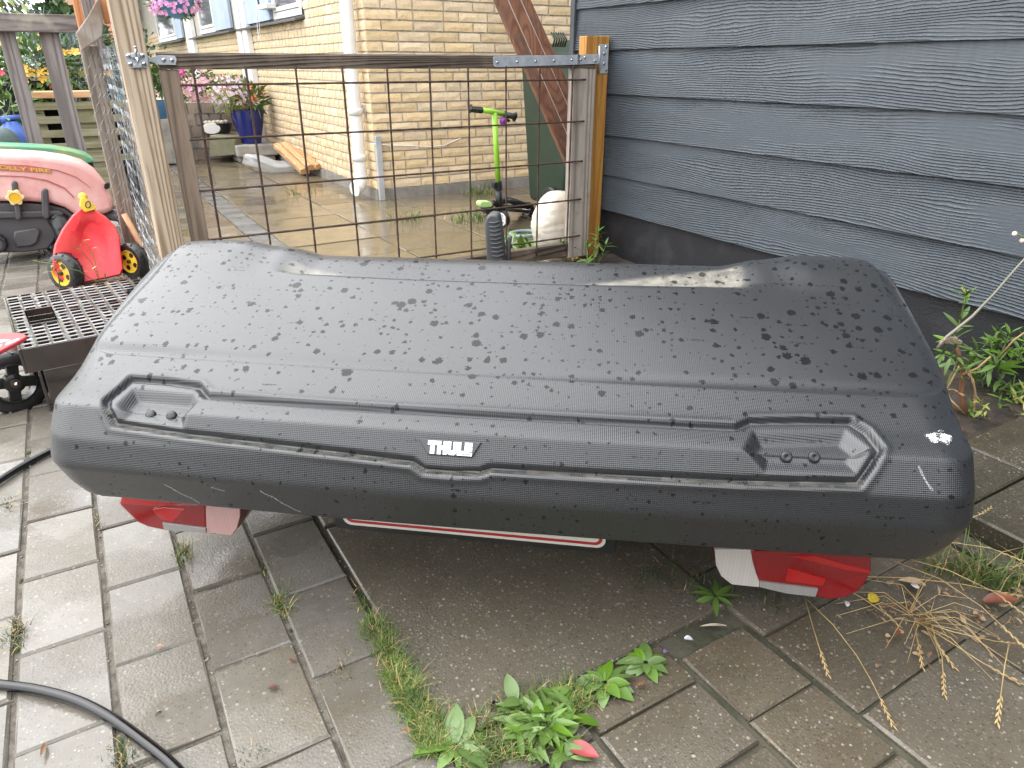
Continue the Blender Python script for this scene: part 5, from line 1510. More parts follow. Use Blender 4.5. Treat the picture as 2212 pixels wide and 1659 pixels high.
for i0, i1, j0, j1 in ((1, 3, 6, 11), (9, 11, 9, 12)):
    a0, a1, b0, b1 = i0 * cw_, i1 * cw_, j0 * chh, j1 * chh
    hd = MB()
    rim_o = [(a0, b0), (a1, b0), (a1, b1), (a0, b1)]
    oct_ = [(a0 + .004, b0 + .012), (a0 + .012, b0 + .004), (a1 - .012, b0 + .004), (a1 - .004, b0 + .012), (a1 - .004, b1 - .012), (a1 - .012, b1 - .004), (a0 + .012, b1 - .004), (a0 + .004, b1 - .012)]
    vs = [cp(*p, .001) for p in oct_] + [cp(*p, -.02) for p in oct_]
    hd.add(vs, [(k, (k + 1) % 8, 8 + (k + 1) % 8, 8 + k) for k in range(8)])
    for k in range(1, 3): hd.beam(cp(a0 + .004, lerp(b0, b1, k / 3), -.008), cp(a1 - .004, lerp(b0, b1, k / 3), -.008), .004, .006)
    for b in (b0 + .002, b1 - .002): hd.beam(cp(a0, b, -.001), cp(a1, b, -.001), .005, .006)
    build(hd, 'grip_opening', MT['crate'], crate)
sd_ = MB()
t = .008
sd_.add([cp(-.004, -.004, z) for z in (.0,)], [])
def wallp(a0, b0, a1, b1, z0, z1, name='side'):
    d_ = (cp(a1, b1) - cp(a0, b0)).normalized(); n_ = d_.cross(Vector((0, 0, 1))) * -t
    sd_.prism([cp(a0, b0, z0), cp(a1, b1, z0), cp(a1, b1, z1), cp(a0, b0, z1)], n_)
H0, H1 = -CZ, -.0012
wallp(0, 0, L1, 0, -.075, H1); wallp(.035, .006, .155, .006, H0, -.076); wallp(.29, .006, .40, .006, H0, -.076)
wallp(0, Lb, L1, Lb, H0, H1); wallp(L1, 0, L1, Lb, H0, H1); wallp(0, 0, 0, Lb, -.075, H1); wallp(.03, .006, .03, .10, H0, -.076); wallp(.03, Lb - .1, .03, Lb, H0, -.076)
build(sd_, 'sides', MT['crate'], crate, bevel=.002)
rb2 = MB()
for a in (.17, .23): rb2.beam(cp(a, -.003, -.072), cp(a - .02, -.003, -.006), .006, .006)
rb2.beam(cp(.165, -.003, -.08), cp(.32, -.003, -.08), .008, .008)
build(rb2, 'ribs', MT['crate'], crate)

# toy with black wheel at the left edge
mw = thing('red_ride_on', gz(-10, 885), 'red toy ride-on with a spoked black wheel cut off by the left edge', 'toy')
wc = gz(34, 884); ax = Vector((.30, -.94, .12)).normalized()
zc_ = .093
wc = wc + Vector((0, 0, zc_))
wc = gY(29, 826, wc.y + .01)
rr_ = .093
ty, (d, s, u, m_) = wheel_mb(wc, ax, rr_, .045, 30, .66)
wo = build(ty, 'wheel', MT['rubber'], mw, autos=50)
build(MB().lathe([(rr_ * .66, -.018), (rr_ * .66, .018), (rr_ * .58, .02), (rr_ * .56, -.018), (rr_ * .66, -.018)], wc, 28, m_), 'rim', MT['rubber'], wo, autos=40)
sp_ = MB()
for k in range(4):
    a = 2 * math.pi * (k + .12) / 4; q = s * math.cos(a) + u * math.sin(a)
    sp_.beam(wc + q * rr_ * .18, wc + q * rr_ * .6, .03, .022, d)
build(sp_, 'spokes', MT['rubber'], wo, bevel=.003)
build(MB().lathe([(rr_ * .3, -.015), (rr_ * .3, .018), (rr_ * .2, .022), (.0001, .022)], wc, 20, m_), 'hub', MT['rubber'], wo, autos=40)
build(MB().lathe([(.013, .021), (.013, .028), (.0001, .029)], wc, 12, m_), 'bolt', MT['rust'], wo); build(MB().lathe([(.006, .028), (.006, .036), (.0001, .038)], wc, 10, m_), 'bolt_end', MT['zinc'], wo, smooth=True)
FZ = .26
fl = MB().prism([gz(x, y, FZ) for x, y in ((-60, 722), (0, 720), (30, 718), (48, 719), (57, 723), (56, 727), (46, 733), (0, 757), (-60, 785))], (0, 0, -.012))
MT['red_toy'] = mat('red_toy_plastic', (.66, .06, .07), .35, (.6, .05, .06))
fo = build(fl, 'fender', MT['red_toy'], mw, bevel=.004, segs=3)
for pts in (((-20, 737), (10, 733), (22, 733), (8, 738), (-20, 745)), ((14, 739), (42, 730), (40, 734), (12, 746)), ((-20, 749), (5, 743), (0, 749), (-20, 756))):
    build(MB().prism([gz(x, y, FZ + .0006) for x, y in pts], (0, 0, -.0005)), 'white_stripe', MT['white_print'], fo)
bd_ = MB().prism([gY(x, y, wc.y + .05) for x, y in ((-60, 775), (0, 766), (30, 766), (46, 775), (50, 790), (20, 800), (-60, 800))], (0, .12, 0))
build(bd_, 'body', mat('dark_red_plastic', (.10, .012, .018), .3), mw, bevel=.012, segs=3, autos=40)

# ================================================================== BEHIND THE GATE
# blue glazed pot on stone blocks
pc = gz(545, 346); pc = Vector((pc.x + .02, pc.y, 0))
F_ = pc.x * SY + pc.y * CY
def gF(x, y, F):
    r = ray(x, y); f = r.x * SY + r.y * CY; t = F / f
    return Vector((r.x * t, r.y * t, CAM_H + r.z * t))
zb0 = gF(541, 309, F_).z; zr = gF(533, 237, F_).z
rad = (gF(568, 240, F_) - gF(500, 240, F_)).length / 2
st = thing('stone_block', (pc.x, pc.y, 0), 'rough pale stone block on a smaller block carrying the blue pot', 'stone')
MT['stone'] = mat('rough_stone', (.46, .44, .40), .8, (.30, .285, .26), scale=8, bump=.8, bscale=60)
m_ = MB().box(pc.x - .20, pc.x + .22, pc.y - .2, pc.y + .2, zb0 - .115, zb0 - .002); build(m_, 'block', MT['stone'], st, bevel=.015)
for q in (-.1, .1): build(MB().box(pc.x + q - .085, pc.x + q + .09, pc.y - .16, pc.y + .16, -.0, zb0 - .117), 'block', MT['stone'], st, bevel=.012)
pot = thing('flower_pot', (pc.x, pc.y, zb0), 'glossy cobalt blue glazed pot on stone blocks by the house wall', 'pot')
h_ = zr - zb0
build(MB().lathe([(.0001, zb0 + .001), (rad * .60, zb0 + .001), (rad * .72, zb0 + h_ * .25), (rad * .90, zb0 + h_ * .6), (rad * .99, zb0 + h_ * .88), (rad * 1.0, zr - .012), (rad * 1.02, zr), (rad * .95, zr), (rad * .9, zr - .04), (.0001, zr - .05)], (pc.x, pc.y, 0), 40), 'pot_body', mat('cobalt_glaze', (.018, .028, .20), .14, (.012, .018, .13), scale=4, bump=.1, bscale=30), pot, autos=50)
c_ = gF(542, 215, F_); plant('potted_flowers', 'coral and dark coneflowers with dark leaves growing in the blue pot', 'flowers', (c_.x, c_.y, zr + .10), (.14, .14, .13), 0, (('coral', 7, .045), ('brown_petal', 9, .03)), 'leaf', 31, 260, .11, .03, up=.6, shell=.1)
c_ = gF(497, 205, F_ - .1); plant('trailing_flowers', 'airy pale lilac flowers spilling over the left rim of the blue pot', 'flowers', c_, (.20, .16, .17), 0, (('lilac', 85, .02),), 'leaf_yellow', 32, 700, .07, .006, up=.3, shell=.1)
# round stone planter further back
plc = gF(425, 300, 8.6); plc.z = 0
sp = thing('stone_planter', plc, 'round planter built of squared field stones behind the gate', 'planter')
zt2 = gF(470, 217, 8.3).z
nrow_ = 5; prad = .78
pst = [brick_mesh(.13, .06, 300 + s, 'x') for s in range(4)]
MT['fieldstone'] = mat('field_stone', (.40, .33, .27), .8, (.27, .23, .20), scale=5, bump=.7, bscale=50, var=.25, sat=.4)
rh = zt2 / nrow_
for me_ in pst: me_.materials[0] = MT['fieldstone']
for k in range(nrow_):
    for i in range(26):
        a = R(150 + i * 9.5 + (4.5 if k % 2 else 0))
        if not (R(150) < a < R(390)): continue
        o = bpy.data.objects.new('stone', rnd.choice(pst)); COL.objects.link(o); o.parent = sp
        o.location = Vector((math.cos(a) * prad, math.sin(a) * prad, rh * (k + .5)))
        o.rotation_euler = (0, rnd.uniform(-.04, .04), a + math.pi / 2)
        o.scale = (rnd.uniform(.8, .95), 1, rh / CH * rnd.uniform(1.05, 1.2))
build(MB().lathe([(prad - .025, -.02), (prad - .025, zt2 - .01), (.0001, zt2 - .01)], plc, 48), 'core', MT['mortar'], sp, autos=40)
c_ = gF(425, 197, 8.2); plant('pink_flowers', 'mass of pink and rusty blooms on top of the stone planter', 'flowers', (plc.x + .25, plc.y - .25, zt2 + .07), (.55, .4, .16), 0, (('pink', 60, .03), ('dusty', 130, .035)), 'leaf', 33, 900, .07, .03, up=.6)
c_ = gF(410, 165, 8.8); plant('magenta_flowers', 'magenta blooms behind the gate stile above the planter', 'flowers', c_, (.25, .2, .18), 0, (('magenta', 20, .04),), 'leaf_dark', 34, 300, .07, .03)
c_ = gF(346, 172, 7.6); plant('climbing_plant', 'green leafy climber between gate post and gate', 'plant', c_, (.06, .06, .12), 0, (), 'leaf', 35, 240, .06, .03)
bp = gF(340, 228, 7.6); bpt = thing('blue_bowl_pot', (bp.x, bp.y, 0), 'light blue pot glimpsed between gate post and stile', 'pot')
build(MB().lathe([(.0001, bp.z - .12), (.07, bp.z - .12), (.11, bp.z - .02), (.115, bp.z + .05), (.1, bp.z + .05)], (bp.x, bp.y, 0), 24), 'pot_body', mat('light_blue_glaze', (.08, .22, .42), .3), bpt, autos=50)
build(MB().box(bp.x - .2, bp.x + .2, bp.y - .1, bp.y + .2, 0, bp.z - .122), 'stand', MT['stone'], bpt, bevel=.01)
# stone step with black planter bowl
s0, s1 = gF(452, 305, 7.7), gF(505, 285, 7.7)
stp = thing('stone_step', (s0.x, s0.y, 0), 'low mossy stone step in front of the planter', 'step')
s_c = gz(470, 345)
zst = gF(470, 292, F_ - .2).z
build(MB().prism([gF(x, y, F_ - .2) for x, y in ((452, 292), (508, 300), (509, 335), (452, 340))], EW * .5), 'block', mat('mossy_stone', (.30, .28, .20), .7, (.20, .20, .11), scale=6, bump=.5), stp, bevel=.012)
bw = gF(468, 275, F_ + .05)
bwl = thing('black_bowl', (bw.x, bw.y, zst), 'black oval bowl with white oval label filled with pale stones', 'bowl')
build(MB().lathe([(.0001, -.052), (.13, -.052), (.15, .0), (.155, .04), (.145, .04), (.13, .02), (.0001, .015)], bw, 28, sx=1.0, sy=.6), 'bowl_body', MT['black_plastic'], bwl, autos=40)
lbn = gF(458, 277, F_ - .1) 
build(MB().lathe([(.0001, .004), (.085, .003), (.09, -.002)], gF(457, 277.5, F_ - .06), 24, Matrix(((1, 0, 0), (0, 0, -1), (0, .62, 0)))), 'label', MT['white_print'], bwl)
for q in range(6): build(MB().ball(bw + Vector((-.10 + .04 * q, -.02 + .02 * (q % 2), .05)), .028, .024, .022, n=8, jit=.3, seed=q), 'pale_stone', mat('pale_pebble', (.72, .62, .5), .7) if q == 0 else bpy.data.materials['pale_pebble'], bwl, smooth=True)
# firewood against the wall
MT['firewood'] = wood('split_firewood', (.60, .36, .17), (.42, .22, .09), 'y', 30, .7, .5, var=.15)
logs = [((600, 314), (660, 370), 'flat split log lying lowest and nearest to the bag'), ((617, 312), (672, 362), 'split log on top with a bright end'), ((640, 325), (684, 352), 'short log leaning on the wall side'), ((655, 335), (697, 345), 'log end nearest the downpipe'), ((610, 322), (690, 360), 'dark ended log beneath the others'), ((660, 345), (702, 354), 'smallest log end at the right of the heap')]
for i, ((xa, ya), (xb, yb), lb_) in enumerate(logs):
    FZb = 6.85
    a = gF(xa, ya, FZb + .25); b = gF(xb, yb, FZb - .25 + (.12 if i in (2, 3, 5) else 0))
    dm = Vector((0, 0, max(0, .04 - min(a.z, b.z))))
    a += dm; b += dm
    lg = thing('firewood_log', (a + b) / 2, 'firewood: ' + lb_, 'firewood', 'split firewood by the house wall')
    m_ = MB(); d, s, u = frame(b - a)
    w1, w2 = (.045, .03) if i < 2 else (.035, .028)
    prof = [(-1, -.8), (.9, -1), (1.05, .5), (.1, 1), (-.9, .6)]
    ra = [a + s * p * w1 + u * q * w2 for p, q in prof]; rbb = [b + s * p * w1 + u * q * w2 for p, q in prof]
    m_.add(ra + rbb, [(4, 3, 2, 1, 0), (5, 6, 7, 8, 9)] + [(k, (k + 1) % 5, 5 + (k + 1) % 5, 5 + k) for k in range(5)])
    build(m_, 'log', MT['firewood'], lg, bevel=.004)
# clear plastic bag
bgc = gz(600, 372)
pb = thing('plastic_bag', bgc, 'crumpled clear plastic bag lying on the wet patio', 'bag')
bm_ = MB(); n1, n2 = 26, 16
for i in range(n2 + 1):
    for j in range(n1):
        t = math.pi * i / n2; a = 2 * math.pi * j / n1
        d = Vector((math.sin(t) * math.cos(a), math.sin(t) * math.sin(a), math.cos(t)))
        k = 1 + .28 * noise.noise(d * 2.5) + .10 * noise.noise(d * 8)
        lx = d.x * .28 * k; hz = (.05 + .07 * max(0, -d.x)) * (1 + d.z * k)
        bm_.v.append(tuple(bgc + Vector((lx * .95, d.y * .15 * k - lx * .25, max(.003, hz)))))
for i in range(n2):
    for j in range(n1):
        j2 = (j + 1) % n1; bm_.f.append((i * n1 + j, (i + 1) * n1 + j, (i + 1) * n1 + j2, i * n1 + j2))
NB = NT('clear_film'); tb__ = NB.n('ShaderNodeBsdfTransparent'); gl_ = NB.n('ShaderNodeMixShader'); gl_.inputs[0].default_value = .42
NB.done((.78, .79, .80), .25); NB.l(tb__.outputs[0], gl_.inputs[1]); NB.l(NB.b.outputs[0], gl_.inputs[2]); NB.l(gl_.outputs[0], NB.out.inputs[0])
build(bm_, 'film', NB.m, pb, smooth=True)

# wheelie bin
bb = gz(1150, 472); by = bb.y
bin_ = thing('wheelie_bin', (bb.x + .28, by + .3, 0), 'dark green wheelie bin with hinged lid behind the leaning planks', 'bin')
MT['bin_green'] = mat('bin_green', (.020, .042, .026), .42, (.028, .052, .034), scale=5, bump=.1, bscale=60)
xbl, xtl = gY(1141, 455, by + .46).x, gY(1122, 150, by + .6).x
ztp = gY(1122, 125, by).z
wdb = .54
m_ = MB().hexa([(xbl, by + .02, .03), (xbl + .44, by + .02, .03), (xbl + .44, by + .46, .03), (xbl, by + .46, .03), (xtl, by - .03, ztp), (xtl + wdb, by - .03, ztp), (xtl + wdb, by + .6, ztp), (xtl, by + .6, ztp)])
bob = build(m_, 'bin_body', MT['bin_green'], bin_, bevel=.035, segs=4, autos=40)
zl0, zl1 = ztp + .002, gY(1122, 94, by).z
build(MB().box(xtl - .025, xtl + wdb + .025, by - .06, by + .63, zl0 - .035, zl0 + .012), 'rim', MT['bin_green'], bin_, bevel=.008)
lid = MB().hexa([(xtl - .03, by - .07, zl0 + .014), (xtl + wdb + .03, by - .07, zl0 + .014), (xtl + wdb + .03, by + .64, zl0 + .014), (xtl - .03, by + .64, zl0 + .014), (xtl + .02, by - .02, zl0 + .11), (xtl + wdb - .02, by - .02, zl0 + .11), (xtl + wdb - .02, by + .58, zl0 + .05), (xtl + .02, by + .58, zl0 + .05)])
lo_ = build(lid, 'lid', MT['bin_green'], bin_, bevel=.012, segs=3, autos=40)
hx = gY(1205, 85, by - .07)
for k in range(6): build(MB().tube([hx + Vector((-.035 + .017 * k, .0, -.04)), hx + Vector((-.035 + .017 * k, -.02, -.0)), hx + Vector((-.035 + .017 * k, .02, .035))], .006, 8), 'hinge_ring', MT['bin_green'], lo_, smooth=True)
hnd = MB(); hnd.tube([(xtl + .05, by - .10, zl0 - .02), (xtl + wdb - .05, by - .10, zl0 - .02)], .014, 10)
for q in (.06, .18, wdb - .18, wdb - .06): hnd.beam((xtl + q, by - .10, zl0 - .02), (xtl + q, by - .04, zl0 - .02), .012, .03)
build(hnd, 'handle', MT['bin_green'], bin_, smooth=False)
wcn = gY(1196, 428, by - .05)
def lathe_x(prof, c, n=28): return MB().lathe(prof, c, n, Matrix(((0, 0, 1), (0, 1, 0), (-1, 0, 0))))
for q in (.02, wdb - .06):
    wv = Vector((xbl + q + (.06 if q < .1 else -.02), by - .03, .105))
    wv = Vector((gY(1192, 430, by - .03).x if q < .1 else xbl + .42, by - .03, .10))
    wo = build(lathe_x([(.0001, -.028), (.05, -.03), (.085, -.03), (.1, -.02), (.1, .02), (.085, .03), (.05, .03), (.0001, .028)], wv), 'wheel', MT['rubber'], bin_, autos=35)
    build(lathe_x([(.02, -.034), (.05, -.034), (.06, -.030), (.07, -.0315), (.072, -.029)], wv), 'hub', MT['black_plastic'], wo, smooth=True)
build(MB().tube([(xbl - .0, by - .03, .10), (xbl + .42, by - .03, .10)], .012, 10), 'axle', MT['galv'], bin_, smooth=True)

# leaning brown planks
MT['brown_plank'] = wood('brown_exotic_plank', (.31, .145, .085), (.19, .08, .048), 'z', 30, .45, .25, dark=(.13, .085, .07), var=.12)
MT['pale_line'] = mat('pale_groove', (.62, .48, .40), .6)
for i, (tx0, tx1, bx0, bx1, lb_) in enumerate(((1070, 1099, 1237, 1268, 'leftmost of the leaning brown planks, nearest the bricks'), (1100, 1128, 1269, 1299, 'middle leaning brown plank with a grey streak'), (1129, 1150, 1300, 1324, 'rightmost leaning brown plank next to the shed corner'))):
    t0, t1 = gY(tx0, 0, 3.62), gY(tx1, 0, 3.62)
    b0, b1 = gY(bx0, 385, 3.42), gY(bx1, 385, 3.42)
    def ext(t, b, zz): k = (zz - t.z) / (b.z - t.z); return t.lerp(b, k)
    T0, T1, B0, B1 = ext(t0, b0, 1.55), ext(t1, b1, 1.55), ext(t0, b0, .0 + .002 * i), ext(t1, b1, .002 * i)
    t = thing('brown_plank', (B0 + B1) / 2, lb_, 'plank', 'brown planks leaning by the shed corner')
    gp_ = (T1 - T0) * .015
    off = Vector((0, .006 * i, 0))
    po = build(MB().prism([T0 + gp_ + off, T1 - gp_ + off, B1 - gp_ + off, B0 + gp_ + off], (0, .028, 0)), 'plank_body', MT['brown_plank'], t, bevel=.003)
    if i < 2:
        e = (T1 - T0); build(MB().prism([T1 - e * .10 + off - Vector((0, .001, 0)), T1 - e * .02 + off - Vector((0, .001, 0)), B1 - e * .02 + off - Vector((0, .001, 0)), B1 - e * .10 + off - Vector((0, .001, 0))], (0, .004, 0)), 'pale_edge', MT['pale_line'], po)

# scooter
sb = gz(1086, 492); SYp = sb.y
sc = thing('scooter', (sb.x, SYp, 0), 'lime green child scooter with black grips behind the gate', 'scooter')
MT['lime'] = mat('lime_paint', (.33, .68, .05), .35, (.30, .62, .045))
q = lambda x, y, dy=0: gY(x, y, SYp + dy)
build(MB().tube([q(1068, 243), q(1076, 393)], .016, 14), 'stem', MT['lime'], sc, smooth=True)
hb = build(MB().tube([q(1040, 238), q(1062, 241), q(1090, 247)], .015, 14), 'handlebar', MT['lime'], sc, smooth=True)
build(MB().tube([q(1016, 235), q(1019, 236), q(1041, 238.5)], [.026, .017, .018], 12), 'grip', MT['rubber'], hb, smooth=True)
build(MB().tube([q(1089, 246.5), q(1108, 251), q(1112, 252.5)], [.018, .017, .028], 12), 'grip', MT['rubber'], hb, smooth=True)
build(MB().ball(q(1087, 262, -.01), .022, .02, .022, n=14), 'bell', mat('purple_bell', (.22, .03, .32), .25), hb, smooth=True)
build(MB().tube([q(1094, 257), q(1100, 262)], .009, 8), 'brake_lever', MT['rubber'], hb, smooth=True)
cl = MB(); cl.tube([q(1075, 392), q(1077, 408)], .026, 14); cl.box(q(1064, 400).x, q(1072, 400).x, SYp - .02, SYp + .02, q(1066, 407).z, q(1066, 394).z)
build(cl, 'clamp', MT['black_plastic'], sc, bevel=.003)
build(MB().tube([q(1077, 408), q(1080, 455)], [.021, .023], 14), 'head_tube', MT['black_plastic'], sc, smooth=True)
fk = MB(); fk.tube([q(1082, 436), q(1098, 432, .05), q(1118, 438, .12), q(1140, 446, .25)], .02, 10); fk.tube([q(1084, 447), q(1110, 446, .1), q(1140, 447, .25)], .012, 8); fk.tube([q(1078, 445), q(1066, 438), q(1058, 447)], .018, 10)
build(fk, 'deck_arm', MT['black_plastic'], sc, smooth=True)
wg = MB().prism([q(x, y, -.02) for x, y in ((1037, 438), (1042, 435), (1060, 435), (1066, 442), (1062, 448), (1045, 449), (1038, 446))], (0, .06, 0))
build(wg, 'foot_wing', mat('pale_lime', (.52, .80, .30), .4), sc, bevel=.008, segs=3)
build(MB().prism([q(x, y, -.01) for x, y in ((1048, 450), (1078, 450), (1082, 462), (1060, 466), (1050, 461))], (0, .07, 0)), 'wing_base', MT['black_plastic'], sc, bevel=.008)
def sc_wheel(x, y, dy, r_):
    c = q(x, y, dy); axs = Vector((-.95, -.3, 0)); d, s, u = frame(axs); mm = Matrix((s, u, d)).transposed()
    wo = build(MB().lathe([(r_ * .72, -.014), (r_ * .9, -.016), (r_, -.006), (r_, .006), (r_ * .9, .016), (r_ * .72, .014), (r_ * .72, -.014)], c, 26, mm), 'wheel', MT['rubber'], sc, autos=45)
    build(MB().lathe([(r_ * .74, .015), (r_ * .58, .017), (r_ * .56, -.014), (r_ * .74, -.014)], c, 26, mm), 'rim', MT['white_paint'], wo, autos=45)
    sp_ = MB()
    for k in range(5):
        a = 2 * math.pi * k / 5; v_ = s * math.cos(a) + u * math.sin(a); sp_.beam(c + v_ * .006, c + v_ * r_ * .6, .012, .012, d)
    build(sp_, 'spokes', MT['white_paint'], wo)
cw = q(1086, 470, -.02); sc_wheel(1086, 473, -.03, .055)
sc_wheel(1140, 452, .28, .05)
build(MB().beam(q(1084, 452, .02), q(1150, 458, .35), .10, .02), 'deck', MT['black_plastic'], sc, bevel=.004)

# white sack
sk = gz(1205, 553); sk = Vector((sk.x, sk.y + .02, 0))
Fs = sk.x * SY + sk.y * CY
sks = thing('white_sack', sk, 'full crinkled off white plastic sack behind the right end of the gate', 'sack')
zs_ = gF(1205, 413, Fs).z; rw = (gF(1262, 500, Fs) - gF(1149, 500, Fs)).length / 2
sm_ = MB(); n1, n2 = 60, 44
for i in range(n2 + 1):
    for j in range(n1):
        t = i / n2; a = 2 * math.pi * j / n1
        prof = (1 - abs(2 * t - .9) ** 3.2) ** .5 if abs(2 * t - .9) < 1 else 0
        prof = max(.0, min(1, math.sin(math.pi * (t * .93 + .06)) ** .45)) if t < 1 else 0
        k = 1 + .05 * noise.noise(Vector((math.cos(a) * 2, math.sin(a) * 2, t * 3))) + .035 * noise.noise(Vector((math.cos(a) * 3.5, math.sin(a) * 3.5, t * 16))) + .02 * noise.noise(Vector((math.cos(a) * 9, math.sin(a) * 9, t * 26)))
        sm_.v.append(tuple(sk + Vector((math.cos(a) * rw * prof * k, math.sin(a) * rw * .8 * prof * k, zs_ * t + .004))))
for i in range(n2):
    for j in range(n1):
        j2 = (j + 1) % n1; sm_.f.append((i * n1 + j, i * n1 + j2, (i + 1) * n1 + j2, (i + 1) * n1 + j))
sm_.f.append(tuple(n2 * n1 + j for j in range(n1)))
build(sm_, 'sack_body', mat('white_film', (.72, .67, .58), .4, (.62, .56, .47), scale=7, stretch=(1, 1, 3), bump=.5, bscale=40), sks, smooth=True)
# pale hose hoop
hc = gz(1133, 512)
ho = thing('green_hoop', hc, 'pale green ring of hose lying beside the white sack', 'hose')
build(MB().tube([hc + Vector((.09 * math.cos(R(a)), .07 * math.sin(R(a)) , .02)) for a in range(0, 361, 15)], .011, 10, caps=False), 'ring', mat('pale_green_hose', (.28, .40, .38), .45), ho, smooth=True)

# hanging basket and cord
hb_ = gF(378, 5, 8.6)
hbk = thing('hanging_basket', hb_, 'blue hanging basket overflowing with pink flowers at top left', 'hanging basket')
build(MB().lathe([(.0001, -.16), (.12, -.13), (.19, -.0), (.20, .04), (.19, .04)], hb_, 24), 'basket', mat('basket_blue', (.10, .28, .50), .5), hbk, autos=50)
build(foliage(MB(), hb_ + Vector((0, 0, .02)), (.24, .2, .17), 500, .06, .025, .2, 41, .3), 'foliage', MT['leaf'], hbk)
build(scatter_flowers(hb_ + Vector((0, -.02, -.02)), (.25, .22, .20), 150, .026, 42), 'blooms', MT['pink'], hbk, kind='stuff')
build(MB().tube([hb_ + Vector((0, 0, .1)), hb_ + Vector((0, 0, 1.2))], .004, 6), 'chain', MT['galv'], hbk)
cx_ = HX - .09
awn = thing('awning_crank', gX(565, 15, cx_), 'white awning bracket with crank and looped cord by the near window', 'awning crank')
build(MB().tube([gX(x, y, cx_) for x, y in ((554, 0), (555, 40), (556, 60), (559, 78), (561, 86), (562, 78), (560, 50), (562, 20))], .003, 6), 'cord_loop', MT['white_print'], awn, smooth=True)
build(MB().box(cx_ - .02, cx_ + .07, gX(580, 15, cx_).y, gX(563, 15, cx_).y, gX(570, 20, cx_).z, gX(570, 8, cx_).z), 'bracket', MT['white_paint'], awn, bevel=.006)
build(MB().tube([gX(556, -4, cx_), gX(561, 16, cx_)], .009, 8), 'crank', MT['black_plastic'], awn)

# hoses
MT['hose'] = mat('black_hose', (.004, .004, .005), .16, (.012, .012, .013), bump=.05)
def hose(pts, label, r_=.0082):
    P_ = [gz(x, y, r_) for x, y in pts]
    # smooth the run
    Q = []
    for i in range(len(P_) - 1):
        p0, p1, p2, p3 = P_[max(i - 1, 0)], P_[i], P_[i + 1], P_[min(i + 2, len(P_) - 1)]
        for k in range(8):
            t = k / 8
            Q.append(.5 * ((2 * p1) + (p2 - p0) * t + (2 * p0 - 5 * p1 + 4 * p2 - p3) * t * t + (3 * p1 - p0 - 3 * p2 + p3) * t ** 3))
    Q.append(P_[-1])
    h = thing('garden_hose', P_[0], label, 'hose', 'black garden hoses')
    build(MB().tube(Q, r_, 14), 'tube', MT['hose'], h, smooth=True)
hose([(-120, 1462), (0, 1479), (80, 1490), (165, 1513), (240, 1551), (310, 1601), (375, 1655), (440, 1730)], 'black hose curving across the pavers at the bottom left')
hose([(-70, 1085), (0, 1037), (50, 1006), (100, 979), (170, 945), (240, 915)], 'black hose disappearing under the left end of the cargo box')

# unseen tall hedge, added behind the camera to darken the cargo box front
shade_hedge = thing('hedge', (0, -3.6, 0), 'unseen tall dark hedge added behind the viewpoint to shade the cargo box', 'hedge')
hm_ = MB()
for k in range(16): foliage(hm_, (-5.2 + .7 * k, -3.6, 1.25), (.55, .5, 1.3), 420, .14, .07, .2, 160 + k, .45)
build(hm_, 'foliage', MT['leaf_dark'], shade_hedge)
build(MB().box(-5.6, 5.7, -3.8, -3.4, 0, 2.3), 'shade_block', MT['bark'], shade_hedge)  # solid block inside the added hedge, stops light coming through
# ================================================================== PLANTS AND LITTER
def shared_leaf(name, m_, L=1, W=.3, droop=.35, fold=.25, segs=5, veins=False):
    me_ = MB().leaf((0, 0, 0), (0, 1, 0), L, W, droop, fold, 0, segs).mesh('leaf', m_, True)
    return me_
LEAF = {'long': [shared_leaf('l', MT['leaf_bright'], 1, .27, dr, fo) for dr, fo in ((.25, .3), (.5, .2), (.05, .35))],
        'broad': [shared_leaf('l', MT['leaf_bright'], 1, .55, dr, fo, 6) for dr, fo in ((.35, .2), (.6, .15), (.2, .3))],
        'dark': [shared_leaf('l', MT['leaf'], 1, .28, dr, fo) for dr, fo in ((.25, .3), (.5, .2), (.05, .35))],
        'yellow': [shared_leaf('l', MT['leaf_yellow'], 1, .34, dr, fo) for dr, fo in ((.25, .3), (.5, .2))]}
def put_leaf(par, kind, p, d, L, roll=0, name='leaf'):
    o = bpy.data.objects.new(name, rnd.choice(LEAF[kind])); COL.objects.link(o); o.parent = par
    d, s, u = frame(d)
    if roll:
        q = Quaternion(d, roll); s = q @ s; u = q @ u
    m_ = Matrix((s, d, u)).transposed().to_4x4()
    o.matrix_local = Matrix.Translation(Vector(p) - wloc(par)) @ m_ @ Matrix.Diagonal((L, L, L, 1))
    return o
def stem(par, pts, r0, r1, m_='stem', name='stem', n=6):
    k = len(pts)
    return build(MB().tube(pts, [lerp(r0, r1, i / (k - 1)) for i in range(k)], n), name, MT[m_], par, smooth=True)
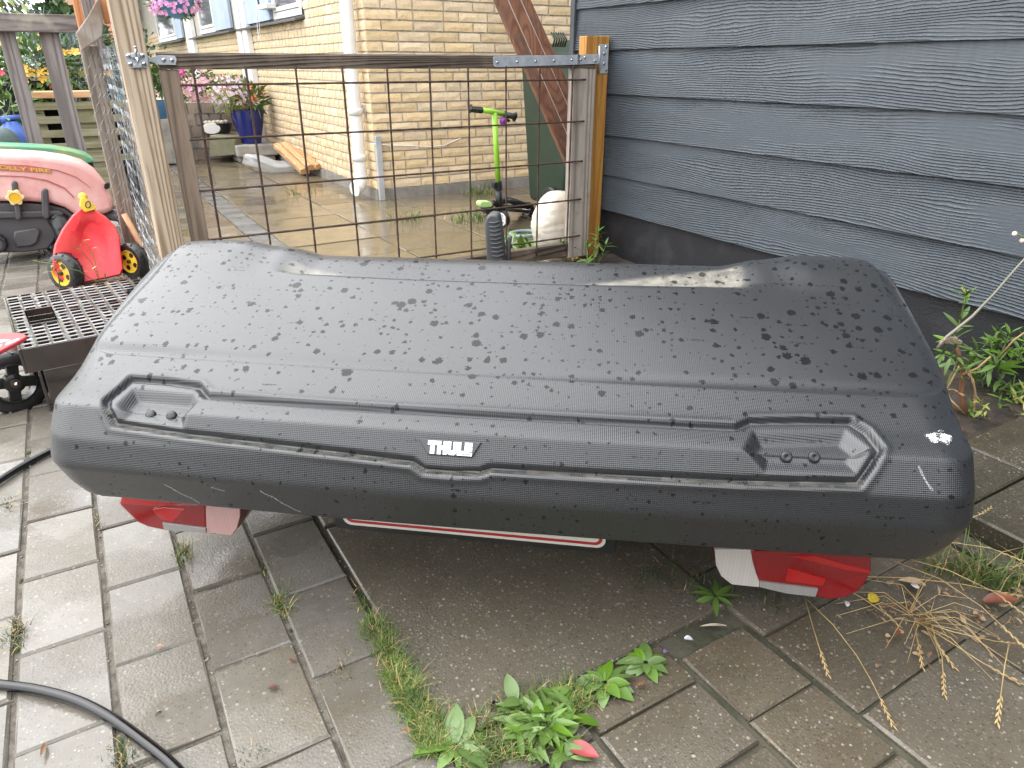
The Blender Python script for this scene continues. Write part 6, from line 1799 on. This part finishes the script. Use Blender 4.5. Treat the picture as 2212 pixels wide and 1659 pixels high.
def shoot(par, pts, n, L, kind='long', r0=.003, spread=.9, top=True, whorl=2, m_='stem'):
    """leafy shoot: stem through pts with whorls of leaves"""
    stem(par, pts, r0, r0 * .5, m_)
    tot = len(pts) - 1
    for i in range(n):
        t = (i + .6) / n * tot; k = min(int(t), tot - 1); p = pts[k].lerp(pts[k + 1], t - k); ax = (pts[k + 1] - pts[k]).normalized()
        _, s, u = frame(ax)
        a0 = i * 1.57 + rnd.uniform(-.4, .4)
        for w_ in range(whorl):
            a = a0 + 2 * math.pi * w_ / whorl
            out_ = s * math.cos(a) + u * math.sin(a)
            d = (out_ * spread + ax * rnd.uniform(.15, .7) + Vector((0, 0, rnd.uniform(-.1, .25)))).normalized()
            put_leaf(par, kind, p, d, L * rnd.uniform(.7, 1.15) * (1 - .25 * i / n), rnd.uniform(-.5, .5))
    if top:
        ax = (pts[-1] - pts[-2]).normalized(); _, s, u = frame(ax)
        for k in range(4):
            a = k * 1.57 + .5
            put_leaf(par, kind, pts[-1], (ax + (s * math.cos(a) + u * math.sin(a)) * .7).normalized(), L * .6)
FA = 1.80
g3 = lambda x, y, df=0: gF(x, y, FA + df)
# woody plant by the shed
A = thing('woody_plant', g3(2088, 910), 'woody brown stemmed plant with a leafy upright shoot by the shed', 'plant')
MT['woody'] = mat('woody_stem', (.26, .13, .07), .7, (.15, .075, .04), scale=40, stretch=(1, 1, .2), bump=.5)
MT['twig'] = mat('dry_twig', (.50, .33, .17), .7, (.36, .22, .11))
stem(A, [g3(2090, 912), g3(2082, 880), g3(2076, 845), g3(2080, 800), g3(2072, 765), g3(2066, 748)], .009, .005, 'woody', 'trunk', 8)
for pts in ([(2086, 895), (2110, 868), (2102, 820), (2085, 800)], [(2082, 855), (2060, 842), (2038, 842)], [(2078, 810), (2112, 795), (2140, 770)], [(2076, 900), (2056, 872), (2048, 850)], [(2104, 890), (2106, 845), (2094, 800)], [(2074, 790), (2040, 850)], [(2088, 900), (2070, 880), (2052, 862)]):
    stem(A, [g3(x, y, rnd.uniform(-.04, .03)) for x, y in pts], .0035, .0022, 'twig', 'twig')
shoot(A, [g3(2066, 752), g3(2060, 730), g3(2072, 700), g3(2080, 668), g3(2085, 640)], 8, .062, 'long', .003)
shoot(A, [g3(2072, 770), g3(2052, 772, -.03), g3(2036, 765, -.06)], 4, .055, 'dark', .003)
shoot(A, [g3(2070, 775), g3(2060, 800, -.02), g3(2075, 812, -.03)], 3, .055, 'dark', .003, top=False)
for k in range(7): put_leaf(A, 'yellow', g3(2084 + rnd.uniform(-4, 4), 634 + rnd.uniform(-6, 4)), (rnd.uniform(-1, 1), rnd.uniform(-1, 1), 1.4), .014, name='bud')
# bushy plant to its right
B = thing('bushy_plant', g3(2165, 905, .1), 'bushy green plant with pointed leaves right of the woody one', 'plant')
for pts, n_, L_ in (([(2150, 880), (2165, 830), (2150, 780), (2140, 742)], 9, .07), ([(2150, 790), (2120, 770), (2098, 758)], 5, .06), ([(2160, 800), (2190, 770), (2212, 742)], 6, .07), ([(2165, 840), (2200, 810), (2222, 790)], 5, .065), ([(2155, 800), (2165, 760), (2180, 725)], 6, .07), ([(2150, 790), (2135, 800), (2108, 810)], 4, .06)):
    shoot(B, [g3(x, y, .1 + rnd.uniform(-.05, .05)) for x, y in pts], n_, L_, 'dark' if n_ % 2 else 'long', .003)
for pts, n_, L_ in (([(2170, 890), (2185, 850), (2195, 800), (2205, 760)], 8, .065), ([(2140, 890), (2128, 850), (2120, 820)], 5, .055), ([(2180, 880), (2210, 850), (2225, 830)], 5, .06), ([(2145, 760), (2150, 735), (2160, 715)], 5, .055), ([(2125, 790), (2105, 785), (2090, 790)], 4, .055)):
    shoot(B, [g3(x, y, .12 + rnd.uniform(-.06, .06)) for x, y in pts], n_, L_, 'dark' if n_ % 2 else 'long', .003, whorl=3)
stem(B, [g3(2160, 770, .06), g3(2190, 735, .02), g3(2222, 712)], .0035, .002, 'twig', 'twig')
# low spreading plants at the terrace edge
Cc = thing('ground_plant', g3(2120, 920, .02), 'low yellowing leafy plant spreading over the terrace edge', 'plant')
for pts, n_ in (([(2110, 925), (2125, 900), (2118, 870)], 5), ([(2125, 920), (2150, 890), (2165, 858)], 7), ([(2140, 915), (2175, 890), (2200, 870)], 6), ([(2150, 905), (2190, 860), (2215, 845)], 6), ([(2095, 930), (2090, 905), (2098, 885)], 4), ([(2160, 900), (2205, 895), (2225, 880)], 5)):
    shoot(Cc, [g3(x, y, rnd.uniform(-.06, .08)) for x, y in pts], n_, .045, 'yellow' if n_ in (6, 5) else 'long', .002)
# fallen magenta blossom
mg = thing('magenta_blossom', g3(2064, 932, -.08), 'wilted magenta blossom at the corner of the cargo box', 'flower')
mb_ = MB()
for k in range(7): mb_.leaf(g3(2063 + rnd.uniform(-4, 4), 930 + rnd.uniform(-6, 6), -.08), (rnd.uniform(-1, 1), rnd.uniform(-1, 1), rnd.uniform(-.4, 1)), .028, .026, .6, .4)
build(mb_, 'petals', MT['magenta'], mg, smooth=True)
mb_ = MB()
mg2 = thing('magenta_blossom', g3(2073, 953, -.12), 'smaller magenta blossom lying lower, below the wilted one', 'flower')
for k in range(5): mb_.leaf(g3(2073 + rnd.uniform(-5, 5), 955 + rnd.uniform(-4, 4), -.12), (rnd.uniform(-1, 1), rnd.uniform(-1, 1), rnd.uniform(-.4, 1)), .024, .022, .6, .4)
build(mb_, 'petals', MT['magenta'], mg2, smooth=True)
# long bare twig
tw = thing('bare_twig', g3(2028, 745, -.1), 'long bare grey twig slanting up across the dark planks', 'twig')
build(MB().tube([g3(2026, 752, -.12), g3(2045, 728, -.12), g3(2100, 684, -.12), g3(2150, 632, -.12), g3(2190, 585, -.12), g3(2240, 530, -.12)], [.005, .004, .0035, .003, .0025, .002], 7), 'stem', mat('grey_twig', (.28, .27, .2), .7), tw, smooth=True)
mb_ = MB()
for k in range(26): mb_.ball(g3(2034 + k * 1.5 + rnd.uniform(-3, 3), 742 - 9 * math.sin(k / 25 * 3.1) + rnd.uniform(-4, 3), -.12), .006, n=5, jit=.5, seed=k)
build(mb_, 'dead_flowerhead', mat('dead_head', (.34, .27, .2), .85, (.2, .15, .1)), tw, kind='stuff')
fb = thing('pink_bud_stem', g3(2215, 512, -.2), 'pale pink buds on a thin stem at the right edge', 'flower')
build(MB().tube([g3(2235, 530, -.2), g3(2212, 512, -.2), g3(2196, 506, -.2)], .002, 6), 'stem', MT['stem'], fb, smooth=True)
for x, y in ((2192, 505), (2208, 520)):
    build(MB().ball(g3(x, y, -.2), .011, .006, .006, n=8, m=Matrix.Rotation(.5, 3, 'Z')), 'bud', mat('pale_bud', (.80, .62, .55), .6) if x == 2192 else bpy.data.materials['pale_bud'], fb, smooth=True)
# plant at the hinge post and the vine on the gate
D = thing('leafy_plant', gY(1290, 575, 2.72), 'bright green leafy plant at the foot of the orange post', 'plant')
for pts, n_ in (([(1285, 590), (1283, 550), (1288, 515), (1293, 500)], 6), ([(1285, 585), (1300, 555), (1308, 530)], 5), ([(1280, 585), (1268, 555), (1270, 535)], 4)):
    shoot(D, [gY(x, y, 2.72 + rnd.uniform(-.03, .03)) for x, y in pts], n_, .075, 'long', .003)
E_ = thing('climbing_weed', gY(1238, 575, 2.86), 'thin climbing weed on the right end of the gate mesh', 'plant')
for pts, n_ in (([(1236, 580), (1230, 520), (1234, 470), (1238, 445)], 8), ([(1225, 580), (1215, 545), (1212, 525)], 4)):
    shoot(E_, [gY(x, y, 2.86 + rnd.uniform(-.02, .02)) for x, y in pts], n_, .06, 'dark', .002)
F2 = thing('green_weeds', gz(1115, 552), 'cluster of green weeds behind the grey foot pedal', 'plant')
for k in range(60):
    p = gz(rnd.uniform(1085, 1160), rnd.uniform(530, 575), .01); put_leaf(F2, rnd.choice(('long', 'dark', 'broad')), p, (rnd.uniform(-1, 1), rnd.uniform(-1, 1), rnd.uniform(.3, 1.2)), rnd.uniform(.06, .12), rnd.uniform(-.6, .6))
# plantain rosettes on the yard joint
def rosette(x, y, n, L, label, kind='broad', dead=3):
    c = gz(x, y, .006)
    t = thing('plantain_weed', c, label, 'weed', 'broad leaved weeds in the joint of the slab')
    for k in range(n):
        a = 2.4 * k + rnd.uniform(-.3, .3)
        d = Vector((math.cos(a), math.sin(a), rnd.uniform(.05, .42)))
        put_leaf(t, kind if rnd.random() < .85 else 'dark', c + d * .004, d, L * rnd.uniform(.6, 1.1), rnd.uniform(-.4, .4))
    return t
rosette(985, 1612, 11, .06, 'broad leaved weed at the bottom, leftmost of the green weeds')
rosette(1306, 1475, 17, .048, 'broad leaved weed of large round leaves between two others')
rosette(1395, 1432, 16, .045, 'broad leaved weed farthest right beside reddish dead leaves')
t_ = rosette(1178, 1560, 40, .055, 'large tangled weed of narrow leaves, biggest of the green weeds', 'long')
for k in range(80):
    p = gz(1178 + rnd.uniform(-70, 60), 1570 + rnd.uniform(-60, 70), .006); put_leaf(t_, rnd.choice(('long', 'dark', 'broad')), p, (rnd.uniform(-1, 1), rnd.uniform(-1, 1), rnd.uniform(.05, .5)), rnd.uniform(.025, .05), rnd.uniform(-.5, .5))
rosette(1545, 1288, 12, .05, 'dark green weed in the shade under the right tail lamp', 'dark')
# grass
def grassline(name, label, spots, n, L, m_='grass', w_=.003, straw=.15, spread=.02, kind='stuff'):
    mb = MB(); ms = MB()
    for _ in range(n):
        x, y = rnd.choice(spots) if isinstance(spots[0], tuple) else spots
        p = Vector((x + rnd.gauss(0, spread), y + rnd.gauss(0, spread), -.006))
        (ms if rnd.random() < straw else mb).blade(p, (rnd.uniform(-.6, .6), rnd.uniform(-.6, .6), 1), L * rnd.uniform(.4, 1.2), w_, rnd.uniform(.2, .9))
    o = mb.mesh(name, MT[m_]); o.materials.append(MT['straw'])
    k = len(o.polygons)
    full = MB(); full.add(mb.v, mb.f); full.add(ms.v, ms.f)
    me_ = full.mesh(name, MT[m_]); me_.materials.append(MT['straw'])
    for q in list(me_.polygons)[k:]: q.material_index = 1
    ob = link(name, me_)
    return tag(ob, label, 'grass', kind=kind)
def seg(a, b, n=40, ja=0): return [tuple((gz(*a).lerp(gz(*b), i / n))[:2]) for i in range(n + 1)]
grassline('grass_strip', 'strip of short grass along the left edge of the big slab', seg((805, 1345), (945, 1610)) + seg((850, 1450), (950, 1620)), 3200, .036, w_=.0022, spread=.011)
grassline('grass_strip', 'grass along the near edge of the big slab between weeds', seg((935, 1605), (1240, 1490)) + seg((1000, 1640), (1200, 1600)) + seg((1150, 1540), (1290, 1500)), 2200, .034, w_=.0022, spread=.013)
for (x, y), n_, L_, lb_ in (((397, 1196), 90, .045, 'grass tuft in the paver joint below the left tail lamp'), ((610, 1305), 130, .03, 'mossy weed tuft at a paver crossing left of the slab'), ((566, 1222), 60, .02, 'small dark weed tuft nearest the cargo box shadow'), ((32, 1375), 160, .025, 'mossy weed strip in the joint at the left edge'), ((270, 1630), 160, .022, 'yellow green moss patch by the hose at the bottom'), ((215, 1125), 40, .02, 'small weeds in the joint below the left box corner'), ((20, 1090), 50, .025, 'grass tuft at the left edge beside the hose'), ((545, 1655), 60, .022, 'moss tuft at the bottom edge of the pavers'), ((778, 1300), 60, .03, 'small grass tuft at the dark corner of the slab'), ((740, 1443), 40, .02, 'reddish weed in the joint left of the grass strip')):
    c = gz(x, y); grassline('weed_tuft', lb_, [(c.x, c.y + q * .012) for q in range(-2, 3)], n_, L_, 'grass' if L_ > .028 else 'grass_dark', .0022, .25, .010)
for (x, y), n_, lb_ in (((855, 415), 120, 'grass tuft at the foot of the brick house corner'), ((975, 405), 90, 'dark leafy tuft on the house plinth'), ((1040, 418), 90, 'grass tuft by the house left of the scooter'), ((640, 418), 30, 'small tuft in the wet patio joint near the bag'), ((1010, 480), 70, 'weeds in the patio joint left of the scooter wheel'), ((1040, 470), 60, 'weeds near the scooter wheel'), ((880, 475), 50, 'weeds along the patio joint mid gate')):
    c = gz(x, y); grassline('weed_tuft', lb_, [(c.x + q * .05, c.y) for q in (-1, 0, 1)], n_, .12, 'grass', .006, .15, .05)
c = gz(300, 470); grassline('grass_strip', 'grass growing along the foot of the wire fence', [(lerp(.02, .20, i / 20), lerp(4.6, 3.0, i / 20)) for i in range(21)], 260, .10, 'grass', .004, .1, .04)
# weed in front of toy trailer
wd = thing('tall_weed', gz(205, 640), 'thin flowering weed in front of the red toy trailer', 'weed')
for pts in ([(216, 612), (200, 570), (178, 545), (165, 535)], [(216, 612), (209, 580), (205, 560), (190, 530), (180, 520)], [(214, 614), (170, 585), (110, 570), (70, 562)], [(222, 612), (235, 606), (262, 608)]):
    build(MB().tube([gY(x, y, 3.42) for x, y in pts], .0016, 5), 'stem', MT['stem'], wd, smooth=True)
for x, y in ((165, 534), (168, 538), (180, 520), (196, 538), (202, 552), (210, 575), (196, 588), (214, 592), (206, 606), (228, 600)): put_leaf(wd, 'yellow', gY(x, y, 3.41), (rnd.uniform(-1, 1), -.4, rnd.uniform(0, 1)), .03)
w2 = thing('small_weed', gz(128, 625, .0), 'pale leafy seedling on the pavers left of the toy trailer', 'weed')
stem(w2, [gY(130, 622, 3.45), gY(126, 595, 3.45), gY(118, 575, 3.45)], .003, .002)
for k in range(16): put_leaf(w2, 'long', gY(rnd.uniform(108, 132), rnd.uniform(566, 600), 3.45), (rnd.uniform(-1, 1), rnd.uniform(-1, 0), rnd.uniform(.1, 1)), .045)
mo = MB()
for i in range(-9, 4):
    for _ in range(26):
        x = -.1275 + PX * i + rnd.gauss(0, .002); y = rnd.uniform(.6, 4.4)
        if noise.noise(Vector((x * 9, y * 2.5, 3))) < .12: continue
        mo.ball((x, y, -.006), rnd.uniform(.003, .007), rnd.uniform(.004, .012), rnd.uniform(.002, .006), 6, jit=.5, seed=_)
tag(build(mo, 'joint_moss', MT['moss'], smooth=True), 'small cushions of moss in the joints between the pavers', 'moss', kind='stuff')
pe = MB()
for _ in range(420):
    if rnd.random() < .6: x, y = rnd.uniform(-.9, .28), rnd.uniform(.6, 2.6); x = -.1275 + PX * round((x + .1275) / PX) + rnd.gauss(0, .003) if rnd.random() < .8 else x
    else: x, y = rnd.uniform(.3, 1.4), rnd.uniform(.35, 1.2)
    s_ = rnd.uniform(.001, .0026)
    pe.ball((x, y, .001 if x > .29 else -.004), s_ * 1.3, s_, s_ * .6, 5, jit=.5, seed=_)
tag(build(pe, 'grit', mat('grit', (.34, .30, .24), .7, (.12, .10, .08), scale=40)), 'loose grit and tiny stones on the paving', 'grit', kind='stuff')
# dry grass by the terrace
dg = thing('dry_grass_tuft', gz(1985, 1340), 'dry straw coloured grass tuft sprawling beside the terrace corner', 'dry grass')
c = gz(1985, 1335)
for i in range(30):
    a = rnd.uniform(0, 6.28); L_ = rnd.uniform(.05, .16)
    p0 = c + Vector((rnd.gauss(0, .012), rnd.gauss(0, .012), .0)); dv = Vector((math.cos(a), math.sin(a), rnd.uniform(.2, .9))).normalized()
    pts = [p0, p0 + dv * L_ * .5 + Vector((0, 0, .008)), p0 + dv * L_ + Vector((math.cos(a) * .02, math.sin(a) * .02, -L_ * .35))]
    for q in pts: q.z = max(q.z, .003)
    build(MB().tube(pts, [.0008, .0007, .0004], 4), 'stalk', MT['straw'], dg)
def stalk(pts, label, r_=.0011, head=True):
    P_ = [gz(x, y, z) for x, y, z in pts]
    t = thing('dry_stalk', P_[0], label, 'dry stalk', 'long dry grass stalks')
    build(MB().tube(P_, [r_ * (1 - .4 * i / (len(P_) - 1)) for i in range(len(P_))], 5), 'stem', MT['straw'], t, smooth=True)
    if head:
        mb = MB(); d = (P_[-1] - P_[-2]).normalized(); _, s, u = frame(d)
        for k in range(9):
            q = P_[-1] - d * .006 * k; sg = 1 if k % 2 else -1
            mb.leaf(q, (d + s * .35 * sg).normalized(), .011, .0032, .1, .4, 0, 3)
        build(mb, 'seed_head', MT['straw'], t, smooth=True)
for pts, lb_ in (([(1738, 1290, .01), (1752, 1340, .012), (1770, 1400, .01), (1788, 1456, .004)], 'dry stalk lying straight below the right tail lamp'),
    ([(1740, 1292, .01), (1800, 1350, .012), (1850, 1415, .012), (1885, 1475, .01), (1928, 1566, .004)], 'long dry stalk with pinkish head pointing to the bottom'),
    ([(2180, 1388, .05), (2170, 1440, .04), (2162, 1500, .02), (2155, 1560, .005)], 'thick dry stalk at the far right pointing down'),
    ([(1850, 1245, .04), (1960, 1248, .06), (2080, 1262, .06), (2215, 1290, .05)], 'long dry stalk running level toward the right edge'),
    ([(1990, 1182, .08), (2060, 1172, .09), (2140, 1184, .09), (2215, 1214, .08)], 'arching dry stalk over the terrace corner'),
    ([(1930, 1212, .06), (2030, 1250, .06), (2120, 1310, .05), (2215, 1400, .03)], 'dry stalk sloping down across the leaf litter'),
    ([(1955, 1205, .06), (2050, 1232, .07), (2150, 1280, .06), (2215, 1330, .05)], 'dry stalk between the level one and the sloping one'),
    ([(1985, 1340, .01), (2060, 1365, .03), (2150, 1385, .03), (2215, 1392, .02)], 'dry stalk leaving the tuft to the right'),
    ([(1985, 1345, .01), (2050, 1385, .02), (2120, 1430, .01), (2200, 1475, .004)], 'dry stalk leaving the tuft to the lower right'),
    ([(1975, 1345, .01), (1985, 1400, .01), (1992, 1440, .004)], 'short dry stalk hanging straight down from the tuft'),
    ([(2000, 1350, .01), (2030, 1400, .01), (2060, 1440, .004)], 'short dry stalk slanting right below the tuft'),
    ([(2010, 1345, .01), (2035, 1420, .01), (2040, 1500, .004)], 'longer dry stalk hanging down right of the short ones'),
    ([(1820, 1268, .03), (1860, 1290, .03), (1920, 1330, .015), (1940, 1350, .005)], 'dry stalk emerging from under the right tail lamp'),
    ([(2070, 1010 + 120, .07), (2120, 1110, .075), (2140, 1097, .075)], 'short pale stalk on the terrace corner')):
    stalk(pts, lb_)
c = gz(2105, 1245); grassline('grass_tuft', 'green grass tuft at the foot of the terrace corner', [(c.x + .02 * q, c.y - .03 * q) for q in range(-2, 3)], 220, .10, 'grass', .003, .25, .022)
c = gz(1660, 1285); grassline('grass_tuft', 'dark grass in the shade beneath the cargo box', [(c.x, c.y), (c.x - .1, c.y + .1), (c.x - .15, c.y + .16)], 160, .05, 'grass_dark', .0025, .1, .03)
lit = MB()
for _ in range(130):
    p = gz(rnd.uniform(1870, 2210), rnd.gauss(1310, 55), .004); lit.leaf(p, (rnd.uniform(-1, 1), rnd.uniform(-1, 1), rnd.uniform(0, .4)), rnd.uniform(.006, .02), rnd.uniform(.004, .01), .5, .5, rnd.uniform(0, 3), 3)
tag(build(lit, 'leaf_litter', leafmat('litter', (.20, .10, .05), (.42, .30, .18), .7), smooth=True), 'brown leaf litter among the dry grass', 'leaf litter', kind='stuff')
def fallen(x, y, L, Wd, col, label, cat='leaf', name='fallen_leaf', z=.006):
    o = build(MB().leaf(gz(x, y, z), (rnd.uniform(-1, 1), rnd.uniform(-1, 1), .15), L, Wd, .3, rnd.uniform(.2, .6), rnd.uniform(-.4, .4), 5), name, mat(label.replace(' ', '_')[:40], col, .45, tuple(c * .7 for c in col), scale=60), smooth=True)
    return tag(o, label, cat)
fallen(1880, 1300, .03, .024, (.75, .55, .03), 'bright yellow fallen leaf right of the right tail lamp')
fallen(1228, 1610, .05, .026, (.36, .06, .06), 'red fallen leaf at the edge of the largest weed')
fallen(1950, 1372, .035, .03, (.36, .10, .03), 'rust brown fallen leaf under the dry grass tuft')
fallen(2125, 1300, .06, .035, (.22, .06, .03), 'dark red brown fallen leaf at the right, below the stalks')
fallen(2000, 1265, .05, .03, (.62, .45, .26), 'pale tan curled leaf among the dry stalks')
fallen(1445, 1408, .02, .013, (.45, .34, .72), 'small violet petal on the pavers right of the weeds', 'petal', 'fallen_petal')
fallen(1478, 1380, .016, .014, (.75, .75, .8), 'small white petal on the dark moss gap', 'petal', 'fallen_petal')
fallen(1985, 1320 - 50, .016, .012, (.8, .78, .76), 'white petal among the dry grass', 'petal', 'fallen_petal')
fallen(1830, 1255 + 55, .014, .011, (.8, .78, .78), 'white petal left of the yellow leaf', 'petal', 'fallen_petal')
fallen(1395, 1478, .022, .012, (.42, .17, .09), 'brown dead leaf below the rightmost weed')
fallen(1350, 1430, .02, .012, (.45, .22, .12), 'curled dead leaf between the two right weeds')
fallen(627, 1422, .014, .008, (.12, .03, .02), 'dark red seed husk on a paver left of the grass strip', 'husk', 'seed_husk')
fallen(338, 1395, .014, .008, (.36, .20, .12), 'tan husk on the paver below the left tail lamp', 'husk', 'seed_husk')
fallen(868, 1575, .02, .007, (.26, .10, .05), 'brown catkin on the paver beside the grass strip', 'catkin', 'catkin')
fallen(98, 1605, .03, .008, (.22, .12, .06), 'brown catkin on the pavers at the lower left', 'catkin', 'catkin')
fallen(580, 1485, .016, .014, (.11, .05, .035), 'crumbled dark speck in the middle of a paver', 'litter', 'litter_flake')
fallen(1072, 1515, .022, .014, (.02, .008, .01), 'dark wet fallen leaf on the near end of the big slab')
fallen(350, 1537, .012, .007, (.05, .03, .02), 'small black husk on a paver right of the hose', 'husk', 'seed_husk')
fallen(1570, 1352, .05, .008, (.6, .52, .42), 'pale curled stalk piece below the dark weed', 'litter', 'litter_flake')
